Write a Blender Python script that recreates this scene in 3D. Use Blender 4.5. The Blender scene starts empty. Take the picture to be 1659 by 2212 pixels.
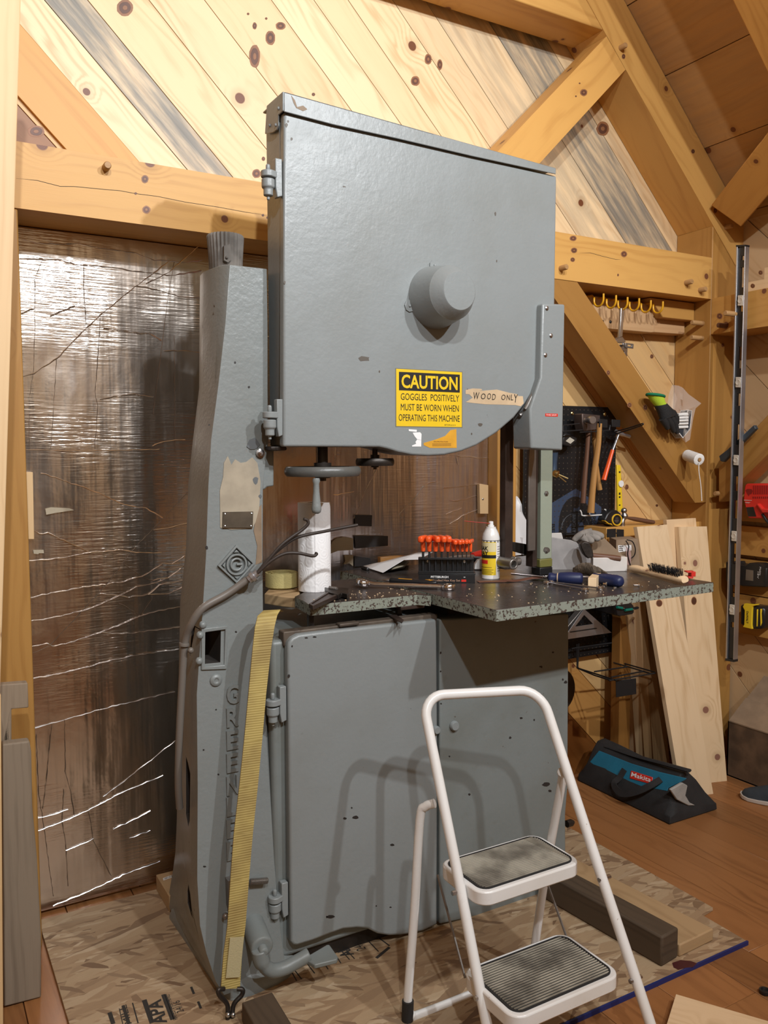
import bpy, bmesh, math, random
from mathutils import Vector, Matrix
RND = random.Random(11)
K = 1.15          # metres per working unit
V = Vector
scene = bpy.context.scene
COL = scene.collection
# ------------------------------------------------------------------ camera
F = 1810.0; CX = 829.5; CY = 1106.0
YAW, PITCH, ROLL = -0.522595013, -0.0706732548, 0.00352662213
CAM = V((0, 0, 1.4))
_base = Matrix(((1, 0, 0), (0, 0, 1), (0, -1, 0)))
MC = Matrix.Rotation(YAW, 3, 'Z') @ _base @ Matrix.Rotation(PITCH, 3, 'X') @ Matrix.Rotation(ROLL, 3, 'Z')
RIGHT = MC.col[0].copy(); DOWN = MC.col[1].copy(); FWD = MC.col[2].copy()
def ray(x, y): return MC @ V(((x - CX) / F, (y - CY) / F, 1.0))
def at(x, y, ax, val):
    "photo point on a real plane x / y / z = val"
    i = 'xyz'.index(ax); d = ray(x, y); return CAM + d * ((val - CAM[i]) / d[i])
def atd(x, y, dep): return CAM + ray(x, y) * dep
def depth(p): return (V(p) - CAM).dot(FWD)
def proj(p):
    q = V(p) - CAM; d = q.dot(FWD); return (CX + F * q.dot(RIGHT) / d, CY + F * q.dot(DOWN) / d)
def xat(px, y, z):
    "X on the line (Y=y, Z=z) that projects to column px"
    a, b = -3.0, 6.0
    for _ in range(50):
        m = (a + b) / 2
        if proj((m, y, z))[0] < px: a = m
        else: b = m
    return (a + b) / 2
cd = bpy.data.cameras.new('camera'); cam = bpy.data.objects.new('camera', cd); COL.objects.link(cam)
cd.sensor_fit = 'VERTICAL'; cd.sensor_height = 36; cd.lens = F * 36 / 2212; cd.clip_start = .02; cd.clip_end = 100
mm = Matrix((RIGHT, -DOWN, -FWD)).transposed().to_4x4(); mm.translation = CAM * K
cam.matrix_world = mm; scene.camera = cam

# ------------------------------------------------------------------ geometry builder
def perp(d):
    d = V(d).normalized(); a = V((0, 0, 1)) if abs(d.z) < .9 else V((1, 0, 0))
    u = d.cross(a).normalized(); return u, d.cross(u).normalized()
class G:
    def __init__(s):
        s.v = []; s.f = []; s.m = []; s.uv = []; s.t = []
        s.mat = 0; s.grain = V((1, 0, 0)); s.off = (0, 0); s.tint = (1, 1, 1, 0)
    def piece(s, grain=None, tint=None, mat=None, rand=True):
        if grain is not None: s.grain = V(grain).normalized()
        if tint is not None: s.tint = tuple(tint) if len(tint) == 4 else tuple(tint) + (0,)
        if mat is not None: s.mat = mat
        if rand: s.off = (RND.uniform(0, 60), RND.uniform(0, 60))
        return s
    def add(s, vs, fs, mat=None):
        n = len(s.v); vs = [V(p) for p in vs]; s.v += vs
        for f in fs:
            pts = [vs[i] for i in f]; nn = V((0, 0, 0))
            for i in range(len(pts)): nn += (pts[i] - pts[0]).cross(pts[(i + 1) % len(pts)] - pts[0])
            nn = nn.normalized() if nn.length > 1e-14 else V((0, 0, 1))
            g = s.grain - nn * s.grain.dot(nn)
            if g.length < .3:
                g = perp(nn)[0]
            g = g.normalized(); w = nn.cross(g)
            s.f.append([i + n for i in f]); s.m.append(s.mat if mat is None else mat)
            s.uv += [((p.dot(g) + s.off[0]) * K, (p.dot(w) + s.off[1]) * K) for p in pts]
            s.t += [s.tint] * len(f)
        return s
    def hexa(s, o, a, b, c, mat=None):
        o, a, b, c = V(o), V(a), V(b), V(c)
        if a.cross(b).dot(c) < 0: a, b = b, a
        vs = [o, o + a, o + a + b, o + b, o + c, o + a + c, o + a + b + c, o + b + c]
        return s.add(vs, [(3, 2, 1, 0), (4, 5, 6, 7), (0, 1, 5, 4), (1, 2, 6, 5), (2, 3, 7, 6), (3, 0, 4, 7)], mat)
    def box(s, x0, x1, y0, y1, z0, z1, mat=None):
        return s.hexa((x0, y0, z0), (x1 - x0, 0, 0), (0, y1 - y0, 0), (0, 0, z1 - z0), mat)
    def prism(s, poly, d, mat=None):
        p = [V(q) for q in poly]; d = V(d); n = len(p); nn = V((0, 0, 0))
        for i in range(n): nn += (p[i] - p[0]).cross(p[(i + 1) % n] - p[0])
        if nn.dot(d) > 0: p.reverse()
        # now the polygon faces away from d
        vs = p + [q + d for q in p]
        return s.add(vs, [tuple(range(n)), tuple(range(2 * n - 1, n - 1, -1))] + [(i, n + i, n + (i + 1) % n, (i + 1) % n) for i in range(n)], mat)
    def ring(s, outer, inner, d, mat=None):
        "plate with a hole: outer and inner loops with the same number of points"
        o = [V(q) for q in outer]; i_ = [V(q) for q in inner]; n = len(o); d = V(d); nn = V((0, 0, 0))
        for i in range(n): nn += (o[i] - o[0]).cross(o[(i + 1) % n] - o[0])
        if nn.dot(d) > 0: o.reverse(); i_.reverse()
        vs = o + i_ + [q + d for q in o] + [q + d for q in i_]; fs = []
        for i in range(n):
            j = (i + 1) % n
            fs += [(i, j, n + j, n + i), (2 * n + j, 2 * n + i, 3 * n + i, 3 * n + j), (j, i, 2 * n + i, 2 * n + j), (n + i, n + j, 3 * n + j, 3 * n + i)]
        return s.add(vs, fs, mat)
    def loft(s, secs, mat=None, cap=True, closed=True):
        n = len(secs[0]); vs = [p for q in secs for p in q]; fs = []
        for k in range(len(secs) - 1):
            for i in range(n if closed else n - 1):
                j = (i + 1) % n; fs.append((k * n + i, k * n + j, (k + 1) * n + j, (k + 1) * n + i))
        if cap and closed:
            fs += [tuple(range(n - 1, -1, -1)), tuple(range((len(secs) - 1) * n, len(secs) * n))]
        return s.add(vs, fs, mat)
    def tube(s, pts, r, seg=10, mat=None, flat=1.0):
        pts = [V(p) for p in pts]; n = len(pts); rs = r if isinstance(r, (list, tuple)) else [r] * n
        tans = []
        for i in range(n):
            t = (pts[min(i + 1, n - 1)] - pts[max(i - 1, 0)]); tans.append(t.normalized())
        u, w = perp(tans[0]); secs = []
        for i in range(n):
            if i:
                q = tans[i - 1].rotation_difference(tans[i]); u = q @ u; w = q @ w
            secs.append([pts[i] + (u * math.cos(a) + w * flat * math.sin(a)) * rs[i] for a in [2 * math.pi * k / seg for k in range(seg)]])
        g0 = s.grain; s.grain = tans[n // 2]; s.loft(secs, mat); s.grain = g0; return s
    def lathe(s, prof, base, axis, seg=24, mat=None):
        "prof = [(radius, height)...]"
        axis = V(axis).normalized(); base = V(base); u, w = perp(axis); secs = []
        for r, h in prof:
            r = max(r, 1e-5)
            secs.append([base + axis * h + (u * math.cos(a) + w * math.sin(a)) * r for a in [2 * math.pi * k / seg for k in range(seg)]])
        if u.cross(w).dot(axis) < 0: secs = [list(reversed(q)) for q in secs]
        if prof[-1][1] < prof[0][1]: secs = [list(reversed(q)) for q in secs]
        return s.loft(secs, mat)
    def ball(s, c, r, mat=None, nu=12, nv=8, ax=None):
        c = V(c); r = (r, r, r) if not isinstance(r, (tuple, list)) else r
        A = ax if ax else (V((1, 0, 0)), V((0, 1, 0)), V((0, 0, 1))); secs = []
        for j in range(nv + 1):
            ph = -math.pi / 2 + math.pi * (j * .98 / nv + .01)
            secs.append([c + A[0] * (r[0] * math.cos(ph) * math.cos(2 * math.pi * i / nu)) + A[1] * (r[1] * math.cos(ph) * math.sin(2 * math.pi * i / nu)) + A[2] * (r[2] * math.sin(ph)) for i in range(nu)])
        return s.loft(secs, mat)
    def sheet(s, fn, nu, nv, th=0.0, mat=None):
        P = [[V(fn(i / nu, j / nv)) for i in range(nu + 1)] for j in range(nv + 1)]
        def nrm(i, j):
            a = P[j][min(i + 1, nu)] - P[j][max(i - 1, 0)]; b = P[min(j + 1, nv)][i] - P[max(j - 1, 0)][i]; return a.cross(b).normalized()
        vs = [p for r in P for p in r]; W = nu + 1; N = len(vs)
        fs = [(j * W + i, j * W + i + 1, (j + 1) * W + i + 1, (j + 1) * W + i) for j in range(nv) for i in range(nu)]
        if th:
            vs = vs + [P[j][i] - nrm(i, j) * th for j in range(nv + 1) for i in range(nu + 1)]
            fs = fs + [tuple(N + k for k in reversed(f)) for f in fs]
            rim = [i for i in range(W)] + [j * W + nu for j in range(1, nv + 1)] + [nv * W + i for i in range(nu - 1, -1, -1)] + [j * W for j in range(nv - 1, 0, -1)]
            fs += [(rim[k], N + rim[k], N + rim[(k + 1) % len(rim)], rim[(k + 1) % len(rim)]) for k in range(len(rim))]
        return s.add(vs, fs, mat)
    def text(s, txt, o, ux, uy, h, width=None, mat=None, ext=.0008, bold=0.0, center=False, sx=None):
        "flat lettering: o = baseline start, ux/uy = unit directions"
        cu = bpy.data.curves.new('t', 'FONT'); cu.body = txt; cu.size = 1; cu.offset = bold; cu.resolution_u = 3
        ob = bpy.data.objects.new('t', cu); COL.objects.link(ob)
        dg = bpy.context.evaluated_depsgraph_get(); me = bpy.data.meshes.new_from_object(ob.evaluated_get(dg))
        xs = [v.co.x for v in me.vertices] or [0, 1]; x0, x1 = min(xs), max(xs)
        ky = h / .70; kx = (width / (x1 - x0)) if width else ky * (sx or 1)
        ux, uy, o = V(ux).normalized(), V(uy).normalized(), V(o); nz = ux.cross(uy)
        oo = o - ux * ((x1 - x0) * kx / 2 if center else 0)
        top = [oo + ux * ((v.co.x - x0) * kx) + uy * (v.co.y * ky) + nz * ext for v in me.vertices]
        s.add(top, [tuple(p.vertices) for p in me.polygons], mat)
        bpy.data.objects.remove(ob); bpy.data.curves.remove(cu); bpy.data.meshes.remove(me); return s
    def build(s, name, mats, parent=None, bevel=0, seg=2, smooth=35, sub=0, rot=None):
        if not isinstance(mats, (list, tuple)): mats = [mats]
        xs = [p.x for p in s.v]; ys = [p.y for p in s.v]; zs = [p.z for p in s.v]
        piv = V(((min(xs) + max(xs)) / 2, (min(ys) + max(ys)) / 2, min(zs)))
        me = bpy.data.meshes.new(name)
        if rot is not None:
            ri = rot.to_3x3().transposed(); vv = [ri @ (p - piv) * K for p in s.v]
        else: vv = [(p - piv) * K for p in s.v]
        me.from_pydata(vv, [], s.f)
        for m in mats: me.materials.append(m)
        me.polygons.foreach_set('material_index', s.m)
        uvl = me.uv_layers.new(name='UVMap'); uvl.data.foreach_set('uv', [c for q in s.uv for c in q])
        ca = me.color_attributes.new('tint', 'FLOAT_COLOR', 'CORNER'); ca.data.foreach_set('color', [c for q in s.t for c in q])
        me.polygons.foreach_set('use_smooth', [True] * len(s.f))
        me.update()
        if smooth < 180: me.set_sharp_from_angle(angle=math.radians(smooth))
        o = bpy.data.objects.new(name, me); COL.objects.link(o)
        wl = piv * K
        if parent is not None:
            o.parent = parent; pw = parent['_w'] if '_w' in parent else (0, 0, 0); o.location = wl - V(pw)
        else: o.location = wl
        o['_w'] = tuple(wl)
        if rot is not None: o.rotation_mode = 'QUATERNION'; o.rotation_quaternion = rot.to_quaternion()
        if bevel:
            b = o.modifiers.new('b', 'BEVEL'); b.width = bevel * K; b.segments = seg; b.limit_method = 'ANGLE'; b.angle_limit = math.radians(40); b.harden_normals = False
        if sub:
            m = o.modifiers.new('s', 'SUBSURF'); m.levels = m.render_levels = sub
        return o
def tag(o, label=None, cat=None, group=None, kind=None):
    if label: o['label'] = label
    if cat: o['category'] = cat
    if group: o['group'] = group
    if kind: o['kind'] = kind
    return o
def thing(name, label, cat, loc, group=None):
    o = bpy.data.objects.new(name, None); COL.objects.link(o); o.empty_display_size = .05
    o.location = V(loc) * K; o['_w'] = tuple(o.location); return tag(o, label, cat, group)
def copy_tree(o, parent=None):
    c = o.copy(); COL.objects.link(c)
    if parent is not None: c.parent = parent
    for ch in list(o.children): copy_tree(ch, c)
    return c
def cut(o, cutters):
    "carve real hollows into a finished mesh"
    tmp = []
    for g in cutters:
        c = g.build('cutter', list(o.data.materials)); tmp.append(c)
        m = o.modifiers.new('cut', 'BOOLEAN'); m.operation = 'DIFFERENCE'; m.object = c; m.solver = 'EXACT'
    bpy.context.view_layer.update()
    dg = bpy.context.evaluated_depsgraph_get(); me = bpy.data.meshes.new_from_object(o.evaluated_get(dg))
    o.modifiers.clear(); o.data = me
    for c in tmp: bpy.data.objects.remove(c)
    return o
def beam(name, p0, p1, up, w, d, mat, tint=(1, 1, 1), bevel=.004, ext0=0, ext1=0, parent=None):
    "timber from p0 to p1 (centre line); w across 'up', d across the other way; grain runs along it"
    p0, p1 = V(p0), V(p1); L = (p1 - p0).normalized(); up = V(up); up = (up - L * up.dot(L)).normalized(); q = L.cross(up)
    p0 = p0 - L * ext0; p1 = p1 + L * ext1
    g = G().piece(L, tint); g.hexa(p0 - up * w / 2 - q * d / 2, p1 - p0, up * w, q * d)
    rot = Matrix((L, q, L.cross(q))).transposed()
    return g.build(name, mat, parent, bevel=bevel, rot=rot)
def knots(g, lst, ax='y', val=2.67, out=(0, -1, 0), m0=1):
    "knots in the face of a board: ring of red brown wood round a darker heart"
    for px, py, rx, ry in lst:
        for k_, (f, mt) in enumerate(((1.0, m0), (.72, m0 + 1), (.3, m0))):
            q = [at(px + rx * f * math.cos(2 * math.pi * i / 16) * RND.uniform(.93, 1.05), py + ry * f * math.sin(2 * math.pi * i / 16) * RND.uniform(.93, 1.05), ax, val) + V(out) * (.0003 * (k_ + 1)) for i in range(16)]
            g.prism(q, V(out) * -.0008, mt)
def lerp(a, b, t): return a + (b - a) * t
def spline(pts, n=8):
    "Catmull-Rom through points"
    P = [V(p) for p in pts]; P = [P[0] * 2 - P[1]] + P + [P[-1] * 2 - P[-2]]; out = []
    for i in range(1, len(P) - 2):
        for k in range(n):
            t = k / n; a, b, c, d = P[i - 1], P[i], P[i + 1], P[i + 2]
            out.append(.5 * (2 * b + (c - a) * t + (2 * a - 5 * b + 4 * c - d) * t * t + (3 * b - a - 3 * c + d) * t ** 3))
    out.append(P[-2].copy()); return out
def arc(c, r, a0, a1, n, u, w):
    return [V(c) + V(u) * (r * math.cos(lerp(a0, a1, k / n))) + V(w) * (r * math.sin(lerp(a0, a1, k / n))) for k in range(n + 1)]
X_, Y_, Z_ = V((1, 0, 0)), V((0, 1, 0)), V((0, 0, 1))

# ------------------------------------------------------------------ materials
class NT:
    def __init__(s, name):
        s.m = bpy.data.materials.new(name); s.m.use_nodes = True; s.t = s.m.node_tree; s.t.nodes.clear()
        s.out = s.n('ShaderNodeOutputMaterial'); s.b = s.n('ShaderNodeBsdfPrincipled'); s.l(s.b.outputs[0], s.out.inputs[0])
    def n(s, ty, **kw):
        x = s.t.nodes.new(ty)
        for k, v in kw.items(): setattr(x, k, v)
        return x
    def l(s, a, b): s.t.links.new(a, b); return b
    def put(s, sock, v):
        if hasattr(v, 'is_output') or hasattr(v, 'links') and not isinstance(v, (tuple, list)): s.l(v, sock)
        else: sock.default_value = v
    def set(s, name, v): s.put(s.b.inputs[name], v if not isinstance(v, tuple) else (v + (1,))[:4]); return s
    def math(s, op, a, b=0.0, c=0.0, clamp=False):
        x = s.n('ShaderNodeMath', operation=op, use_clamp=clamp)
        for i, v in enumerate((a, b, c)):
            if i < len(x.inputs): s.put(x.inputs[i], v)
        return x.outputs[0]
    def mul(s, a, b): return s.math('MULTIPLY', a, b)
    def vec(s, v, sc=(1, 1, 1), rot=(0, 0, 0), loc=(0, 0, 0)):
        x = s.n('ShaderNodeMapping'); s.l(v, x.inputs[0]); x.inputs['Scale'].default_value = sc; x.inputs['Rotation'].default_value = rot; x.inputs['Location'].default_value = loc; return x.outputs[0]
    def noise(s, v, sc, det=3, rough=.5, dist=0):
        x = s.n('ShaderNodeTexNoise'); s.l(v, x.inputs['Vector']); x.inputs['Scale'].default_value = sc; x.inputs['Detail'].default_value = det; x.inputs['Roughness'].default_value = rough; x.inputs['Distortion'].default_value = dist; return x.outputs['Fac']
    def vor(s, v, sc, feat='F1', rnd=1.0, dim='3D'):
        x = s.n('ShaderNodeTexVoronoi', voronoi_dimensions=dim, feature=feat); s.l(v, x.inputs['Vector']); x.inputs['Scale'].default_value = sc; x.inputs['Randomness'].default_value = rnd; return x
    def ramp(s, f, stops, interp='LINEAR'):
        x = s.n('ShaderNodeValToRGB'); s.put(x.inputs[0], f); cr = x.color_ramp; cr.interpolation = interp
        while len(cr.elements) < len(stops): cr.elements.new(.5)
        for e, (p, c) in zip(cr.elements, stops): e.position = p; e.color = (c, c, c, 1) if not isinstance(c, (tuple, list)) else tuple(c) + (1,)
        return x.outputs[0]
    def step(s, f, a, b): # smooth 0->1 between a and b
        x = s.n('ShaderNodeMapRange', interpolation_type='SMOOTHSTEP'); s.put(x.inputs[0], f); x.inputs[1].default_value = a; x.inputs[2].default_value = b; return x.outputs[0]
    def mix(s, f, a, b, mode='MIX'):
        x = s.n('ShaderNodeMix', data_type='RGBA', blend_type=mode); s.put(x.inputs[0], f)
        s.put(x.inputs[6], a if not isinstance(a, tuple) else (a + (1,))[:4]); s.put(x.inputs[7], b if not isinstance(b, tuple) else (b + (1,))[:4]); return x.outputs[2]
    def bump(s, h, strength=.3, dist=.01, nrm=None):
        x = s.n('ShaderNodeBump'); s.put(x.inputs['Height'], h); x.inputs['Strength'].default_value = strength; x.inputs['Distance'].default_value = dist
        if nrm is not None: s.l(nrm, x.inputs['Normal'])
        s.l(x.outputs[0], s.b.inputs['Normal']); return x.outputs[0]
    def uv(s): return s.n('ShaderNodeTexCoord').outputs['UV']
    def obj(s): return s.n('ShaderNodeTexCoord').outputs['Object']
def plain(name, c, rough=.5, metal=0.0, coat=0, bump=None, spec=.5, var=0.0, trans=0, sss=0, alpha=1):
    t = NT(name); col = tuple(c)
    if var:
        n = t.noise(t.obj(), 14, 4); f = t.step(n, .3, .7); t.set('Base Color', t.mix(f, tuple(x * (1 - var) for x in col), col))
    else: t.set('Base Color', col)
    t.set('Roughness', rough); t.set('Metallic', metal); t.set('Coat Weight', coat); t.set('Specular IOR Level', spec)
    if trans: t.set('Transmission Weight', trans)
    if alpha < 1: t.set('Alpha', alpha)
    if bump: t.bump(t.noise(t.obj(), bump[0], 3), bump[1], .004)
    return t.m
def wood(name, light, dark, knotc=(.10, .035, .015), rings=34, wob=5.0, contrast=.55, knots=.5, rough=.5, fiber=.25, blot=.25, bump=.12, kscale=2.4, stainc=(.20, .185, .155)):
    t = NT(name); uv = t.uv(); sep = t.n('ShaderNodeSeparateXYZ'); t.l(uv, sep.inputs[0]); u, v = sep.outputs[0], sep.outputs[1]
    vk = t.vor(uv, kscale, dim='2D'); dk = vk.outputs['Distance']; rc = t.n('ShaderNodeSeparateColor'); t.l(vk.outputs['Color'], rc.inputs[0])
    has = t.math('GREATER_THAN', rc.outputs[0], 1 - knots); size = t.math('MULTIPLY_ADD', rc.outputs[1], .034, .022)
    rel = t.math('DIVIDE', dk, size)
    near = t.mul(t.step(rel, 5.0, 0.6), has)
    low = t.noise(t.vec(uv, (.9, 3.4, 1)), 1.6, 2, .5)
    tt = t.math('ADD', t.math('ADD', t.mul(v, float(rings)), t.mul(low, wob)), t.mul(near, 2.2))
    tt = t.math('ADD', tt, t.mul(t.noise(t.vec(uv, (2, 30, 1)), 3, 2), .5))
    sn = t.math('MULTIPLY_ADD', t.math('SINE', t.mul(tt, 6.283)), .5, .5)
    sn = t.math('POWER', sn, 2.2)
    amp = t.step(t.noise(t.vec(uv, (.5, 4, 1)), 2.3, 2), .35, .72)
    fib = t.noise(t.vec(uv, (7, 330, 1)), 1.0, 3, .6)
    f = t.math('ADD', t.mul(t.mul(sn, amp), contrast), t.mul(t.math('SUBTRACT', fib, .5), fiber))
    f = t.math('ADD', f, t.mul(t.math('SUBTRACT', t.noise(t.vec(uv, (1.2, 5, 1)), 2.2, 3), .5), blot * 2), clamp=True)
    c = t.mix(f, tuple(light), tuple(dark))
    at_ = t.n('ShaderNodeAttribute', attribute_name='tint')
    c = t.mix(1.0, c, at_.outputs['Color'], 'MULTIPLY')
    st = t.mul(t.step(t.noise(t.vec(uv, (.9, 9, 1)), 2.4, 5, .62), .27, .64), at_.outputs['Alpha'])
    c = t.mix(st, c, t.mix(t.noise(t.vec(uv, (3, 60, 1)), 2, 3), tuple(x * .55 for x in stainc), tuple(x * 1.7 for x in stainc)))
    halo = t.mul(t.step(rel, 2.6, .9), has); c = t.mix(t.mul(halo, .35), c, tuple(x * .75 for x in dark))
    km = t.mul(t.step(rel, 1.06, .86), has)
    kc = t.mix(t.math('MULTIPLY_ADD', t.math('SINE', t.mul(rel, 24.0)), .25, .4), tuple(knotc), tuple(x * 2.6 for x in knotc))
    c = t.mix(km, c, kc)
    t.set('Base Color', c); t.set('Roughness', rough); t.set('Specular IOR Level', .35)
    t.bump(t.math('ADD', t.mul(fib, .6), t.mul(sn, .25)), bump, .002)
    return t.m
def paint(name, c, chips=.0, rough=.34, wear=(.05, .035, .025), dirt=.25, orange=.35, chipsc=26, rustc=None):
    t = NT(name); ob = t.obj(); col = tuple(c)
    b = t.noise(ob, 3.0, 4); c1 = t.mix(t.mul(t.step(b, .42, .75), dirt), col, tuple(x * y for x, y in zip(col, (.72, .66, .56))))
    fleck = t.noise(ob, 22, 4); c1 = t.mix(t.mul(t.step(fleck, .6, .75), dirt * .5), c1, tuple(x * y for x, y in zip(col, (.8, .76, .68))))
    rg = t.math('MULTIPLY_ADD', t.noise(ob, 9, 3), .18, rough - .09)
    if chips:
        n = t.noise(ob, chipsc, 6, .62); k = t.step(n, .74 - chips * .26, .755 - chips * .26)
        c1 = t.mix(k, c1, t.mix(t.noise(ob, 70, 2), wear, tuple(x * 2.2 for x in (rustc or wear))))
        rg = t.math('ADD', rg, t.mul(k, .25))
    t.set('Base Color', c1); t.set('Roughness', rg); t.set('Specular IOR Level', .5)
    h = t.math('ADD', t.mul(t.noise(ob, 85, 3, .55), 1.0), t.mul(t.noise(ob, 24, 2), 1.2))
    t.bump(h, orange, .0016)
    return t.m
M = {}
M['gable'] = wood('pale pine boards', (.80, .625, .40), (.55, .345, .17), rings=26, wob=8, contrast=.62, knots=.5, rough=.42, kscale=2.7)
M['beam'] = wood('oiled pine timber', (.62, .345, .10), (.40, .18, .04), rings=22, wob=5, contrast=.42, knots=.6, rough=.45, kscale=3.0, blot=.25)
M['knot'] = plain('knot rim', (.30, .13, .055), .5, var=.3); M['knot_heart'] = plain('knot heart', (.135, .052, .028), .5, var=.4)
M['deck'] = wood('roof deck pine', (.58, .35, .145), (.36, .19, .065), rings=26, wob=6, contrast=.4, knots=.35, rough=.5, blot=.45)
M['stud'] = wood('pale spruce', (.72, .52, .30), (.52, .32, .15), rings=40, wob=3, contrast=.3, knots=.2, rough=.55)
M['lumber'] = wood('planed white pine', (.74, .55, .34), (.52, .33, .16), rings=24, wob=8, contrast=.55, knots=.6, rough=.55, blot=.2, kscale=3.0, knotc=(.16, .075, .05))
M['stick'] = wood('rough sawn edges', (.42, .28, .14), (.24, .14, .06), rings=50, wob=3, contrast=.4, knots=.2, rough=.7)
M['grey'] = wood('weathered grey board', (.22, .175, .13), (.12, .092, .066), rings=40, wob=4, contrast=.5, knots=0, rough=.75, blot=.5, fiber=.6)
M['dark'] = wood('dark treated timber', (.085, .058, .036), (.04, .027, .017), rings=40, wob=4, contrast=.5, knots=.1, rough=.7, blot=.5)
M['floor'] = wood('oiled floor boards', (.33, .15, .055), (.165, .065, .022), rings=22, wob=7, contrast=.55, knots=.18, rough=.40, blot=.55, fiber=.5, kscale=1.6)
M['ply'] = wood('plywood offcut', (.44, .29, .15), (.28, .17, .08), rings=12, wob=9, contrast=.5, knots=.1, rough=.65, blot=.6)
M['peg'] = wood('turned oak peg', (.42, .24, .10), (.27, .14, .05), rings=60, wob=1, contrast=.4, knots=0, rough=.5)
M['handle'] = wood('varnished hickory', (.46, .24, .08), (.26, .11, .03), rings=70, wob=2, contrast=.5, knots=0, rough=.3)
M['handle_dark'] = wood('worn hickory', (.15, .07, .04), (.07, .035, .022), rings=70, wob=2, contrast=.5, knots=0, rough=.5)
PC = (.232, .252, .252)
M['paint'] = paint('blue grey enamel', PC, .05, .36)
M['paint_cast'] = paint('blue grey enamel on casting', (.206, .224, .220), .16, .36, orange=.6, chipsc=18)
M['paint_low'] = paint('grimy blue grey enamel', (.19, .212, .208), .12, .42, dirt=.6)
M['paint_dark'] = paint('dark grey enamel', (.105, .108, .103), .2, .36)
M['paint_edge'] = paint('chipped green grey enamel', (.245, .27, .225), .74, .5, wear=(.035, .022, .016), chipsc=95, orange=.7)
M['paint_green'] = paint('pale green enamel', (.29, .32, .25), .1, .45)
M['primer'] = plain('bare filler', (.40, .34, .25), .55, var=.25)
M['filler'] = plain('worn filler brown', (.27, .19, .12), .6, var=.3)
M['chip'] = plain('chipped bare iron', (.022, .018, .016), .6)
M['void'] = plain('unpainted hollow', (.03, .024, .02), .8)
M['oldiron'] = plain('oily old iron', (.055, .045, .038), .42, .6, bump=(60, .2), var=.4)
M['brown_iron'] = plain('brown oxidised steel', (.075, .05, .04), .45, .5, bump=(80, .15), var=.35)
M['grey_steel'] = plain('dull grey steel', (.30, .28, .26), .38, .8, bump=(60, .1), var=.2)
M['chrome'] = plain('polished chrome', (.78, .78, .80), .14, 1.0)
M['steel'] = plain('brushed steel', (.55, .55, .56), .3, 1.0, var=.15)
M['alu'] = plain('cast aluminium', (.50, .50, .52), .42, .9, bump=(150, .08), var=.12)
M['black'] = plain('black plastic', (.012, .012, .013), .38)
M['black_m'] = plain('black powder coat', (.010, .010, .011), .5)
M['rubber'] = plain('black rubber', (.018, .017, .017), .7)
M['white_paint'] = paint('chipped white enamel', (.78, .77, .75), .16, .3, wear=(.30, .22, .14), dirt=.35, orange=.12, chipsc=30, rustc=(.12, .06, .03))
M['orange'] = plain('orange plastic', (.85, .10, .018), .3)
M['red'] = plain('red plastic', (.62, .028, .018), .38)
M['yellow'] = plain('yellow plastic', (.80, .55, .02), .4)
M['blue'] = plain('navy plastic', (.010, .018, .07), .45)
M['white'] = plain('white plastic', (.80, .79, .77), .4)
M['label_yellow'] = plain('yellow sign', (.78, .52, .02), .35, var=.06)
M['ink'] = plain('black ink', (.014, .013, .012), .45)
M['grey_ink'] = plain('faded ink', (.16, .15, .14), .6)
M['tape_tan'] = plain('masking tape', (.60, .44, .27), .6, var=.2)
M['paper'] = plain('white paper', (.80, .79, .78), .7)
M['dirty_white'] = plain('smudged white laminate', (.66, .62, .58), .45, var=.12)
M['ducttape'] = plain('grey cloth tape', (.055, .052, .054), .4, .2)
M['foam'] = plain('torn foam', (.42, .36, .26), .9, bump=(120, .3))
M['label_orange'] = plain('orange sticker', (.72, .36, .03), .45, var=.2)
M['red_tape'] = plain('red embossed tape', (.62, .035, .02), .35)
M['teal'] = plain('teal canvas', (.012, .16, .26), .75, bump=(400, .3), var=.15)
M['black_cloth'] = plain('dusty black canvas', (.022, .021, .021), .8, bump=(260, .35), var=.35)
M['grey_cloth'] = plain('grey canvas', (.36, .34, .31), .8, bump=(260, .3), var=.2)
M['shoe'] = plain('slate knit', (.035, .045, .055), .85, bump=(300, .4), var=.3)
M['rag'] = plain('grimy leather', (.20, .155, .11), .9, bump=(130, .8), var=.6)
M['suede'] = plain('grey suede', (.30, .27, .24), .9, bump=(90, .5), var=.35)
M['card'] = plain('brown cardboard', (.31, .215, .135), .8, var=.22, bump=(25, .15))
M['card_dark'] = plain('stained cardboard', (.15, .09, .05), .8, var=.45)
M['bag'] = plain('white carrier bag film', (.85, .85, .86), .35, spec=.4)
M['film'] = plain('clear film', (.75, .68, .62), .12, trans=.0, alpha=.22)
M['lime'] = plain('lime knit', (.45, .62, .03), .8, bump=(300, .4))
M['green'] = plain('green knit', (.0, .16, .07), .8)
M['blackglove'] = plain('black coated knit', (.014, .015, .016), .6, bump=(200, .4))
M['string'] = plain('white twine', (.75, .73, .70), .8, bump=(200, .5))
M['cable'] = plain('grey cable sheath', (.16, .14, .12), .45)
M['wire'] = plain('dark rubber wire', (.035, .025, .02), .5)
M['bluetape'] = plain('blue edge paint', (.012, .022, .13), .5)
M['greybox'] = plain('grey panel', (.23, .24, .24), .5)
M['pegboard'] = plain('black pegboard', (.008, .008, .009), .45)
M['navy_print'] = plain('blue grey print', (.045, .065, .11), .5)
M['dim_print'] = plain('charcoal print', (.022, .022, .024), .5)
M['brass'] = plain('zinc screw', (.55, .43, .20), .3, 1.0)
M['leather'] = plain('rust red leather', (.16, .06, .035), .6, var=.2)
M['straw'] = plain('red tube', (.45, .03, .02), .3)
M['teal_handle'] = plain('green plastic', (.0, .14, .10), .4)
M['sole'] = plain('pale rubber sole', (.50, .44, .38), .7)
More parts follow.
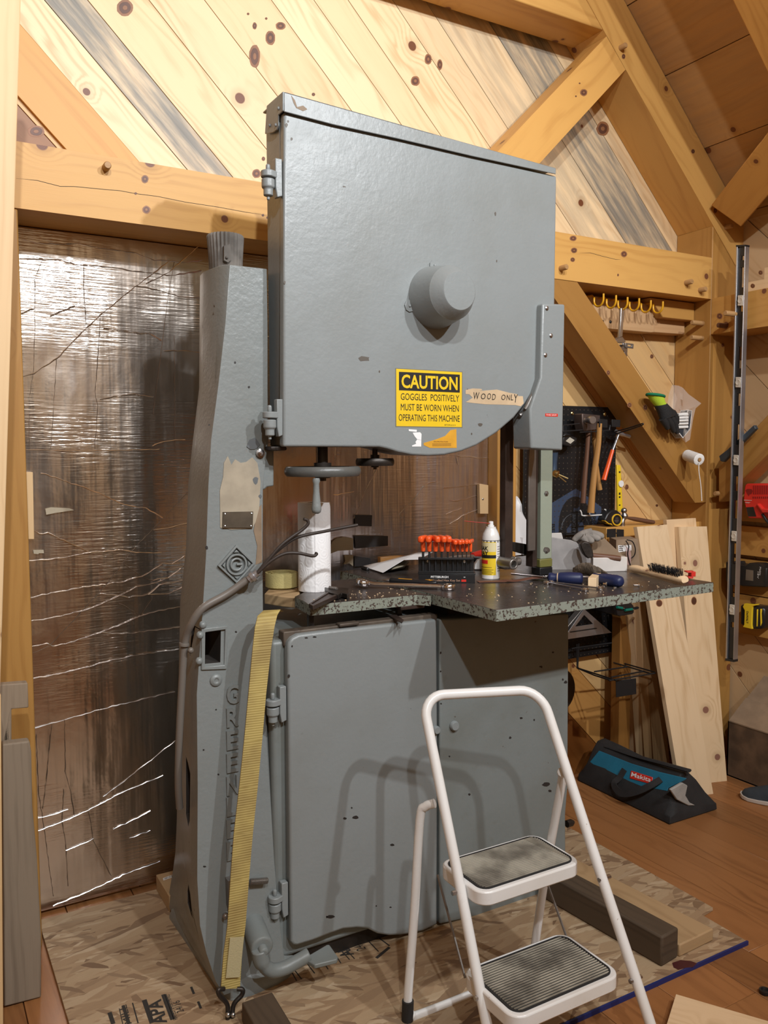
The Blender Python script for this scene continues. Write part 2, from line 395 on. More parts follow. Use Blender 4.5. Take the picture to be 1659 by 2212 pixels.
def mk_table():
    t = NT('worn dark steel table'); ob = t.obj(); n = t.noise(ob, 5, 5); 
    t.set('Base Color', t.mix(n, (.07, .06, .055), (.15, .125, .115))); t.set('Metallic', .65); t.set('Roughness', t.math('MULTIPLY_ADD', t.noise(ob, 14, 4), .2, .18)); t.bump(t.noise(ob, 120, 3), .08, .001); return t.m
M['table'] = mk_table()
def mk_foil(name='crinkled foil facing', c0=(.64, .565, .505), c1=(.82, .75, .685), vs=.0016, r0=.12, rp=.0022):
    t = NT(name); uv = t.uv(); rip = t.noise(t.vec(uv, (8, 120, 1)), 1.0, 3, .55); where = t.step(t.noise(t.vec(uv, (1.2, 1.6, 1)), 1.6, 2), .40, .62)
    dents = t.noise(t.vec(uv, (3.2, 1.1, 1)), 1.0, 3, .5); vert = t.noise(t.vec(uv, (26, 1.6, 1)), 1.0, 2)
    pim = t.noise(uv, 16, 3)
    h = t.math('ADD', t.math('ADD', t.mul(t.mul(rip, where), rp), t.mul(dents, .020)), t.math('ADD', t.mul(vert, vs), t.mul(pim, .0010)))
    t.set('Base Color', t.mix(t.noise(uv, 2.4, 3), c0, c1)); t.set('Metallic', 1.0); t.set('Roughness', t.math('MULTIPLY_ADD', t.noise(t.vec(uv, (4, 1.5, 1)), 2, 3), .18, r0))
    x = t.n('ShaderNodeBump'); t.l(h, x.inputs['Height']); x.inputs['Strength'].default_value = 1.0; x.inputs['Distance'].default_value = 1.0; t.l(x.outputs[0], t.b.inputs['Normal']); return t.m
M['foil'] = mk_foil(); M['foil2'] = mk_foil('foil facing with upright creases', (.62, .57, .58), (.86, .82, .83), .006, .2, .0012)
M['crease'] = plain('bright foil crease', (.92, .92, .92), .22, 1.0)
M['crease_dark'] = plain('dull foil crack', (.20, .15, .11), .5, .6)
def mk_osb(name, k=1.0):
    t = NT(name); uv = t.uv(); cur = None
    pal = [(0, (.20, .12, .065)), (.12, (.32, .21, .12)), (.4, (.40, .27, .155)), (.75, (.45, .32, .19)), (.95, (.53, .40, .26)), (1, (.30, .19, .10))]
    hs = None
    wv = t.n('ShaderNodeVectorMath', operation='ADD'); nz = t.n('ShaderNodeTexNoise'); t.l(uv, nz.inputs['Vector']); nz.inputs['Scale'].default_value = 14; nz.inputs['Detail'].default_value = 3
    sc_ = t.n('ShaderNodeVectorMath', operation='SCALE'); t.l(nz.outputs['Color'], sc_.inputs[0]); sc_.inputs['Scale'].default_value = .018; t.l(uv, wv.inputs[0]); t.l(sc_.outputs[0], wv.inputs[1]); uw = wv.outputs[0]
    for i, (rz, sc, th) in enumerate(((.1, (6, 44, 1), 0), (.55, (8, 60, 1), .6), (-.45, (7, 40, 1), .62), (.25, (10, 90, 1), .55), (-.15, (5, 34, 1), .68), (.9, (14, 60, 1), .93))):
        vv = t.vor(t.vec(t.vec(uw, rot=(0, 0, rz), loc=(i * 3.7, i * 1.3, 0)), sc), 1.0, dim='2D'); sp = t.n('ShaderNodeSeparateColor'); t.l(vv.outputs['Color'], sp.inputs[0])
        c = t.ramp(sp.outputs[0], [(p, tuple(x * k for x in q)) for p, q in pal])
        if th > .75: c = t.mix(.5, c, (.16, .09, .05))
        if cur is None: cur, hs = c, sp.outputs[1]
        else:
            msk = t.math('GREATER_THAN', sp.outputs[2], th); cur = t.mix(msk, cur, c); hs = t.mix(msk, hs, sp.outputs[1])
    fib = t.noise(t.vec(uv, (14, 120, 1), rot=(0, 0, .2)), 2, 3)
    cur = t.mix(t.mul(fib, .4), cur, t.mix(.55, cur, (.10, .05, .02)))
    t.set('Base Color', cur); t.set('Roughness', .6); t.bump(hs, .2, .002); return t.m
M['osb'] = mk_osb('oriented strand board')
def mk_tread():
    t = NT('grimy ribbed rubber'); n = t.noise(t.obj(), 9, 5); t.set('Base Color', t.mix(t.step(n, .35, .65), (.16, .14, .11), (.44, .40, .32))); t.set('Roughness', .7); return t.m
M['tread'] = mk_tread()
def mk_strap():
    t = NT('yellow webbing'); uv = t.uv(); sep = t.n('ShaderNodeSeparateXYZ'); t.l(uv, sep.inputs[0])
    w = t.math('MULTIPLY_ADD', t.math('SINE', t.mul(sep.outputs[0], 900.0)), .5, .5); n = t.noise(t.obj(), 9, 4)
    c = t.mix(t.step(n, .35, .7), (.40, .30, .085), (.24, .16, .045)); c = t.mix(t.mul(w, .35), c, (.62, .50, .20)); t.set('Base Color', c); t.set('Roughness', .7); t.bump(w, .35, .002); return t.m
M['strap'] = mk_strap()
M['strap_pale'] = plain('pale webbing patch', (.42, .36, .20), .8, bump=(200, .3))
def mk_towel():
    t = NT('embossed paper towel'); v = t.vor(t.obj(), 30); d = v.outputs['Distance']; t.set('Base Color', (.84, .82, .81)); t.set('Roughness', .85)
    t.bump(t.math('SINE', t.mul(d, 26.0)), .13, .003); return t.m
M['towel'] = mk_towel()
# ================================================================== setting
def clip(poly, n, off, keep_greater):
    out = []
    for i in range(len(poly)):
        a, b = V(poly[i]), V(poly[(i + 1) % len(poly)]); da = a.dot(n) - off; db = b.dot(n) - off
        if not keep_greater: da, db = -da, -db
        if da >= 0: out.append(a)
        if da * db < 0: out.append(a + (b - a) * (da / (da - db)))
    return out
S2 = 2 ** .5
NB = V((1, 0, 1)) / S2
def plank_wall(name, region, n, grain, d, offs, tints, gap=.0022, mat='gable', back=None, bevel=.0015, kn=()):
    g = G()
    for a, b, tn in zip(offs[:-1], offs[1:], tints):
        p = clip(clip(region, n, a + gap / 2, True), n, b - gap / 2, False)
        if len(p) > 2: g.piece(grain, tn, 0); g.prism(p, d)
    if back is not None: g.piece(grain, (.2, .2, .2)); g.prism([V(q) + V(back) for q in region], V(back) * .3, 1)
    knots(g, kn, m0=2)
    o = g.build(name, [M[mat], M['void'], M['knot'], M['knot_heart']], bevel=bevel, seg=1); tag(o, kind='structure'); return o
def rt(a=.86, b=1.06, warm=.0):
    k = RND.uniform(a, b); w = RND.uniform(-.05, .05) - warm; return (k, k * (1 + w), k * (1 + 2 * w), 0)
offs = [-2.2]
while offs[-1] < 1.6: offs.append(offs[-1] + RND.choice((.12, .15, .19)))
offs += [1.93, 2.098, 2.206, 2.313, 2.474, 2.63, 2.832, 2.969, 3.085, 3.244, 3.365, 3.565, 3.768, 3.9, 4.1]
tn = [rt(.7, .9, .12) for _ in offs]
i0 = offs.index(1.93)
for k, q in ((-2, (.30, .17, .085, 0)), (-1, (.34, .19, .095, 0)), (0, (.84, .66, .42, 0)), (1, (1.04, 1.02, .96, 0)), (2, (.98, .98, .96, 1)), (3, (1.0, .95, .85, 0)), (4, (1.0, .97, .9, 0)), (5, (1.0, .93, .84, 0)), (6, (1.06, 1.06, 1.02, 0)), (7, (1.02, .98, .9, 0)), (8, (1.05, 1.0, .92, 0)), (9, (1.0, .96, .88, .12)), (10, (1.05, 1.02, .95, .42)), (11, (.96, .93, .88, .95)), (12, (1.0, .93, .82, .25))): tn[i0 + k] = q
YW = 2.67
ZS = 2.14
plank_wall('wall_back', [(-2.6, YW, ZS), (3.42, YW, ZS), (3.42, YW, 2.28), (.3, YW, 5.38), (-2.6, YW, 2.48)], NB, (1, 0, -1), (0, .02, 0), offs, tn, back=(0, .02, 0), kn=[(270, 17, 18, 18), (584, 82, 11, 16), (606, 56, 11, 9), (550, 56, 5, 8), (550, 122, 12, 26), (569, 343, 4, 5), (554, 375, 10, 10), (677, 204, 4, 4), (897, 175, 10, 11), (925, 128, 8, 12), (950, 140, 6, 12), (1302, 278, 14, 16), (536, 30, 3, 3), (575, 40, 3, 3), (78, 284, 19, 13)])
low = [tuple(a * b for a, b in zip(q[:3], (.80, .66, .47))) + (min(q[3], .25),) for q in tn]  # same boards below the beam; their weaker light is put into the tint
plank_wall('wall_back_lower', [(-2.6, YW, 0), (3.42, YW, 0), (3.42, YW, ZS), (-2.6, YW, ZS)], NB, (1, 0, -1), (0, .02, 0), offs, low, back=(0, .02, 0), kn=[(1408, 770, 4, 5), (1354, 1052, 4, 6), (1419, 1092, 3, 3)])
# the long board that stands proud of the boarding at the left
g = G().piece((1, 0, -1), (1.02, .98, .95)); g.prism(clip(clip([(-.4, YW - .012, 2.15), (1.3, YW - .012, 2.15), (1.3, YW - .012, 3.4), (-.4, YW - .012, 3.4)], NB, 1.945, True), NB, 2.094, False), (0, .012, 0))
tag(g.build('trim_1', M['beam'], bevel=.001), kind='structure')
# right wall: diagonal boarding in the Y-Z plane
XR = 3.26
NR = V((0, -1, 1)) / S2
o2 = [-2.4]
while o2[-1] < 4.6: o2.append(o2[-1] + RND.choice((.15, .2, .24)))
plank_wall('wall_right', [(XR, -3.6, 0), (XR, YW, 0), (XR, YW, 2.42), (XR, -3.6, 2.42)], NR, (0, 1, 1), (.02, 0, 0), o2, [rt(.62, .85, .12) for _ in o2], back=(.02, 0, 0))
# roof deck (right hand slope), boards run along Y
OD = 4.012
def onslope(px, py, off=OD):
    d = ray(px, py); return CAM + d * ((off - CAM.dot(NB)) / d.dot(NB))
SL = V((1, 0, -1)) / S2
def pt(off, s, y): q = NB * off + SL * s; return V((q.x, y, q.z))
seams = sorted(onslope(*p).dot(SL) for p in ((1360, 10), (1440, 163), (1525, 320), (1612, 458)))
o3 = [-3.6]
while o3[-1] < seams[0] - .3: o3.append(o3[-1] + .26)
o3 += seams
while o3[-1] < 1.0: o3.append(o3[-1] + .27)
g = G()
for a, b in zip(o3[:-1], o3[1:]):
    g.piece((0, 1, 0), rt(.75, 1.1, .03)[:3] + (.18,)); g.prism([pt(OD, a + .0015, -.8), pt(OD, b - .0015, -.8), pt(OD, b - .0015, YW + .02), pt(OD, a + .0015, YW + .02)], NB * .02)
g.prism([pt(OD + .022, o3[0], -.8), pt(OD + .022, o3[-1], -.8), pt(OD + .022, o3[-1], YW + .03), pt(OD + .022, o3[0], YW + .03)], NB * .01, 1)
tag(g.build('ceiling', [M['deck'], M['void']], bevel=.0012, seg=1), kind='structure')
# left roof slope, left wall, wall behind the viewpoint (reflected in the foil)
NL = V((-1, 0, 1)) / S2
g = G().piece((0, 1, 0), (1, 1, 1)); q0 = V((.32, 0, 5.36)); q1 = V((-2.62, 0, 2.42))
for k in range(14):
    a = q0.lerp(q1, k / 14); b = q0.lerp(q1, (k + .985) / 14); g.piece((0, 1, 0), rt(.8, 1.05)[:4]); g.prism([(a.x, -.8, a.z), (b.x, -.8, b.z), (b.x, YW, b.z), (a.x, YW, a.z)], NL * .03)
tag(g.build('ceiling_left', M['deck']), kind='structure')
g = G()
for k in range(12): g.piece((0, 1, 0), rt(.7, 1.0)[:4]); g.box(-2.64, -2.6, -3.6, YW, k * .21, k * .21 + .208)
tag(g.build('wall_left', M['gable']), kind='structure')
g = G()
for k in range(30):
    x0 = -2.6 + k * .2; zt = 5.3 - abs(x0 + .1 - .3)
    for za, zb in ((0, zt),):
        if -.9 < x0 < .9: za = 2.1
        g.piece((0, 0, 1), rt(.7, 1.0)[:4]); g.box(x0, x0 + .198, -3.64, -3.6, za, zb)
tag(g.build('wall_front', M['gable']), kind='structure')
g = G().piece((0, 0, 1)); g.box(-.9, .9, -4.7, -4.66, 0, 2.3); g.box(-.94, -.9, -4.7, -3.6, 0, 2.3); g.box(.9, .94, -4.7, -3.6, 0, 2.3); g.box(-.94, .94, -4.7, -3.6, 2.1, 2.3)
tag(g.build('door_1', M['void']), kind='structure')
# floor: boards along Y
g = G(); x = -2.7
while x < 3.5:
    w = RND.choice((.14, .17, .2)); ys = [-4.7, -2.3 + RND.uniform(-.8, .8), .6 + RND.uniform(-.8, 1.2), YW + .03]
    for a, b in zip(ys[:-1], ys[1:]):
        g.piece((0, 1, 0), rt(.7, 1.15, .02)[:4]); g.box(x + .0008, x + w - .0008, a + .0006, b - .0006, -.03, 0)
    x += w
g.piece((0, 1, 0)); g.box(-2.7, 3.5, -4.7, YW + .03, -.05, -.032, 1)
tag(g.build('floor', [M['floor'], M['void']], bevel=.0012, seg=1), kind='structure')

# ------------------------------------------------------------------ timber frame
YF = 2.475
ORG = (1, 1, 1)
def timber(name, label, poly, d, grain, cat='beam', mat='beam', tint=(1, 1, 1, 0), bevel=.004, group=None, kn=(), ka=('y', 2.475, (0, -1, 0)), crack=()):
    g = G().piece(grain, tint); g.prism(poly, d); knots(g, kn, *ka)
    for c_ in crack: g.tube([at(a_, b_ + RND.uniform(-.8, .8), 'y', YF + .0002) for a_, b_ in c_], [.0009 if 0 < i_ < len(c_) - 1 else .0003 for i_ in range(len(c_))], 5, 3)
    o = g.build(name, [M[mat], M['knot'], M['knot_heart'], M['void']], bevel=bevel); return tag(o, label, cat, group)
timber('timber_beam', 'long horizontal pine beam across the back wall above the foil panel', [(-.7, YF, 2.056), (3.058, YF, 2.056), (3.058, YF, 2.231), (-.7, YF, 2.231)], (0, .193, 0), (1, 0, 0), kn=[(313, 387, 8, 9), (316, 453, 9, 9), (293, 418, 3, 3), (568, 465, 3, 3), (578, 470, 3, 3), (1240, 541, 7, 6), (1348, 549, 7, 7), (1237, 561, 5, 5), (1238, 515, 8, 6), (1335, 594, 2, 3)], crack=[[(34, 386), (80, 390), (130, 402), (160, 403), (220, 408), (260, 412), (293, 418), (340, 424), (400, 436), (470, 448), (530, 458), (580, 466)], [(1252, 546), (1275, 546), (1300, 553), (1330, 560), (1341, 560)]])
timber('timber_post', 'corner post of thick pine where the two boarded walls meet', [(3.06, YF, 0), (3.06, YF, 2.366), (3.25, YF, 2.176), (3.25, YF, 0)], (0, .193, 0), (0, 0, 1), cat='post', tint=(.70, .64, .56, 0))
timber('timber_post', 'pine post at the left edge of the foil panel', [(.08, YF, 0), (.298, YF, 0), (.298, YF, 2.054), (.08, YF, 2.054)], (0, .193, 0), (0, 0, 1), cat='post', tint=(.66, .62, .58, 0))
timber('wall_stud', 'narrow pine stud at the right edge of the foil panel', [(2.0, 2.59, 0), (2.037, 2.59, 0), (2.037, 2.59, 2.054), (2.0, 2.59, 2.054)], (0, .079, 0), (0, 0, 1), cat='post', tint=(.86, .8, .72, 0))
timber('wall_stud', 'wider pine stud between the foil panel and the black pegboard', [(2.041, 2.6, 0), (2.1, 2.6, 0), (2.1, 2.6, 2.054), (2.041, 2.6, 2.054)], (0, .069, 0), (0, 0, 1), cat='post', tint=(1, .92, .84, 0))
def rp(s, off, y): return pt(off, s, y)
timber('timber_rafter', 'long sloping pine rafter against the gable boards at upper right', [rp(-2.3, 3.838, YF), rp(.95, 3.838, YF), rp(.95, 4.009, YF), rp(-2.3, 4.009, YF)], (0, .193, 0), (1, 0, -1), kn=[(1497, 327, 4, 5), (1545, 455, 4, 6), (1347, 122, 4, 6), (1518, 308, 3, 4)])
y2 = onslope(1582, 0, 3.838).y
timber('timber_rafter', 'nearer sloping rafter cut off by the top right corner', [rp(-2.3, 3.838, y2), rp(.95, 3.838, y2), rp(.95, 4.009, y2), rp(-2.3, 4.009, y2)], (0, -.16, 0), (1, 0, -1), tint=(.95, .9, .84, 0))
timber('collar_beam', 'short horizontal collar beam meeting the rafter near the ceiling', [(.0, YF, 3.02), (2.408, YF, 3.02), (2.238, YF, 3.19), (.0, YF, 3.19)], (0, .17, 0), (1, 0, 0))
timber('timber_brace', 'diagonal brace rising from behind the saw up to the rafter', [(1.657, YF, 2.233), (1.861, YF, 2.233), (2.528, YF, 2.898), (2.424, YF, 3.0)], (0, .12, 0), (1, 0, 1), cat='brace', tint=(1.05, 1.03, 1, 0), kn=[(1261, 200, 8, 8), (1252, 180, 2, 2), (1244, 208, 2, 2)])
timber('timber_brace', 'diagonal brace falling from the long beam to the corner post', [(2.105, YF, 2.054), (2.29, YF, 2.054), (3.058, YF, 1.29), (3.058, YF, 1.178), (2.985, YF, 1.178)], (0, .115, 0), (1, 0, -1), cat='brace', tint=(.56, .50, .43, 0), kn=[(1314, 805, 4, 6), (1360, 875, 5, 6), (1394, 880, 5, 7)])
timber('timber_beam', 'short end of a pine girt running along the right wall', [(3.06, YF - .002, 1.905), (3.06, -1.2, 1.905), (3.06, -1.2, 2.058), (3.06, YF - .002, 2.058)], (.19, 0, 0), (0, 1, 0), tint=(.9, .86, .8, 0), kn=[(1554.6, 683, 7, 7)], ka=('x', 3.06, (-1, 0, 0)))
timber('pine_board', 'pale knotty board lying on top of the girt on the right wall', [(3.10, 2.36, 2.061), (3.10, 1.2, 2.061), (3.10, 1.2, 2.150), (3.10, 2.25, 2.150), (3.10, 2.25, 2.105), (3.10, 2.36, 2.105)], (.03, 0, 0), (0, 1, 0), cat='board', mat='stud', kn=[(1643, 589, 5, 5), (1626, 617.6, 5, 5)], ka=('x', 3.10, (-1, 0, 0)))
p = [at(1552, 1009, 'x', 3.075), at(1800, 745, 'x', 3.075), at(1800, 844, 'x', 3.075), at(1552, 1085, 'x', 3.075)]
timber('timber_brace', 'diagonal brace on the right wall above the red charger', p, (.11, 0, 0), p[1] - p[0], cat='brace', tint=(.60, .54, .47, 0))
a, b = onslope(1583, 448, 3.92), onslope(1760, 232, 3.92)
o = beam('timber_brace', a, b, (b - a).cross(NB), .155, .12, M['beam'], (.95, .9, .84)); tag(o, 'roof brace running from the long rafter towards the right edge', 'brace')
# blocking under the beam at the corner
g = G().piece((1, 0, 0), (.8, .75, .68)); g.prism([(2.78, 2.56, 2.052), (2.86, 2.56, 1.975), (3.056, 2.56, 1.975), (3.056, 2.56, 2.052)], (0, .10, 0)); tag(g.build('timber_block', M['beam'], bevel=.003), 'short pine block tucked under the beam beside the corner post', 'block')
# foreground pale stud and the thin strip under it
a0, a1 = at(46, -40, 'y', 2.18), at(2, 1440, 'y', 2.18); a1 = a0 + (a1 - a0) * (a0.z / (a0.z - a1.z))
g = G().piece(a1 - a0, (1.02, 1.0, .97)); w = V((-.16, 0, 0)); g.hexa(a0, a1 - a0, w, V((0, .05, 0))); tag(g.build('wooden_stud', M['stud'], bevel=.003), 'pale upright stud cut off by the left edge, in front of the long beam', 'stud')
g = G().piece((0, 0, 1), (.9, .85, .75)); a0, a1 = at(2, 1500, 'y', 2.12), at(8, 2300, 'y', 2.12); g.hexa(a0, a1 - a0, V((-.06, 0, 0)), V((0, .04, 0))); tag(g.build('wooden_strip', M['stud'], bevel=.002), 'thin pale strip at the left edge in front of the grey boards', 'board')

# ------------------------------------------------------------------ foil faced insulation
YI = 2.652
def foil_board(x0, x1, label, mat='foil'):
    g = G().piece((1, 0, 0), rand=False); nx, nz = 40, 60
    g.sheet(lambda u, v: (lerp(x0, x1, u), YI + .0035 * math.sin(5 * u + 7 * v) * math.sin(9 * v + 3 * u), lerp(.012, 2.052, v)), nx, nz)
    g.uv = [((g.v[i].x) * K, (g.v[i].z) * K) for f in g.f for i in f]
    g.box(x0, x1, YI + .007, YW - .004, .012, 2.05)
    return tag(g.build('foil_insulation_board', M[mat], smooth=180), label, 'insulation')
fb1 = foil_board(.30, 1.255, 'crinkled silver foil insulation board left of and behind the saw column')
fb2 = foil_board(1.258, 1.998, 'silver foil insulation board seen under the upper saw door', 'foil2')
def ridge(g, pts, r, y=YI - .001):
    q = []
    for a, b in zip(pts[:-1], pts[1:]):
        n = max(2, int(math.hypot(b[0] - a[0], b[1] - a[1]) / 9))
        for k in range(n): q.append((lerp(a[0], b[0], k / n), lerp(a[1], b[1], k / n)))
    q.append(pts[-1])
    g.tube([at(x + RND.uniform(-.7, .7), yy + RND.uniform(-1.1, 1.1), 'y', y) for x, yy in q], [r * RND.uniform(.35, 1.25) for _ in q], 5)
def c1(*p): return [(40 + x / 3.95, 480 + y / 3.95) for x, y in p]   # two close-up tracings of the creases
def c2(*p): return [(40 + x / 3.95, 960 + y / 3.95) for x, y in p]
def c3(*p): return [(x / 2.865, 1440 + y / 2.865) for x, y in p]
bright = [c1((40, 1315), (130, 1290), (330, 1160), (480, 1000), (700, 790), (960, 580), (1150, 435), (1320, 310)), c1((1090, 525), (1280, 430), (1540, 200)), c1((10, 305), (340, 325), (520, 365), (800, 385), (1010, 420), (1300, 455), (1560, 415)),
  c1((1000, 545), (1100, 560), (1290, 610), (1400, 635), (1570, 648)), c1((725, 908), (880, 925), (1040, 950), (1110, 945), (1220, 1005)), c1((690, 1510), (860, 1480), (1000, 1470), (1150, 1490)), c1((50, 1940), (400, 1950), (800, 1945), (1200, 1938)),
  c1((1240, 1098), (1400, 1095), (1575, 1112)), c1((1145, 1908), (1250, 1870), (1420, 1855)), c1((500, 180), (660, 215), (1000, 265), (1160, 325), (1400, 340), (1570, 325)), c1((20, 780), (135, 735)), c1((270, 800), (480, 715)), c1((30, 150), (200, 180), (500, 185)),
  c2((190, 245), (240, 260), (520, 355), (720, 430), (900, 515), (1090, 545), (1235, 625)), c2((140, 735), (180, 765), (250, 755), (600, 915)), c2((80, 995), (200, 990), (360, 970), (600, 925), (880, 900), (970, 920), (1220, 925)), c2((1150, 730), (1280, 715), (1450, 670)),
  c2((90, 1315), (280, 1270), (560, 1220), (750, 1195), (900, 1170), (1050, 1130), (1230, 1020), (1380, 1020)), c2((95, 1510), (250, 1490), (440, 1445), (590, 1410), (750, 1345), (880, 1285), (1000, 1220), (1180, 1180), (1280, 1135), (1390, 1060)),
  c2((95, 1730), (240, 1700), (290, 1720), (400, 1705), (700, 1605), (850, 1550), (1040, 1465), (1200, 1420), (1400, 1385)), c2((710, 1605), (800, 1618), (1000, 1605), (1390, 1558)), c2((105, 2005), (400, 1945), (600, 1895), (800, 1840), (1000, 1800), (1370, 1750)),
  c2((680, 1275), (800, 1280), (940, 1305), (1100, 1285), (1290, 1270), (1410, 1215)), c2((1140, 1165), (1290, 1135)), c2((1230, 1195), (1420, 1160)), c2((1235, 1080), (1350, 1055), (1430, 1035)), c2((1310, 1020), (1440, 940)), c2((1110, 1280), (1200, 1205), (1290, 1175)),
  c3((190, 78), (390, 40), (545, 0)), c3((210, 380), (400, 330), (640, 260), (830, 215), (1085, 155)), c3((215, 942), (330, 915), (420, 885)), c3((220, 1020), (400, 955), (540, 890), (760, 775), (1010, 675)), c3((330, 1478), (520, 1405), (760, 1290), (990, 1205)), c3((640, 805), (830, 660), (1085, 460)), c3((410, 1140), (500, 1100), (580, 1065)), c3((700, 1005), (800, 960), (930, 895)), c3((800, 1062), (930, 1015))]
bright2 = [[(600, 1195), (650, 1180), (640, 1175)], [(720, 1070), (765, 1062)], [(575, 1200), (640, 1185)], [(590, 1005), (600, 1004)], [(715, 1243), (732, 1238)]]
cr2 = lambda *p: [(860 + x / 4.366, 1040 + y / 4.366) for x, y in p]
right_cr = [cr2((210, 40), (360, 0)), cr2((430, 65), (560, 45), (770, 25)), cr2((480, 180), (560, 185), (770, 130)), cr2((490, 400), (600, 330), (770, 255)), cr2((450, 310), (600, 250)), cr2((10, 310), (120, 200), (240, 40)), [(765, 1120), (790, 1060), (812, 1015)], [(1055, 990), (985, 985), (990, 1003)]]
fine = [c1((560, 370), (555, 540), (580, 870)), c1((700, 810), (680, 1120), (655, 1450), (675, 1570), (650, 1930)), c1((325, 1165), (310, 1400), (275, 1930)), c1((200, 330), (140, 480), (140, 920), (125, 1290), (90, 1500), (90, 1930)), c1((1330, 330), (1280, 600), (1230, 1010), (1150, 1640)), c1((1330, 960), (1335, 1550), (1335, 1960)), c2((960, 915), (750, 1200), (520, 1450), (260, 1720), (95, 1790)), c2((1475, 375), (1240, 625), (960, 915)),
  c2((890, 1015), (1060, 1130), (1150, 1165)), c2((860, 1355), (1050, 1460)), c2((1150, 1290), (1050, 1460)), c3((400, 330), (405, 650), (440, 780), (460, 920)), c3((320, 360), (285, 720), (265, 880)), c3((225, 420), (240, 800), (265, 940), (290, 1130), (330, 1420)), c3((395, 760), (385, 960), (410, 1120), (420, 1360)), c3((550, 900), (580, 1080), (690, 1300)), c3((615, 200), (620, 430), (635, 530))]
g = G()
for q in bright: ridge(g, q, .0017)
tag(g.build('bright_crease', M['crease'], fb1, smooth=60), kind='stuff')
g = G()
for q in fine: ridge(g, q, .0009)
tag(g.build('crack', M['crease_dark'], fb1, smooth=60), kind='stuff')
g = G()
for q in right_cr + bright2[1:2]: ridge(g, q, .0015)
tag(g.build('bright_crease', M['crease'], fb2, smooth=60), kind='stuff')
def patch(name, mat, pts, par, y=YI - .006, th=.0015, bevel=0):
    g = G().piece((1, 0, 0)); g.prism([at(x, yy, 'y', y) for x, yy in pts], (0, th, 0)); return g.build(name, M[mat], par, bevel=bevel)
patch('duct_tape', 'ducttape', [(767, 1112), (804, 1113), (803, 1137), (767, 1136)], fb2)
patch('duct_tape', 'ducttape', [(766, 1157), (838, 1158), (838, 1179), (768, 1185)], fb2)
patch('duct_tape', 'ducttape', [(766, 1201), (800, 1206), (802, 1222), (766, 1224)], fb2)
patch('torn_foam', 'foam', [(714, 1182), (718, 1170), (727, 1163), (742, 1160), (763, 1163), (763, 1188), (745, 1189), (730, 1190), (714, 1196)], fb1)
patch('torn_foam', 'foam', [(744, 1199), (763, 1199), (763, 1223), (755, 1217), (742, 1219), (746, 1212)], fb1)
patch('torn_foam', 'foam', [(72, 1188), (94, 1188), (95, 1195), (84, 1195), (83, 1197), (73, 1196)], fb1)
patch('torn_foam', 'foam', [(98, 1099), (110, 1096), (150, 1098), (160, 1102), (120, 1108), (100, 1112)], fb1)
def cleat(label, pts):
    g = G().piece((0, 0, 1), (.95, .9, .82)); g.prism([at(x, y, 'y', 2.63) for x, y in pts], (0, .018, 0)); o = g.build('wood_cleat', M['stud'], bevel=.0015); tag(o, label, 'cleat'); return o
cl = cleat('small wooden cleat holding the left edge of the foil panel', [(54, 1020), (71, 1020), (74, 1165), (59, 1165)])
cl = cleat('small screwed wooden cleat at the right edge of the foil, above the spray can', [(1036, 1045), (1055, 1048), (1055, 1110), (1037, 1110)])
g = G(); g.lathe([(.004, 0), (.004, .002), (.002, .0035)], at(1043, 1078, 'y', 2.63), (0, -1, 0), 10); g.build('screw', M['steel'], cl)

# ------------------------------------------------------------------ pegs
def peg(px, py, kind, label, L=.05, r=.0105, mat='peg', tilt=0, grp='wooden pegs in the timber frame', yv=YF, xv=3.06):
    if kind == 'y': b = at(px, py, 'y', yv); d = V((0, -1, tilt))
    else: b = at(px, py, 'x', xv); d = V((-1, 0, tilt))
    g = G(); g.grain = d.normalized(); g.off = (RND.uniform(0, 9), 0); g.lathe([(r, -.01), (r, L - .003), (r * .8, L)], b, d, 14); return tag(g.build('wooden_peg', M[mat], smooth=50), label, 'peg', grp)
peg(228, 363, 'y', 'stubby peg in the long beam left of the saw', .03)
peg(1211, 580, 'y', 'peg in the long beam just right of the upper saw door', .035)
peg(1481, 611, 'y', 'left peg of the two at the right end of the long beam', .035)
peg(1511, 627, 'y', 'right peg of the two at the right end of the long beam', .035)
peg(1567, 491, 'y', 'peg in the lower end of the long rafter', .035)
peg(1340, 104, 'y', 'peg in the long rafter beside the top of the upper brace', .03)
peg(1518, 699, 'x', 'upper pale peg on the corner post under the beam end', .07)
peg(1517, 731, 'x', 'lower pale peg on the corner post under the beam end', .07)
peg(1568, 704, 'x', 'dark stained peg in the girt left of the spirit level', .05, mat='handle_dark')
peg(1512, 1054, 'x', 'peg near the foot of the brace on the corner post, above the lumber', .04)
peg(1551, 1066, 'x', 'small peg at the foot of the right wall brace', .02, xv=3.075)
# weathered boards leaning at lower left
g = G().piece((0, 0, 1), (1.1, 1.08, 1.04)); q = [(5, 1608), (64, 1601), (68, 1625), (70, 1740), (80, 1850), (89, 2020), (89, 2155), (8, 2176)]; g.prism([at(x, y, 'y', 2.235) for x, y in q], (0, .035, 0)); tag(g.build('weathered_board', M['grey'], bevel=.004), 'rough weathered grey board standing at the left in front of the foil', 'board')
g = G().piece((0, 0, 1), (1.25, 1.2, 1.12)); q = [(-8, 1480), (60, 1475), (62, 1529), (25, 1532), (25, 1602), (12, 1640), (-8, 1700)]; g.prism([at(x, y, 'y', 2.275) for x, y in q] + [at(-8, 2160, 'y', 2.275)], (0, .03, 0)); tag(g.build('weathered_board', M['grey'], bevel=.003), 'notched grey board behind the weathered board at the left', 'board')
# ================================================================== band saw
YD = 1.97
saw = thing('band_saw', 'tall old blue grey cast iron band saw with yellow caution sign', 'band saw', (1.3, 2.2, 0))
def P(pts, y=YD): return [at(a, b, 'y', y) for a, b in pts]
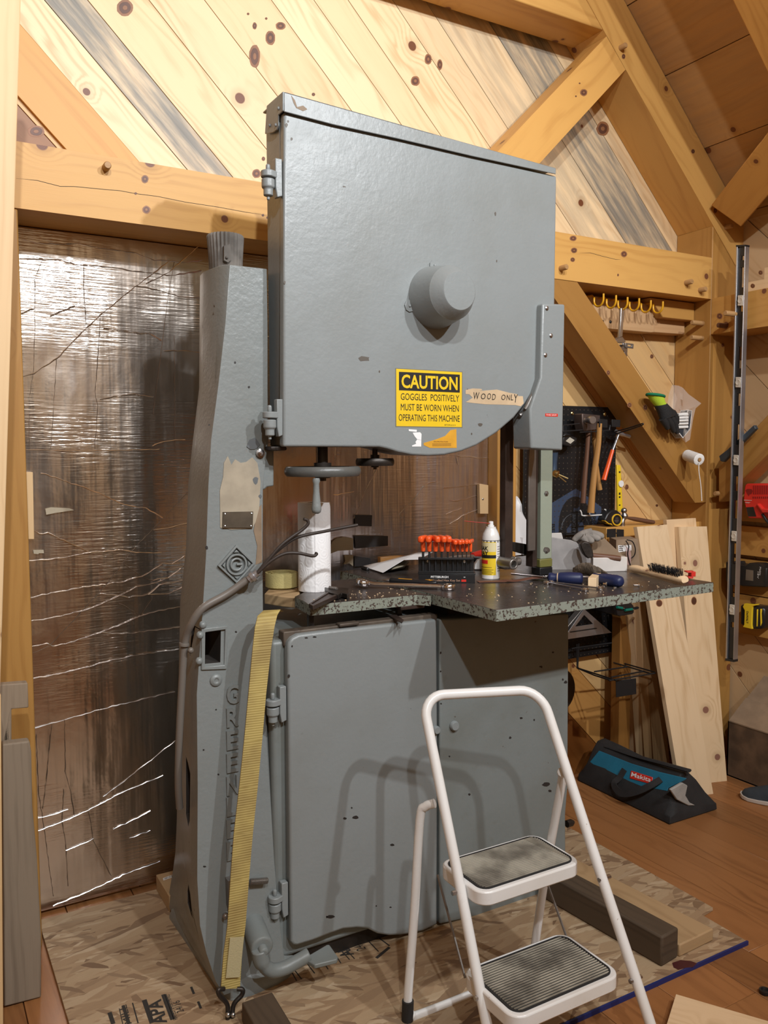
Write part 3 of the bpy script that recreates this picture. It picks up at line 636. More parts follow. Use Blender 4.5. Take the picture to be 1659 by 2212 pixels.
# --- column
secs_in = [(572, 440, 497, 576, 2.04, 2.15), (700, 439, 487, 578, 2.04, 2.15), (830, 438, 472, 578, 2.04, 2.16), (950, 424, 456, 579, 2.04, 2.18), (1050, 414, 450, 568, 2.04, 2.2), (1200, 409, 445, 567, 2.04, 2.2), (1330, 396, 437, 568, 2.035, 2.2),
           (1500, 393, 425, 572, 2.03, 2.22), (1700, 392, 427, 582, 2.015, 2.25), (1900, 388, 426, 592, 2.0, 2.3), (2000, 385, 432, 600, 1.99, 2.36), (2060, 380, 446, 606, 1.982, 2.4), (2120, 372, 466, 614, 1.972, 2.42), (2150, 368, 484, 618, 1.966, 2.43)]
CS = []
for py, sil, fr, ri, yf, yb in secs_in:
    z = at(fr, py, 'y', yf).z; xf = xat(fr, yf, z); xr = xat(ri, yf, z); xl = xat(sil, yb, z); CS.append((z, xl, xf, xr, yf, yb))
zb = CS[-1][0]
secs = []
for z, xl, xf, xr, yf, yb in CS:
    m = V(((xl * .62 + xf * .38), yf + (yb - yf) * .22, z)) if yb - yf < .15 else V((min(xl, xf) + .0 , yf + .05, z))
    secs.append([V((xf, yf, z)), V((xr, yf, z)), V((xr + .02, yf + .06, z)), V((xr + .02, yb + .1, z)), V((xl + .05, yb + .14, z)), V((xl + .006, yb + .05, z)), V((xl, yb, z)), m])
g = G(); g.loft(list(reversed(secs)))
col = g.build('column', [M['paint_cast'], M['void']], saw)
def holebox(pts, y0, y1):
    h = G(); h.mat = 1; h.prism(P(pts, y0), (0, y1 - y0, 0)); return h
def holeside(pts, x0, x1):
    xs = (x0 + x1) / 2; h = G(); h.mat = 1; h.prism([at(a, b, 'x', xs) - X_ * .03 for a, b in pts], (.08, 0, 0)); return h
cut(col, [holebox([(444, 1366), (487, 1360), (485, 1437), (443, 1441)], 2.0, 2.13)])
xs_ = [c for c in CS]
xl1 = (CS[8][1] + CS[8][2]) / 2; xl2 = (CS[9][1] + CS[9][2]) / 2
cut(col, [holeside([(400, 1634), (409, 1648), (419, 1670), (420, 1770), (414, 1784), (402, 1758)], xl1, xl1)])
cut(col, [holeside([(405, 1925), (411, 1908), (419, 1930), (425, 1965), (423, 1985), (413, 1975), (406, 1950)], xl2, xl2)])
for p in col.data.polygons: p.use_smooth = True
col.data.set_sharp_from_angle(angle=math.radians(50))
bv = col.modifiers.new('b', 'BEVEL'); bv.width = .012 * K; bv.segments = 3; bv.limit_method = 'ANGLE'; bv.angle_limit = math.radians(28)
# window frame on the column, bolts, nameplate, emblem, lettering
YC = 2.037
def colf(py):
    for a, b in zip(secs_in[:-1], secs_in[1:]):
        if a[0] <= py <= b[0]: return lerp(a[4], b[4], (py - a[0]) / (b[0] - a[0]))
    return 1.97
g = G()
o_ = P([(436, 1358), (492, 1352), (490, 1446), (435, 1448)], 2.027); i_ = P([(444, 1366), (487, 1360), (485, 1437), (443, 1441)], 2.027); g.ring(o_, i_, (0, .014, 0))
for q in ((432, 1372), (430, 1428), (438, 1350)): g.ball(at(q[0], q[1], 'y', 2.03), .010, nu=8, nv=6)
g.lathe([(.017, 0), (.016, .005), (.008, .009), (.004, .006)], at(466, 1469, 'y', 2.032), (0, -1, 0), 14)
g.build('opening_frame', M['paint_cast'], col, bevel=.002)
g = G(); g.prism(P([(482, 1106), (547, 1105), (546, 1140), (481, 1140)], YC - .003), (0, .004, 0), 0)
for q in ((486, 1110), (543, 1109), (542, 1136), (486, 1136)): g.ball(at(q[0], q[1], 'y', YC - .003), .0022, 1, 6, 4)
g.build('nameplate', [plain('tarnished plate', (.15, .12, .085), .45, .5, var=.4), M['steel']], col)
ec = at(510, 1219, 'y', YC); k = 42 / F * depth(ec); g = G()
dm = lambda r: [ec + X_ * r, ec + Z_ * r, ec - X_ * r, ec - Z_ * r]
g.ring([p - Y_ * .007 for p in dm(k)], [p - Y_ * .007 for p in dm(k * .86)], (0, .011, 0))
cir = lambda r, n=28: [ec + X_ * (r * math.cos(2 * math.pi * i / n)) + Z_ * (r * math.sin(2 * math.pi * i / n)) for i in range(n)]
g.ring([p - Y_ * .007 for p in cir(k * .56)], [p - Y_ * .007 for p in cir(k * .46)], (0, .011, 0))
a0 = math.radians(35); cc = [ec + X_ * (k * .30 * math.cos(a)) + Z_ * (k * .30 * math.sin(a)) - Y_ * .004 for a in [lerp(a0, 2 * math.pi - .05, i / 16) for i in range(17)]]
g.tube(cc + [ec - Y_ * .004], k * .065, 6); 
for sx, sz in ((1, 0), (-1, 0), (0, 1), (0, -1)):
    c_ = ec + (X_ * sx + Z_ * sz) * (k * .66); d1 = (X_ * sx + Z_ * sz); d2 = X_ * sz + Z_ * sx
    t_ = [c_ + d1 * k * .1 - Y_ * .006, c_ + d2 * k * .14 - d1 * k * .04 - Y_ * .006, c_ - d2 * k * .14 - d1 * k * .04 - Y_ * .006]; g.prism(t_, (0, .008, 0))
g.build('raised_emblem', M['paint_cast'], col, bevel=.0015, smooth=50)
g = G()
for ch, py in zip('GREENLEE', (1500, 1550, 1599, 1648, 1697, 1742, 1790, 1838)):
    y = colf(py) - .0015; b = at(489, py + 20, 'y', y); h = 40 / F * depth(b)
    n0 = len(g.v); g.text(ch, b, X_, Z_, h, width=27 / F * depth(b), ext=.006, bold=.02)
    # give the letter real thickness
    top = g.v[n0:]; fs = [f for f in g.f if f[0] >= n0]
    ed = {}
    for f in fs:
        for i in range(len(f)): ed[(f[i], f[(i + 1) % len(f)])] = 1
    rim = [e for e in ed if (e[1], e[0]) not in ed]
    base = [p + Y_ * .008 for p in top]; off0 = n0
    g.add(list(top) + base, [(e[1] - off0, e[0] - off0, e[0] - off0 + len(top), e[1] - off0 + len(top)) for e in rim])
g.build('raised_lettering', M['paint_cast'], col, smooth=40)
def blob(cx, cy, rx, ry, y, n=9, jag=.35): return [at(cx + rx * RND.uniform(1 - jag, 1 + jag * .4) * math.cos(2 * math.pi * i / n), cy + ry * RND.uniform(1 - jag, 1 + jag * .4) * math.sin(2 * math.pi * i / n), 'y', y) for i in range(n)]
g = G(); y = YC + .0012
g.prism(P([(484, 1000), (492, 985), (500, 1004), (508, 992), (520, 1000), (532, 998), (545, 988), (556, 1000), (563, 1040), (560, 1098), (552, 1128), (545, 1142), (500, 1144), (476, 1140), (475, 1060), (482, 1030)], y), (0, .003, 0), 0)
g.prism(P([(548, 1146), (556, 1100), (565, 1090), (566, 1215), (552, 1220), (556, 1180)], y + .0002), (0, .003, 0), 1)
g.build('bare_primer_patch', [M['primer'], M['filler']], col)
g = G()
for q in ((508, 783, 2.3, 2.6), (538, 836, 2.3, 2.6), (511, 1036, 2, 2), (512, 1077, 2, 2), (447, 1183, 3, 4), (452, 918, 2, 2), (510, 1365, 2.5, 2.5), (467, 1533, 2, 2), (472, 1673, 2.5, 2.5), (440, 1620, 2.5, 2), (442, 1872, 4, 2), (493, 1869, 2.4, 2.4)): g.prism(blob(*q, colf(q[1]) - .001), (0, .003, 0))
tag(g.build('chips', M['chip'], col), kind='stuff')
M['slate'] = plain('older slate paint', (.12, .13, .135), .45)
for q in ((552, 1038, 7, 9, ), (562, 1072, 4, 4), (548, 960, 16, 14)): g = G(); g.prism(blob(*q, y - .0004), (0, .003, 0)); g.build('darker_paint_patch', M['slate'], col)
g = G(); g.lathe([(.012, 0), (.012, .002), (.007, .003), (.007, .010), (.003, .013)], at(562, 979, 'y', YC), (0, -1, 0), 14); g.build('bolt', M['steel'], col)
# cap: ribbed stub on top of the column
ct = V(((CS[0][2] + CS[0][3]) / 2 - .03, 2.125, CS[0][0])); g = G(); n = 56; secs = []
for z, r, rid in ((-.01, .0425, .0), (.03, .043, .001), (.055, .044, .0016), (.088, .046, .002), (.092, .044, .0016)):
    secs.append([ct + V(((r + rid * (1 if i % 2 else -1)) * math.cos(2 * math.pi * i / n), (r + rid * (1 if i % 2 else -1)) * math.sin(2 * math.pi * i / n), z)) for i in range(n)])
g.loft(secs); g.prism(P([(484, 531), (497, 527), (500, 560), (493, 567), (484, 562)], ct.y - .05), (0, .01, 0)); g.ball(at(490, 556, 'y', ct.y - .052), .004, nu=8, nv=5)
g.build('column_cap', plain('grimy ribbed wood stub', (.17, .15, .13), .8, var=.5, bump=(40, .5)), saw, smooth=25)
# bracket plate between column and housing
g = G(); g.prism(P([(574, 965), (592, 965), (592, 1050), (577, 1052), (572, 1058), (566, 1058), (566, 965)], 2.06), (0, .12, 0)); g.build('column_bracket', M['paint_cast'], saw, bevel=.004)
g = G(); g.prism(P([(585, 964), (618, 964), (621, 969), (619, 973), (600, 974), (585, 972)], 2.0), (0, .09, 0)); g.build('housing_lug', M['oldiron'], saw, bevel=.003)
# --- upper wheel housing and door
door_px = [(614, 240), (1203, 380), (1199, 655), (1186, 745), (1170, 803), (1157, 836), (1136, 871), (1111, 902), (1073, 935), (1030, 962), (997, 975), (960, 983), (925, 985), (890, 983), (860, 977), (838, 970), (820, 966), (612, 965)]
dp = P(door_px); cx = sum(p.x for p in dp) / len(dp); cz = sum(p.z for p in dp) / len(dp)
hp = [V((cx + (p.x - cx) * .992, 2.002, cz + (p.z - cz) * .994)) for p in dp]
hp[0].x = hp[-1].x = dp[0].x + .002
hp[0].z += .02; hp[1].z += .004; hp[1].x += .008; hp[2].x += .006
g = G(); g.prism(hp, (0, .095, 0)); g.build('upper_wheel_housing', M['paint'], saw, bevel=.005)
g = G(); g.prism(dp, (0, .028, 0)); door = g.build('upper_door', M['paint'], saw, bevel=.006, seg=3)
g = G(); tl, tr = at(614, 198, 'y', 1.96), at(1201, 363, 'y', 1.96)
g.prism([tl, tr, at(1201, 376, 'y', 1.96), at(1020, 337, 'y', 1.96), at(860, 299.5, 'y', 1.96), at(720, 269, 'y', 1.96), at(614, 241, 'y', 1.96)], (0, .004, 0))
g.hexa(tl, tr - tl, (0, .14, 0), (0, 0, -.004))
lp = [at(a, b, 'x', tl.x + .0005) for a, b in ((614, 198), (579, 229), (575, 290), (592, 287), (601, 281), (604, 272), (604, 249), (614, 240))]; g.prism(lp, (-.004, 0, 0))
tc = g.build('top_cover', M['paint'], saw, bevel=.0015)
for q in ((583, 271), (596, 270), (602, 234)): g = G(); g.ball(at(q[0], q[1], 'x', tl.x - .004), .0045, nu=8, nv=5); g.build('rivet', M['paint'], tc)
g = G(); g.prism(P([(629, 206), (637, 216), (642, 231), (655, 228), (664, 236), (655, 240), (640, 233), (634, 222)], 1.9594), (0, .001, 0)); g.build('bare_patch', M['filler'], tc)
# hub
hc = V((1.300, YD, 1.827)); g = G(); g.lathe([(.0865, -.002), (.0855, .004), (.0725, .083), (.070, .0865), (.0525, .117), (.050, .119), (.0001, .1195)], hc, (0, -1, 0), 48)
hub = g.build('hub_cover', M['paint'], door, smooth=24)
for (a, b) in ((938, 574), (884, 661), (972, 689)):
    g = G(); c = at(a, b, 'y', YD - .001); d = (hc - c); d.y = 0; d.normalize(); s_ = V((-d.z, 0, d.x)); g.prism([c + s_ * .017 + d * .02, c + s_ * .015 - d * .006, c + s_ * .007 - d * .014, c - s_ * .007 - d * .014, c - s_ * .015 - d * .006, c - s_ * .017 + d * .02], (0, -.0025, 0)); g.ball(c - Y_ * .003, .004, nu=8, nv=5); g.build('mounting_ear', M['paint'], hub)
# caution sign
ya = YD - .0006; s0 = at(854, 795, 'y', ya); s1 = at(999, 924, 'y', ya); W_, H_ = s1.x - s0.x, s0.z - s1.z
def sp(fx, fy, d=0): return V((s0.x + W_ * fx, ya - d, s0.z - H_ * fy))
g = G(); g.prism([sp(0, 0), sp(1, 0), sp(1, 1), sp(0, 1)], (0, .001, 0), 2); g.prism([sp(.012, .012, .0002), sp(.988, .012, .0002), sp(.988, .988, .0002), sp(.012, .988, .0002)], (0, .001, 0), 0)
g.prism([sp(.05, .06, .0004), sp(.955, .055, .0004), sp(.955, .375, .0004), sp(.05, .375, .0004)], (0, .001, 0), 1)
g.text('CAUTION', sp(.085, .325, .0006), X_, Z_, H_ * .22, W_ * .835, 0, ext=.0002, bold=.025)
for t_, f, x0, x1 in (('GOGGLES  POSITIVELY', .535, .075, .945), ('MUST BE WORN WHEN', .715, .075, .94), ('OPERATING THIS MACHINE', .895, .045, .955)): g.text(t_, sp(x0, f, .0004), X_, Z_, H_ * .115, W_ * (x1 - x0), 1, ext=.0002, bold=.0)
g.text('SETON # 614', sp(.72, .965, .0004), X_, Z_, H_ * .022, W_ * .17, 1, ext=.0002)
tag(g.build('caution_sign', [M['label_yellow'], M['ink'], plain('sign border', (.16, .15, .10), .5)], door), 'yellow and black caution sticker with goggles warning')
g = G(); q = lambda *p: [at(820 + a / 3.95, 760 + b / 3.95, 'y', ya) for a, b in p]
g.prism(q((735, 326), (795, 312), (868, 316), (878, 328), (850, 334), (905, 330), (1000, 322), (1110, 350), (1180, 362), (1182, 378), (1222, 378), (1230, 440), (1205, 465), (1160, 455), (900, 447), (735, 430), (795, 392), (765, 362), (735, 360)), (0, .0006, 0), 0)
for ch, xx, yy, hh, ww in (('W', 795, 405, 62, 62), ('O', 862, 404, 50, 48), ('O', 915, 405, 52, 40), ('D', 958, 410, 52, 36), ('O', 1036, 410, 46, 44), ('N', 1082, 412, 46, 34), ('L', 1118, 413, 50, 26), ('Y', 1140, 432, 72, 42)):
    b = q((xx, yy))[0] - Y_ * .0004; g.text(ch, b, X_ + Z_ * .02, Z_ + X_ * .12, hh / 3.95 / F * depth(b), ww / 3.95 / F * depth(b), 1, ext=.0002)
tag(g.build('tape_label', [M['tape_tan'], M['ink']], door), 'torn masking tape lettered by hand')
g = G(); g.prism(q((375, 778), (480, 748), (560, 718), (606, 668), (655, 660), (658, 820), (430, 820), (378, 797)), (0, .0006, 0), 0)
b = q((462, 771))[0] - Y_ * .0004; g.text('EYE PROTECTION', b, X_, Z_, 9 / 3.95 / F * depth(b), 145 / 3.95 / F * depth(b), 1, ext=.0002, bold=.02)
for k_ in range(3): a_, b_ = q((450, 786 + k_ * 9), (610, 784 + k_ * 9)); g.hexa(a_ - Y_ * .0004, b_ - a_, (0, .0002, 0), (0, 0, .0012), 1)
tag(g.build('torn_sticker', [M['label_orange'], plain('orange sticker ink', (.30, .14, .02), .5)], door), 'torn remains of an orange sticker')
g = G(); g.prism(q((248, 660), (318, 665), (316, 684), (250, 676)), (0, .0006, 0)); g.prism(q((282, 690), (345, 686), (358, 700), (356, 755), (322, 748), (300, 722)), (0, .0006, 0)); g.prism(q((322, 746), (356, 754), (355, 808), (278, 808), (276, 800), (312, 785), (306, 770)), (0, .0006, 0)); tag(g.build('torn_sticker', M['paper'], door), 'torn white sticker remains')
g = G(); yq = YD - .0003
for c_ in ((786, 775, 14, 6), (1038, 917, 6, 4), (1019, 937, 2, 2.5), (1070, 462, 2.2, 5), (1073, 564, 1.6, 3), (1010, 842, 1.5, 3), (615, 610, 2, 4), (630, 300, 3, 4), (619, 270, 3, 6), (622, 262, 2.5, 3), (820, 803, 2, 3)): g.prism(blob(*c_, yq), (0, .0006, 0))
tag(g.build('scuff', plain('dark scuff', (.10, .085, .07), .5), door), kind='stuff')
# hinges
def hinge(par, x, y, zc, s=1.0, flip=1, mat='paint'):
    h = G(); h.prism([V((x - .008, y - .004, zc + .05 * s)), V((x + .010, y - .004, zc + .05 * s)), V((x + .010, y - .004, zc - .04 * s)), V((x - .004, y - .004, zc - .045 * s)), V((x - .008, y - .004, zc - .02 * s))], (0, .02, 0))
    c = V((x - .024, y + .006, zc)); pl_ = [V((x, y - .002, zc + .018 * s)), V((x - .022, y - .012, zc + .018 * s))] + [c + V((-.018 * math.sin(a), -.018 * math.cos(a), .018 * s)) for a in [k * math.pi / 8 for k in range(1, 8)]] + [V((x - .02, y + .024, zc + .018 * s)), V((x, y + .02, zc + .018 * s))]
    h.prism(pl_, (0, 0, -.016 * s)); h.lathe([(.0165, 0), (.0165, -.02), (.012, -.024), (.012, -.04), (.004, -.041), (.004, -.05)], c - Z_ * (.002 * s), Z_, 14); h.lathe([(.006, 0), (.006, .014), (.003, .017)], c + Z_ * (.018 * s), Z_, 8)
    return h.build('hinge', M[mat], par, bevel=.002)
hinge(door, at(604, 385, 'y', YD).x, YD + .01, at(604, 385, 'y', YD).z); hinge(door, at(607, 900, 'y', YD).x, YD + .01, at(607, 905, 'y', YD).z)
g = G()
g.tube([at(1158, 838, 'y', YD - .006), at(1146, 862, 'y', YD - .008), at(1134, 884, 'y', YD - .006)], [.006, .008, .005], 8); g.lathe([(.011, 0), (.011, .012), (.007, .016)], at(1151, 866, 'y', YD), (0, -1, 0), 10); g.tube([at(1138, 886, 'y', 1.985), at(1122, 897, 'y', 1.985)], [.009, .006], 8); g.build('door_latch', M['grey_steel'], door)
# blade guard
g = G(); g.prism(P([(1172, 655), (1221, 657), (1216, 973), (1147, 969), (1145, 882), (1168, 815)], 1.945), (0, .085, 0)); guard = g.build('blade_guard', M['paint'], saw, bevel=.006, seg=3)
for q_ in ((1181, 666), (1190, 725), (1178, 767)):
    h = G(); h.lathe([(.0065, 0), (.0065, .002), (.003, .0045)], at(q_[0], q_[1], 'y', 1.945), (0, -1, 0), 10); h.build('screw', M['steel'], guard)
g = G(); r0 = at(1178, 893, 'y', 1.9445); r1 = at(1205, 900, 'y', 1.9445); g.box(r0.x, r1.x, 1.9444, 1.946, r1.z, r0.z, 0); g.text('THIS SAW', V((r0.x + .003, 1.9443, r1.z + .0024)), X_, Z_, (r0.z - r1.z) * .5, (r1.x - r0.x) * .84, 1, ext=.0002); tag(g.build('embossed_label', [M['red_tape'], M['white']], guard), 'red embossed tape strip')
# blade guide posts
def postbox(name, x0, x1, y0, y1, z0, z1, mat, par=saw, bevel=.002): h = G(); h.box(x0, x1, y0, y1, z0, z1); return h.build(name, M[mat], par, bevel=bevel)
gx0, gx1 = at(1092, 1050, 'y', 2.09).x, at(1109, 1050, 'y', 2.09).x
postbox('guide_post', gx0, gx1, 2.09, 2.12, 1.055, 1.58, 'brown_iron')
bx0, bx1 = at(1142, 1080, 'y', 2.07).x, at(1158, 1080, 'y', 2.07).x
postbox('guard_strip', bx0, bx1, 2.07, 2.078, at(1150, 1190, 'y', 2.07).z, 1.44, 'grey_steel')
postbox('guard_channel', bx1 + .001, bx1 + .02, 2.085, 2.12, 1.03, 1.44, 'brown_iron')
g = G(); g.prism(P([(1106, 1170), (1170, 1181), (1166, 1207), (1106, 1190)], 2.125), (0, .012, 0)); g.build('guide_crossbar', M['oldiron'], saw, bevel=.002)
lx0, lx1 = at(1168, 1100, 'y', 2.09).x, at(1193, 1100, 'y', 2.09).x
zb1, zb2 = at(1180, 1207, 'y', 2.09).z, at(1180, 1225, 'y', 2.09).z
lpst = postbox('blade_post', lx0, lx1, 2.09, 2.125, zb1, 1.44, 'paint_green')
h = G(); h.box(lx0 - .003, lx1 + .001, 2.087, 2.128, zb2, zb1, 0); h.box(lx0 - .004, lx1 + .001, 2.086, 2.13, 1.0, zb2, 1); h.build('post_foot', [plain('olive band', (.16, .15, .04), .5), M['black']], lpst, bevel=.003)
h = G()
for q_ in ((1180, 1066), (1180, 1190)): h.lathe([(.0095, 0), (.009, .002), (.004, .003), (.004, .007)], at(q_[0], q_[1], 'y', 2.09), (0, -1, 0), 6)
h.prism(blob(1181, 1188, 9, 9, 2.0895), (0, .001, 0)); h.build('screw', M['grey_steel'], lpst)
g = G(); ac = at(1095, 1214, 'y', 2.11); g.box(gx0 - .003, gx1 + .006, 2.085, 2.13, ac.z - .02, 1.06); e = at(1110, 1219, 'y', 2.03); g.lathe([(.017, .10), (.017, 0), (.013, -.002), (.010, -.001), (.009, .02)], e, (0, 1, 0), 18); g.lathe([(.013, 0), (.013, .05), (.008, .052)], e + V((.012, .05, .0)), X_, 12); g.lathe([(.007, 0), (.007, .02)], at(1107, 1206, 'y', 2.06), (0, -1, 0), 8)
g.build('lower_blade_guide', M['grey_steel'], saw, bevel=.002)
# hand wheels
def wheel(px, py, y, wpx, label_r, prof_t, mat, spy):
    c = at(px, py, 'y', y); R = wpx / 2 / F * depth(c); t = prof_t; g = G()
    g.lathe([(R * .78, 0), (R * .84, t * .48), (R * .94, t * .5), (R * .99, t * .25), (R, 0), (R * .99, -t * .25), (R * .94, -t * .5), (R * .84, -t * .48), (R * .78, 0)], c, Z_, 40)
    for k_ in range(4): a = k_ * math.pi / 2 + .6; g.tube([c, c + V((math.cos(a), math.sin(a), 0)) * R * .85], t * .28, 8)
    g.lathe([(R * .2, -t * .7), (R * .2, t * .6)], c, Z_, 16)
    w = g.build('handwheel', M[mat], saw, smooth=50)
    g = G(); zt = at(px, spy, 'y', y).z + .03; g.lathe([(R * .23, t * .5), (R * .23, t * .5 + .01), (R * .14, t * .5 + .01), (R * .14, zt - c.z)], c, Z_, 18); g.lathe([(R * .09, -t), (R * .09, -t * .5)], c, Z_, 6); g.build('shaft', M['oldiron'], w)
    return c, R, w
c, R, w = wheel(697, 1018, 2.045, 166, 0, .026, 'paint_dark', 966)
hb = at(683, 1033, 'y', 2.045 - R * .85); hk = depth(hb) / F
g = G(); g.lathe([(7 * hk, 0), (8.5 * hk, -6 * hk), (6.5 * hk, -12 * hk), (7 * hk, -30 * hk), (10 * hk, -60 * hk), (11 * hk, -68 * hk), (9 * hk, -74 * hk), (4 * hk, -77 * hk)], hb, Z_, 20); g.build('wheel_handle', M['paint_cast'], w, smooth=60)
wheel(810, 998, 2.06, 84, 0, .021, 'oldiron', 966)
# --- lower cabinet
xc0 = at(586, 1500, 'y', 2.0).x; xc1 = 1.806
g = G(); g.box(xc0, xc1 - .004, 1.995, 2.42, .055, .915); cab = g.build('lower_cabinet', M['paint_low'], saw, bevel=.012, seg=3)
g = G(); g.box(xc0 + .02, xc1 - .02, 2.01, 2.40, .0, .056); g.build('cabinet_plinth', M['oldiron'], saw)
g = G(); g.box(xc0 + .03, 1.32, 1.985, 2.02, .90, .938); g.box(1.0, 1.06, 1.975, 2.0, .935, .944); g.build('cabinet_rim', plain('rusty cabinet rim', (.13, .10, .075), .6, .3, var=.5), cab, bevel=.003)
ld = [(622, 1400), (624, 1388), (632, 1378), (645, 1371), (700, 1364), (944, 1338), (946, 1600), (945, 1998), (915, 2012), (885, 2018), (866, 2021), (841, 2022), (816, 2018), (794, 2007), (772, 2005), (741, 2008), (713, 2018), (675, 2033), (642, 2043), (634, 2042), (628, 2034)]
g = G(); g.prism(P(ld, 1.966), (0, .028, 0)); ldoor = g.build('lower_door', M['paint'], saw, bevel=.007, seg=3)
x_, z_ = at(612, 1525, 'y', YD).x, at(612, 1525, 'y', YD).z; hinge(ldoor, x_, YD + .006, z_); x_, z_ = at(616, 1945, 'y', YD).x, at(616, 1948, 'y', YD).z; hinge(ldoor, x_, YD + .006, z_)
g = G(); yq = 1.9656
for c_ in ((631, 1396, 2, 3), (624, 1460, 3, 4), (745, 1768, 5, 3), (768, 1766, 8, 4), (847, 1825, 6, 3), (714, 1980, 9, 4), (706, 1981, 2, 3), (680, 1376, 5, 2), (662, 1378, 4, 2), (813, 1957, 2, 1.5), (844, 1960, 3, 1.5), (760, 1745, 2, 2)): g.prism(blob(*c_, yq), (0, .0006, 0))
tag(g.build('chips', M['chip'], ldoor), kind='stuff')
g = G(); g.prism(P([(950, 1338), (1229, 1326), (1227, 1700), (1222, 1760), (1223, 1928), (1100, 1965), (950, 1997)], 1.968), (0, .03, 0)); rp_ = g.build('side_panel', M['paint_low'], saw, bevel=.005, seg=3)
for q_ in ((980, 1567, 11), (941, 1576, 9)):
    k_ = q_[2] / F * 2.4; h = G(); h.lathe([(k_, 0), (k_, .006), (k_ * .85, .010), (k_ * .8, .011)], at(q_[0], q_[1], 'y', 1.967), (0, -1, 0), 20); h.build('round_knob', M['paint'], rp_)
g = G(); yq = 1.9676
for c_ in ((1126, 1551, 3, 3), (1154, 1555, 2, 3), (1102, 1594, 3, 3), (1167, 1440, 2, 2), (1170, 1441, 2, 3), (1195, 1409, 2.5, 2.5), (1180, 1694, 9, 5), (1188, 1709, 4, 3), (1216, 1468, 2, 3), (1222, 1474, 4, 4), (1014, 1716, 2.5, 3), (971, 1634, 2, 2), (952, 1410, 2, 3), (952, 1450, 2, 2), (953, 1520, 2, 2)): g.prism(blob(*c_, yq), (0, .0006, 0))
tag(g.build('chips', M['chip'], rp_), kind='stuff')
fw = at(1196, 1490, 'y', 2.22); g = G(); R = 50 / F * depth(fw); g.lathe([(R * .55, -.01), (R * .9, -.02), (R, -.02), (R, .02), (R * .9, .02), (R * .55, .01)], fw, Y_, 36); g.build('pulley_wheel', M['oldiron'], saw)
g = G(); g.lathe([(.012, 0), (.012, .02), (.006, .03)], at(1224, 1780, 'y', 2.0), X_, 10); g.build('cabinet_bolt', M['oldiron'], cab)
# base casting
bp = [at(a, b, 'z', .0) for a, b in ((366, 1992), (461, 2134), (478, 2160), (500, 2172), (545, 2160), (600, 2136), (624, 2121), (640, 2098))]
ring0 = bp + [V((xc0 + .12, 2.04, 0)), V((xc0 + .12, 2.50, 0)), V((.70, 2.50, 0))]
cxy = sum(ring0, V((0, 0, 0))) / len(ring0)
def inset(k_, z): return [V((cxy.x + (p.x - cxy.x) * k_, cxy.y + (p.y - cxy.y) * k_, z)) for p in ring0]
g = G(); g.loft([inset(1, .004), inset(1.0, .02), inset(.965, .042), inset(.85, .07), inset(.6, .10)]); g.build('base_casting', M['paint_cast'], saw, bevel=.004)
# foot lever
g = G(); pc0, pc1 = at(545, 1992, 'y', 2.0), at(566, 2046, 'y', 1.90); g.lathe([(.029, 0), (.029, (pc1 - pc0).length), (.025, (pc1 - pc0).length + .004)], pc0, pc1 - pc0, 24); g.lathe([(.012, 0), (.012, .02), (.009, .024)], pc1, pc1 - pc0, 12)
arm = spline([at(560, 2050, 'y', 1.895), at(566, 2078, 'y', 1.895), at(585, 2096, 'y', 1.895), at(612, 2092, 'y', 1.895), at(640, 2078, 'y', 1.893), at(668, 2062, 'y', 1.89)], 5); g.tube(arm, [.021] * 6 + [.018] * (len(arm) - 6), 10)
pz = at(690, 2065, 'y', 1.88).z; pp = [at(a, b, 'z', pz) for a, b in ((655, 2070), (706, 2040), (712, 2040), (730, 2066), (728, 2072), (680, 2084), (674, 2080))]; g.prism(pp, (0, 0, -.012))
g.build('foot_lever', M['paint_low'], saw, bevel=.003, smooth=50)
g = G(); r_ = at(540, 1905, 'y', 1.98); n = 26; L_ = at(578, 1902, 'y', 1.98) - r_; g.lathe([(.0085 if k_ % 2 else .0065, L_.length * k_ / n) for k_ in range(n + 1)], r_, L_, 12); g.box(r_.x - .06, r_.x - .03, 1.975, 2.01, r_.z - .05, r_.z + .02); g.ball(at(487, 1979, 'y', 1.975), .009, nu=8, nv=6); g.build('adjusting_bolt', M['grey_steel'], saw)
# --- tables
def slab(name, pts, z1, th, par, edge='paint_edge'):
    h = G(); b = [V((x, y, z1 - th)) for x, y in pts]; h.prism(b, (0, 0, th - .0012), 1); h.prism([V((x, y, z1 - .0012)) for x, y in pts], (0, 0, .0012), 0); return h.build(name, [M['table'], M[edge]], par, bevel=.0015)
slab('saw_table', [(1.298, 1.683), (2.146, 1.703), (2.14, 2.52), (1.281, 2.524)], 1.0, .030, saw)
lb = [at(a, b, 'z', 1.0) for a, b in ((670, 1306), (900, 1284), (943, 1288))]; lk = [at(a, b, 'z', 1.0) for a, b in ((637, 1288), (716, 1254), (800, 1246))]
slab('side_table', [(lb[0].x, lb[0].y), (lb[1].x, lb[1].y), (1.276, lb[2].y + .02), (1.276, lk[1].y), (lk[1].x, lk[1].y), (lk[0].x, lk[0].y)], .9995, .030, saw)
wb = [at(a, b, 'z', .996) for a, b in ((571, 1282), (610, 1288), (640, 1290), (655, 1270), (590, 1262))]
g = G().piece((1, 0, 0)); g.prism([V((p.x, p.y, .965)) for p in wb], (0, 0, .031)); g.build('wooden_packing_block', M['ply'], saw, bevel=.003)
g = G(); g.box(1.20, 1.28, 1.99, 2.04, .958, .9705); g.build('table_clamp', M['brown_iron'], saw, bevel=.003)
for a in (673, 864):
    p_ = at(a, 1335, 'y', 2.03); g = G(); g.box(p_.x - .007, p_.x + .007, 2.03, 2.045, .91, .972); g.build('table_stay', M['oldiron'], saw)
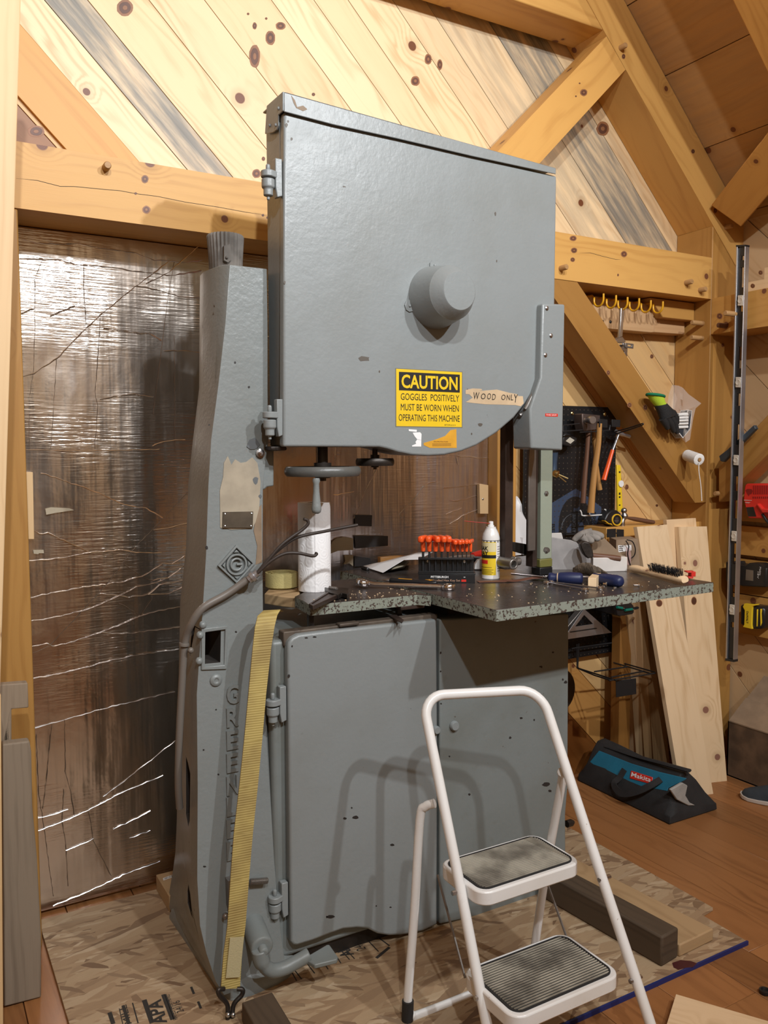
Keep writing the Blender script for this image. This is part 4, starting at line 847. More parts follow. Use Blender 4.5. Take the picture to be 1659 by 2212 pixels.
g = G(); g.box(1.4, 1.75, 2.05, 2.4, .91, .972); g.build('table_trunnion', M['oldiron'], saw)
g = G(); g.prism([at(a, b, 'z', .94) for a, b in ((838, 1330), (856, 1330), (872, 1341), (868, 1347))], (0, 0, .003)); g.build('bent_metal_strip', M['brown_iron'], saw)
# power cable tied to the column
cab_pts = [at(388, 1745, 'y', 2.12), at(385, 1690, 'y', 2.10), at(387, 1600, 'y', 2.08), at(393, 1480, 'y', 2.07), at(400, 1385, 'y', 2.06), at(415, 1345, 'y', 2.035), at(440, 1312, 'y', 2.022), at(490, 1283, 'y', 2.02), at(530, 1255, 'y', 2.01), at(548, 1243, 'y', 2.0)]
g = G(); g.tube(spline(cab_pts, 6), .0095, 12); pcab = g.build('power_cable', M['cable'], saw, smooth=60)
g = G(); e0, e1 = at(538, 1252, 'y', 2.005), at(557, 1236, 'y', 1.995); dd = e1 - e0; g.lathe([(.0125, 0), (.0125, dd.length * .3), (.016, dd.length * .3), (.016, dd.length * .6), (.0105, dd.length * .6), (.0105, dd.length)], e0, dd, 12); g.build('cable_connector', M['alu'], pcab)
for wp in ([(556, 1237, 1.99), (575, 1215, 1.98), (605, 1180, 1.97), (630, 1160, 1.965), (652, 1145, 1.96), (665, 1132, 1.955), (664, 1124, 1.955), (656, 1121, 1.955)], [(556, 1237, 1.992), (580, 1208, 1.985), (612, 1180, 1.98), (645, 1160, 1.98), (700, 1148, 1.985), (740, 1140, 1.99), (772, 1134, 1.99)], [(556, 1238, 1.988), (585, 1212, 1.975), (615, 1196, 1.965), (645, 1195, 1.955), (675, 1201, 1.95), (684, 1197, 1.95), (681, 1195, 1.95)]):
    g = G(); g.tube(spline([at(a, b, 'y', c_) for a, b, c_ in wp], 5), .0042, 8); g.build('bare_wire_end', M['wire'], pcab, smooth=60)
g = G(); g.lathe([(.013, -.004), (.0135, 0), (.013, .004)], at(398, 1392, 'y', 2.06), (.1, 0, 1), 12); g.ball(at(412, 1405, 'y', 2.045), .008, nu=8, nv=6); g.build('cable_clip', M['cable'], pcab)

# ------------------------------------------------------------------ webbing strap hanging down the column
st = thing('ratchet_strap', 'yellow webbing strap hanging over the front of the saw column', 'strap', (.70, 1.93, 0))
cl_ = [(600, 1322, 1.99, 26), (588, 1318, 1.98, 36), (578, 1330, 1.965, 42), (572, 1355, 1.95, 42), (566, 1400, 1.945, 40), (556, 1500, 1.94, 38), (547, 1600, 1.935, 39), (537, 1700, 1.93, 40), (526, 1800, 1.925, 41), (518, 1900, 1.92, 40), (511, 2000, 1.915, 39), (503, 2060, 1.912, 40), (498, 2136, 1.91, 41)]
def ribbon(g, rows, th, dx=0):
    L = [at(a - w / 2, b + 1, 'y', y) for a, b, y, w in rows]; Rr = [at(a + w / 2, b - 1, 'y', y - .006) for a, b, y, w in rows]
    n = len(rows) - 1
    vs = []; fs = []
    for l, r in zip(L, Rr): vs += [l, r, r + Y_ * th, l + Y_ * th]
    for k_ in range(n):
        b = k_ * 4
        for i in range(4): j = (i + 1) % 4; fs.append((b + i, b + 4 + i, b + 4 + j, b + j))
    fs += [(3, 2, 1, 0), (n * 4, n * 4 + 1, n * 4 + 2, n * 4 + 3)]
    g.grain = Z_; g.add(vs, [tuple(reversed(f)) for f in fs])
rows = []
for a, b in zip(cl_[:-1], cl_[1:]):
    for k_ in range(6): rows.append(tuple(lerp(a[i], b[i], k_ / 6) for i in range(4)))
rows.append(cl_[-1]); g = G(); ribbon(g, rows, .003); g.build('webbing', M['strap'], st, smooth=60)
g = G(); ribbon(g, [(512, 2025, 1.908, 30), (508, 2065, 1.906, 30), (503, 2112, 1.904, 30)], .002); tag(g.build('wear_patch', M['strap_pale'], st), 'paler sewn end of the webbing')
for s_ in (-1, 1):
    g = G(); g.tube(spline([at(498 + s_ * 14, 2136, 'y', 1.905), at(498 + s_ * 26, 2138, 'y', 1.9), at(498 + s_ * 24, 2150, 'y', 1.9), at(498 + s_ * 8, 2168, 'y', 1.9), at(497 + s_ * 5, 2190, 'y', 1.9), at(496 + s_ * 5, 2235, 'y', 1.9)], 5), .0058, 8); g.build('wire_hook', M['oldiron'], st, smooth=60)
    g = G(); g.ball(at(498 + s_ * 5.5, 2192, 'y', 1.893), .0065, nu=8, nv=6); g.build('hook_ball', M['steel'], st)
# ================================================================== things on the saw table
ZT = 1.0
FH = V((FWD.x, FWD.y, 0)).normalized(); RH = V((RIGHT.x, RIGHT.y, 0)).normalized()
def atv(px, py, B):
    "photo point on the upright plane through B that faces the camera"
    d = ray(px, py); return CAM + d * ((V(B) - CAM).dot(FH) / d.dot(FH))
def tz(px, py, z=ZT): return at(px, py, 'z', z)
def kp(p): return depth(p) / F
def lumpy(g, rows, B, seed=1, dep=.6, n=22, jag=.12, mat=None):
    "soft standing shape: rows = (py, px_left, px_right)"
    r_ = random.Random(seed); secs = []
    ph = [r_.uniform(0, 6.28) for _ in range(6)]
    for i, (py, l, r) in enumerate(rows):
        a, b = atv(l, py, B), atv(r, py, B); c = (a + b) / 2; hw = (b - a).length / 2; q = []
        for k_ in range(n):
            t = 2 * math.pi * k_ / n; w_ = 1 + jag * (math.sin(5 * t + ph[0] + i * .9) * .5 + math.sin(9 * t + ph[1] - i * 1.7) * .35 + r_.uniform(-.3, .3))
            q.append(c + RH * (hw * math.cos(t) * (1 if abs(math.cos(t)) > .9 else w_)) + FH * (hw * dep * math.sin(t) * w_) + Z_ * (hw * .1 * jag * math.sin(7 * t + ph[2])))
        secs.append(q)
    g.loft(list(reversed(secs)), mat); return g
# paper towel
B = tz(680, 1274); r = 35 * kp(B); zt = atv(680, 1085, B).z; t = thing('paper_towel_roll', 'white embossed paper towel roll standing on the left side of the table', 'paper towel', B)
g = G(); g.lathe([(r, 0), (r * 1.005, .002), (r, zt - 1.0 - .001), (r * .985, zt - 1.0), (r * .42, zt - 1.0), (r * .42, 0)], B, Z_, 56); a = at(664, 1200, 'y', B.y - r * .9)
th0 = math.atan2(-r * .93, -r * .42); g.hexa(B + V((math.cos(th0) * r * .99, math.sin(th0) * r * .99, 0)), V((-math.sin(th0), math.cos(th0), 0)) * .004, V((math.cos(th0), math.sin(th0), 0)) * .0016, Z_ * (zt - 1.001)); g.build('towel_sheets', M['towel'], t, smooth=50)
g = G(); g.lathe([(r * .42, .001), (r * .42, zt - 1.001), (r * .39, zt - 1.001), (r * .39, .001)], B, Z_, 28); g.build('cardboard_core', M['card'], t)
# rolled strap
B = at(608, 1268, 'z', .9985); R = 35 * kp(B); hh = atv(608, 1238, B).z - B.z; t = thing('strap_roll', 'rolled up pale yellow webbing strap beside the paper towel roll', 'strap', B); g = G()
g.sheet(lambda u, v: (B.x + (R * (1 - .5 * u)) * math.cos(-u * 2 * math.pi * 7 + 2.2), B.y + (R * (1 - .5 * u)) * math.sin(-u * 2 * math.pi * 7 + 2.2), B.z + hh * v + .004 * math.sin(u * 9)), 420, 1, .0022); g.build('webbing', plain('pale yellow webbing', (.50, .42, .17), .75, bump=(260, .4), var=.2), t, smooth=60)
# adjustable wrench
t = thing('adjustable_wrench', 'dark adjustable wrench lying in front of the paper towel roll', 'wrench', tz(705, 1290)); z = 1.014
g = G(); g.ring([at(a, b, 'z', z) for a, b in ((667, 1304), (676, 1309), (733, 1283), (716, 1272))], [at(a, b, 'z', z) for a, b in ((673, 1303), (677, 1305.5), (725, 1282.5), (716, 1276.5))], (0, 0, -.011)); g.prism([at(a, b, 'z', z - .003) for a, b in ((670, 1304), (677, 1307), (729, 1283), (716, 1274))], (0, 0, -.006)); g.build('handle', M['brown_iron'], t, bevel=.0012)
g = G(); g.prism([at(a, b, 'z', z + .002) for a, b in ((701, 1268), (711, 1270), (722, 1269), (740, 1269), (753, 1270), (754, 1279), (750, 1283), (738, 1280), (730, 1284), (714, 1280), (703, 1275), (706, 1272))], (0, 0, -.014)); g.build('jaw', M['oldiron'], t, bevel=.0015)
g = G(); a, b = at(712, 1270, 'z', z + .004), at(728, 1272, 'z', z + .004); g.lathe([(.0045 if i % 2 else .006, (b - a).length * i / 9) for i in range(10)], a, b - a, 10); g.build('worm_screw', M['grey_steel'], t)
# long ring wrench
t = thing('ring_wrench', 'long polished ring wrench lying across the seam of the two tables', 'wrench', tz(870, 1272)); z = 1.006
p0, p1 = at(784, 1266, 'z', z), at(968, 1270, 'z', z); d = (p1 - p0).normalized(); s_ = Z_.cross(d)
g = G(); g.loft([[p0 + d * a + s_ * w_ + Z_ * (zz + h_) for w_, h_ in ((-.0055, 0), (-.0045, .0045), (0, .006), (.0045, .0045), (.0055, 0), (.0045, -.004), (0, -.005), (-.0045, -.004))] for a, zz in ((.018, .009), (.035, .006), ((p1 - p0).length - .03, .004), ((p1 - p0).length - .015, .002))]); g.build('shank', M['chrome'], t, smooth=60)
for c, R, tl_, nm in ((p0 + Z_ * .010, 15.5, .28, 'ring_end'), (p1 + Z_ * .003, 16, -.05, 'ring_end')):
    R *= kp(c); ax = (Z_ + d * tl_).normalized(); g = G(); g.lathe([(R * .62, -.008), (R * .9, -.008), (R, -.005), (R, .005), (R * .9, .008), (R * .62, .008), (R * .58, .004), (R * .58, -.004)], c, ax, 30); g.build(nm, M['chrome'], t, smooth=40)
# black tool handle
t = thing('hand_tool', 'black tool handle with orange inlays lying behind the long ring wrench', 'tool', tz(890, 1262)); p0, p1 = at(843, 1254, 'z', 1.011), at(944, 1261, 'z', 1.011); d = (p1 - p0).normalized(); s_ = Z_.cross(d)
g = G(); g.loft([[p0 + d * a + s_ * (w_ * q) + Z_ * h_ for w_, h_ in ((-.010, -.008), (-.011, .004), (-.006, .009), (.006, .009), (.011, .004), (.010, -.008))] for a, q in ((0, .7), (.012, 1), ((p1 - p0).length - .014, 1), ((p1 - p0).length, .6))]); g.build('handle', M['black'], t, bevel=.002)
g = G(); g.prism([p0 + d * .112 + s_ * .008 + Z_ * .0095, p0 + d * .137 + s_ * .008 + Z_ * .0095, p0 + d * .145 - s_ * .008 + Z_ * .006, p0 + d * .132 - s_ * .005 + Z_ * .0095], (0, 0, -.002)); g.prism([p0 + d * .03 - s_ * .0062 + Z_ * .0092, p0 + d * .075 - s_ * .0062 + Z_ * .0092, p0 + d * .075 - s_ * .004 + Z_ * .0096, p0 + d * .03 - s_ * .004 + Z_ * .0096], (0, 0, -.001)); g.build('orange_inlay', plain('amber plastic', (.75, .33, .02), .4), t)
g = G(); g.lathe([(.006, 0), (.0055, .01), (.0015, .024)], p0 - d * .001, -d, 10); g.build('tip', M['steel'], t)
# hex key set
HA, HB = tz(904, 1259), tz(1026, 1260); HU = (HB - HA).normalized(); HW = V((-HU.y, HU.x, 0)); HL = (HB - HA).length; k0 = kp((HA + HB) / 2)
def hx(u, w_, z): return HA + HU * u + HW * w_ + Z_ * z
t = thing('hex_key_rack', 'black stand with printed base holding the orange hex keys', 'tool rack', HA + HU * HL / 2)
g = G(); zb_ = 19 * k0; g.hexa(hx(0, 0, 0), HU * HL, HW * .045, Z_ * zb_); g.hexa(hx(-.002, -.001, zb_), HU * (HL + .004), HW * .047, Z_ * .003); tag(g.build('base', M['black'], t, bevel=.0008), 'base with printed front')
g = G(); z1 = 54 * k0; g.hexa(hx(-.001, .03, zb_ + .003), HU * (HL * .985), HW * .004, Z_ * (z1 - zb_ - .003)); g.hexa(hx(-.001, .008, z1 - .006), HU * (HL * .985), HW * .026, Z_ * .006); g.hexa(hx(-.001, .008, zb_ + .003), HU * (HL * .985), HW * .026, Z_ * .005); g.build('rack', M['black'], t, bevel=.0008)
g = G(); g.text('PITTSBURGH', hx(HL * .22, -.0006, zb_ * .58), HU, Z_, zb_ * .24, HL * .31, 0, ext=.0002, bold=.02); g.text('T-Handled Hex Key Set', hx(HL * .18, -.0006, zb_ * .2), HU, Z_, zb_ * .24, HL * .56, 1, ext=.0002); g.hexa(hx(HL * .76, -.0006, zb_ * .16), HU * HL * .085, HW * .0005, Z_ * zb_ * .26, 2); g.hexa(hx(HL * .80, -.0006, zb_ * .66), HU * HL * .03, HW * .0005, Z_ * .0016, 0); g.build('printed_lettering', [M['white'], plain('tan print', (.50, .30, .20), .5), M['red']], t)
g = G(); 
for u in (.165, .815): g.lathe([(.0048, 0), (.0045, .001), (.002, .0015)], hx(HL * u, .0295, z1 * .82), -HW, 10)
g.build('screw', M['steel'], t)
kx_ = [913.6, 927.2, 940.8, 954.3, 967.3, 978.7, 988.8, 998.8, 1008, 1017]; big = [1, 1, 1, 1, 1, .78, .78, .68, .68, .62]
names = ['leftmost and thickest', 'second from left', 'third from left', 'fourth from left', 'last of the big handles', 'first of the small handles', 'seventh from left', 'third from right', 'second from right', 'rightmost and thinnest']
for i, (px, q) in enumerate(zip(kx_, big)):
    u = (px - 904) / 122 * HL; tw = (.30, .12, -.28, -.3, -.15, -.3, -.3, -.05, .05, .25)[i]
    t = thing('hex_key', 'orange T-handled hex key in the black rack, %s' % names[i], 'hex key', hx(u, .02, zb_ + .008), 'orange hex keys in the black rack')
    top = (102 if i < 5 else 94) * k0; st0 = 67 * k0; rr = 2.7 * k0 * (1 - i * .075)
    g = G(); g.lathe([(rr, zb_ + .002), (rr, st0 + .004)], hx(u, .02, 0), Z_, 6); g.build('shaft', M['black_m'], t)
    wd = 6.3 * k0 * q; ax = (HW + HU * tw).normalized(); c = hx(u, .02, top - 7.5 * k0 * q)
    g = G(); g.lathe([(wd * .62, 0), (wd * .78, .004), (wd * .86, (top - st0) * .45), (wd * .75, (top - st0) * .8)], hx(u, .02, st0), Z_, 14)
    secs = []
    for a, s1 in ((-.031, .55), (-.0285, .86), (-.02, 1.0), (.02, .95), (.0285, .8), (.031, .5)):
        a *= (.75 + .25 * q); sx = ax.cross(Z_); secs.append([c + ax * a + sx * (wd * s1 * (abs(math.cos(b)) ** .6) * (1 if math.cos(b) > 0 else -1)) + Z_ * (7.6 * k0 * q * s1 * (abs(math.sin(b)) ** .6) * (1 if math.sin(b) > 0 else -1)) for b in [2 * math.pi * j / 14 for j in range(14)]])
    g.loft(secs); g.build('handle', M['orange'], t, smooth=60)
# spray can
B = tz(1060, 1249); r = 19.3 * kp(B); ch = lambda py: atv(1060, py, B).z - 1.0; t = thing('spray_can', 'white and yellow spray can with a thin red straw on the saw table', 'spray can', B)
g = G(); h_ = [ch(y) for y in (1252, 1168, 1160, 1152, 1145, 1140)]; g.lathe([(r * .97, 0), (r * 1.02, .002), (r, .004), (r, h_[1]), (r * .97, h_[2]), (r * .86, h_[3]), (r * .68, h_[4]), (r * .55, h_[5]), (r * .55, h_[5] + .003), (r * .35, h_[5] + .003)], B, Z_, 44); g.build('can_body', M['white_paint'] if 0 else plain('white lacquer', (.74, .72, .69), .25), t, smooth=40)
tv = V((CAM.x - B.x, CAM.y - B.y, 0)).normalized(); ts = V((-tv.y, tv.x, 0))
def can_pt(px, py, e=.0004):
    s_ = max(-1, min(1, (px - 1060) / 19.3)); a = math.asin(s_); return B + (tv * math.cos(a) + ts * math.sin(a)) * (r + e) + Z_ * ch(py)
def can_band(g, a0, a1, py0, py1, mat, e=.0004):
    n = 14; z0_, z1_ = ch(py0), ch(py1); q = lambda a, z, ee: B + (tv * math.cos(a) + ts * math.sin(a)) * (r + ee) + Z_ * z
    g.sheet(lambda u, v: q(lerp(a0, a1, u), lerp(z0_, z1_, v), e), n, 1, e * .8, mat)
g = G(); can_band(g, -2.6, .60, 1240, 1169, 0); can_band(g, -2.6, .61, 1204, 1197, 1, .0006); can_band(g, -3.1, 3.1, 1170, 1168, 1, .0005); can_band(g, -3.1, 3.1, 1167, 1165.6, 1, .0005); can_band(g, -2.0, -.34, 1216, 1208, 2, .0006); can_band(g, -2.2, .55, 1190, 1170.5, 3, .0005)
for k_, y in enumerate((1223, 1228, 1231, 1234, 1237)): can_band(g, -1.6, .3 if k_ % 2 else .1, y + .8, y, 1, .0006)
for k_ in range(11): can_band(g, .78, 1.25, 1180 + k_ * 5.2, 1178.8 + k_ * 5.2, 4, .0006)
def can_text(s, px1, py, hpx, m):
    n0 = len(g.v); g.text(s, (0, 0, 0), X_, Y_, hpx, None, m, ext=0, bold=.03); xs = [p.x for p in g.v[n0:]]; mx = max(xs)
    for j in range(n0, len(g.v)):
        p = g.v[j]; a = math.asin((px1 - 1060) / 19.3) + (p.x - mx) / 19.3; g.v[j] = B + (tv * math.cos(a) + ts * math.sin(a)) * (r + .0008) + Z_ * ch(py - p.y)
can_text('BREAK', 1055, 1187, 8.5, 1); can_text('AWAY', 1055, 1197.5, 8.5, 1)
tag(g.build('label', [plain('can yellow', (.78, .55, .03), .3), M['ink'], M['red'], plain('label cream', (.72, .64, .38), .3), M['grey_ink']], t, smooth=60), 'yellow printed label')
g = G(); g.lathe([(r * .34, 0), (r * .36, .006), (r * .27, .007), (r * .25, .018), (r * .1, .019)], B + Z_ * (h_[5] + .002), Z_, 20); g.build('nozzle', M['white'], t)
g = G(); tp = B + Z_ * (h_[5] + .014) + tv * r * .2; g.tube([tp, atv(1003, 1125.5, tp)], .0011, 6); g.build('straw', M['straw'], t)
# leather strip under the can
t = G(); zz = lambda u: .004 * (1 + math.sin(u * 9)) * (1 if u > .3 else .2); A_, C_ = tz(1032, 1258), tz(1178, 1254)
t.sheet(lambda u, v: lerp(A_, C_, u) + V((-.35, -1, 0)).normalized() * ((v - .5) * .035 * (1 - .45 * abs(u - .4))) + Z_ * (.0015 + (zz(u) if u > .38 else 0)), 24, 4, .0012); tag(t.build('leather_scrap', M['leather'], smooth=60), 'curled rust red leather strip lying under and right of the spray can', 'leather scrap')
# loose papers and odds behind the rack
g = G(); q = [at(783, 1223, 'z', 1.004), at(827, 1237, 'z', 1.006), at(873, 1209, 'z', 1.045), at(906, 1208, 'z', 1.045), at(935, 1192, 'z', 1.045), at(900, 1194, 'z', 1.045)]
g.add(q + [p - Z_ * .0008 for p in q], [(0, 1, 2), (0, 2, 5), (2, 3, 4, 5), (8, 7, 6), (11, 8, 6), (11, 10, 9, 8), (0, 6, 7, 1), (1, 7, 8, 2), (2, 8, 9, 3), (3, 9, 10, 4), (4, 10, 11, 5), (5, 11, 6, 0)]); tag(g.build('paper_sheet', M['paper'], smooth=5), 'creased white paper sheet propped up on the back of the table', 'paper')
g = G(); q = [at(838, 1234, 'z', 1.001), at(872, 1228, 'z', 1.001), at(888, 1212, 'z', 1.001), at(860, 1212, 'z', 1.001)]; q2 = [at(846, 1230, 'z', 1.016), at(876, 1222, 'z', 1.02), at(880, 1212, 'z', 1.03), at(862, 1212, 'z', 1.03)]; g.loft([q, q2]); tag(g.build('sanding_pad', plain('dirty sanding pad', (.33, .29, .20), .9, var=.4), bevel=.006, seg=3), 'grubby folded pad under the white paper sheet', 'pad')
g = G().piece((1, .1, 0)); a = tz(822, 1226); g.hexa(a + Z_ * .0002, V((.10, .0, 0)), V((0, .022, 0)), V((0, 0, .036))); tag(g.build('wood_scrap', M['handle'], bevel=.002), 'small reddish wood scrap behind the white paper', 'wood scrap')
t = thing('small_screwdriver', 'tiny black screwdriver on the back table left of the paper', 'screwdriver', tz(792, 1228)); a, b, c = at(782, 1226, 'z', 1.006), at(795, 1230, 'z', 1.005), at(808, 1236, 'z', 1.003)
g = G(); g.lathe([(.003, 0), (.0065, .004), (.006, (b - a).length), (.003, (b - a).length + .002)], a, b - a, 12); g.build('handle', M['black'], t); g = G(); g.tube([b, c], .0012, 6); g.build('shaft', M['oldiron'], t)
t = thing('pliers', 'grey pliers with red grips lying behind the hex key rack', 'pliers', tz(990, 1212))
g = G(); a, b = at(938, 1210, 'z', 1.016), at(1022, 1202, 'z', 1.02); g.tube([a, lerp(a, b, .3), lerp(a, b, .6), b], [.004, .012, .018, .013], 10, flat=.5); g.build('jaws', M['alu'], t, smooth=60)
g = G(); a, b = at(1020, 1200, 'z', 1.02), at(1062, 1190, 'z', 1.02); g.tube([a, lerp(a, b, .5), b], [.011, .0135, .012], 10); g.build('grip', M['red'], t, smooth=60)
g = G(); a, b = at(1020, 1207, 'z', 1.012), at(1060, 1212, 'z', 1.012); g.tube([a, lerp(a, b, .5), b], [.010, .0125, .011], 10); g.build('grip', M['black'], t, smooth=60)
g = G(); a = tz(1024, 1232); g.loft([[a + RH * x_ + FH * y_ + Z_ * z_ for x_, z_ in ((0, .002), (.003, .020), (.012, .034), (.03, .040), (.06, .041), (.06, .002))] for y_ in (0, .03)]); tag(g.build('plastic_guard', M['white'], bevel=.003), 'rounded white plastic cover between the hex keys and the spray can', 'cover')
# carrier bag
B = tz(1105, 1191); g = G(); lumpy(g, [(1196, 1066, 1142), (1180, 1064, 1142), (1160, 1064, 1141), (1140, 1068, 1141), (1122, 1072, 1136), (1105, 1078, 1128), (1090, 1088, 1127), (1078, 1100, 1122), (1072, 1106, 1117)], B, 4, .55, 26, .34); tag(g.build('plastic_bag', M['bag'], smooth=40), 'crumpled white plastic bag standing behind the blade guide post', 'bag')
# laminate box with the things on it
t = thing('laminate_box', 'open box of smudged white laminate offcuts on the right of the table', 'box', tz(1275, 1240)); 
B1 = tz(1235, 1230); g = G(); g.prism([atv(a, b, B1) for a, b in ((1186, 1160), (1234, 1167), (1246, 1172), (1281, 1214), (1281, 1242), (1186, 1236))], FH * .008); tag(g.build('side_board', plain('grey smudged board', (.36, .34, .33), .45, var=.25), t, bevel=.001), 'grey smudged board')
B2 = B1 + FH * .10; g = G(); g.prism([atv(a, b, B2) for a, b in ((1255, 1210), (1275, 1165), (1306, 1163), (1352, 1207), (1352, 1230), (1255, 1230))], FH * .008); tag(g.build('inner_board', M['card'], t, bevel=.001), 'brown inner board')
g = G(); a, b = tz(1281, 1236), tz(1355, 1234); g.hexa(a, b - a, FH * .035, Z_ * (31 * kp(a))); g.build('front_block', M['dirty_white'], t, bevel=.002)
B3 = B1 + FH * .13; g = G(); g.prism([atv(a, b, B3) for a, b in ((1186, 1152), (1213, 1151), (1216, 1162), (1216, 1215), (1186, 1215))], FH * .008); g.build('back_board', M['dirty_white'], t, bevel=.001)
# suede glove draped on the box
BG = B1 + FH * .05; g = G(); 
pal = [atv(1238, 1169, BG), atv(1248, 1160, BG), atv(1262, 1154, BG), atv(1278, 1152, BG)]; g.tube(spline(pal, 5), [.006] + [lerp(.010, .019, i / 15) for i in range(15)], 12)
for i, (a, b, c, d) in enumerate((((1270, 1152), (1284, 1153), (1296, 1157), (1303, 1163)), ((1268, 1155), (1280, 1158), (1290, 1163), (1294, 1168)), ((1262, 1158), (1270, 1162), (1276, 1168), (1279, 1174)), ((1256, 1160), (1261, 1164), (1264, 1170), (1265, 1175)))):
    pp = spline([atv(*q, BG - FH * (.006 * i)) for q in (a, b, c, d)], 4); g.tube(pp, [.0125] * (len(pp) - 3) + [.011, .009, .004], 10)
tag(g.build('work_glove', M['suede'], smooth=70), 'grey suede work glove draped over the laminate box', 'glove')
t = thing('cross_peen_hammer', 'old dark hammer lying across the laminate box in front of the suede glove', 'hammer', tz(1300, 1236)); BH = B1 - FH * .05
g = G(); a, b = atv(1272, 1199, BH), atv(1340, 1207, BH); g.tube([a, lerp(a, b, .4), lerp(a, b, .8), b], [.0075, .0095, .0105, .009], 12); g.build('handle', M['handle_dark'], t, smooth=60)
g = G(); hp_ = [atv(q_[0], q_[1], BH - FH * .016) for q_ in ((1253, 1176), (1262, 1169), (1274, 1172), (1281, 1190), (1283, 1203), (1270, 1207), (1262, 1198), (1256, 1186))]; g.prism(hp_, FH * .035); g.build('head', M['oldiron'], t, bevel=.004)
# bristly rag
B = tz(1277, 1250); g = G(); rr_ = random.Random(3)
def ragp(u, v):
    c = lerp(tz(1240, 1238), tz(1318, 1254), u); a = v * 2 * math.pi; wd = .036 * (1 - .35 * abs(u - .5) * 2) * (1 - .25 * math.cos(u * 9)); hgt = (.043 if u < .5 else .036) * math.sin(math.pi * min(1, max(0.05, u * .94 + .03))) ** .5
    return c + FH * (wd * math.cos(a)) + Z_ * (hgt * .5 + hgt * .5 * math.sin(a)) + V((rr_.uniform(-.002, .002), rr_.uniform(-.002, .002), rr_.uniform(0, .003)))
g.loft([[ragp(i / 22, -j / 18) for j in range(18)] for i in range(23)]); tag(g.build('leather_glove', M['rag'], smooth=50), 'fuzzy soiled leather glove lying behind the screwdriver and wood block', 'glove')
# screwdrivers
t = thing('screwdriver', 'screwdriver with navy grip and long shaft lying right of the blade post', 'screwdriver', tz(1220, 1262)); a, b = at(1184, 1247, 'z', 1.016), at(1259, 1250, 'z', 1.016); L = (b - a).length; kk = 13.3 * kp(a)
g = G(); g.lathe([(kk * .55, 0), (kk * .78, .004), (kk * .8, L * .1), (kk * .66, L * .2), (kk * .72, L * .27), (kk * .9, L * .36), (kk, L * .6), (kk * .97, L * .9), (kk * .8, L * .98), (kk * .5, L)], a, b - a, 20); h_ = g.build('grip', M['blue'], t, smooth=50)
g = G(); g.lathe([(kk * .75, L * .262), (kk * .78, L * .27), (kk * .78, L * .29), (kk * .75, L * .298)], a, b - a, 20); tag(g.build('ring', M['tape_tan'], h_), 'tan ring')
g = G(); c = at(1105, 1240, 'z', 1.009); g.tube([a, lerp(a, c, .12), lerp(a, c, .13), c], [.0055, .0055, .0035, .003], 10); g.build('shaft', M['chrome'], t, smooth=60)
t = thing('screwdriver', 'navy screwdriver grip pointing at the viewer, right of the wood block', 'screwdriver', tz(1338, 1266)); a = at(1337, 1256, 'z', 1.017); kk = 13.5 * kp(a); dd = V((-.10, 1, 0)).normalized() * -1
g = G(); g.lathe([(kk * .55, 0), (kk * .8, .006), (kk * .75, .02), (kk * .95, .05), (kk, .09), (kk * .85, .106), (kk * .5, .112)], a - dd * .10, dd, 20); g.build('grip', M['blue'], t, smooth=50)
g = G(); g.tube([a - dd * .1, a - dd * .19 - Z_ * .006], .0035, 8); g.build('shaft', M['chrome'], t)
# two slim wrenches
for i, (a, b, w_, lb_) in enumerate((((1182, 1258), (1264, 1273), 0, 'slim steel wrench nearer the table edge below the navy screwdriver'), ((1190, 1257), (1296, 1270), 0, 'longer slim steel wrench below the navy screwdriver, ending by the wood block'))):
    p0, p1 = at(a[0], a[1], 'z', 1.005), at(b[0], b[1], 'z', 1.005); d = (p1 - p0).normalized(); s_ = Z_.cross(d); t = thing('combination_wrench', lb_, 'wrench', (p0 + p1) / 2)
    g = G(); g.loft([[p0 + d * q + s_ * x_ + Z_ * y_ for x_, y_ in ((-.0045, -.002), (-.0045, .002), (.0045, .002), (.0045, -.002))] for q in (.008, (p1 - p0).length - .006)]); g.build('shank', M['steel'], t, bevel=.001)
    for c in (p0, p1): g = G(); g.lathe([(.0065, -.004), (.0105, -.0042), (.0115, 0), (.0105, .0042), (.0065, .004), (.006, 0)], c, Z_, 18); g.build('ring_end', M['chrome'], t, smooth=40)
# wood block
a, b, c = tz(1270, 1269), tz(1288, 1269), tz(1298, 1258); g = G().piece((0, 0, 1)); k_ = kp(a)
g.prism([a, b, c, c - (b - a)], (0, 0, 21 * k_)); tag(g.build('wood_block', M['lumber'], bevel=.0008), 'small pale wood cube beside the navy screwdriver', 'wood block')
# hardware
def bolt(px, py, ang, L, r, lb_):
    p = at(px, py, 'z', 1 + r * 1.6); d = V((math.cos(ang), math.sin(ang), 0)); g = G(); g.lathe([(r * 1.8, 0), (r * 2, .001), (r * 1.8, r * 1.1), (r, r * 1.1), (r, L), (r * .6, L + .001)], p, d, 12); return tag(g.build('bolt', M['chrome']), lb_, 'bolt', 'loose hardware on the table')
bolt(1381, 1264, 2.6, .016, .0032, 'loose bolt lying alone left of the wire brush'); bolt(1312, 1262, 2.2, .012, .004, 'shiny bolt just right of the wood cube')
for q in ((1304, 1268, .005), (1329, 1270, .0045), (1387, 1267, .003)):
    g = G(); g.lathe([(q[2] * .5, 0), (q[2], 0), (q[2], q[2] * .8), (q[2] * .5, q[2] * .8)], tz(q[0], q[1]), Z_, 6); tag(g.build('hex_nut', M['chrome']), {1304: 'loose nut beside the end of the longer slim wrench', 1329: 'loose nut in front of the navy grip that points at the viewer', 1387: 'tiny loose nut right of the lone bolt'}[q[0]], 'nut', 'loose hardware on the table')
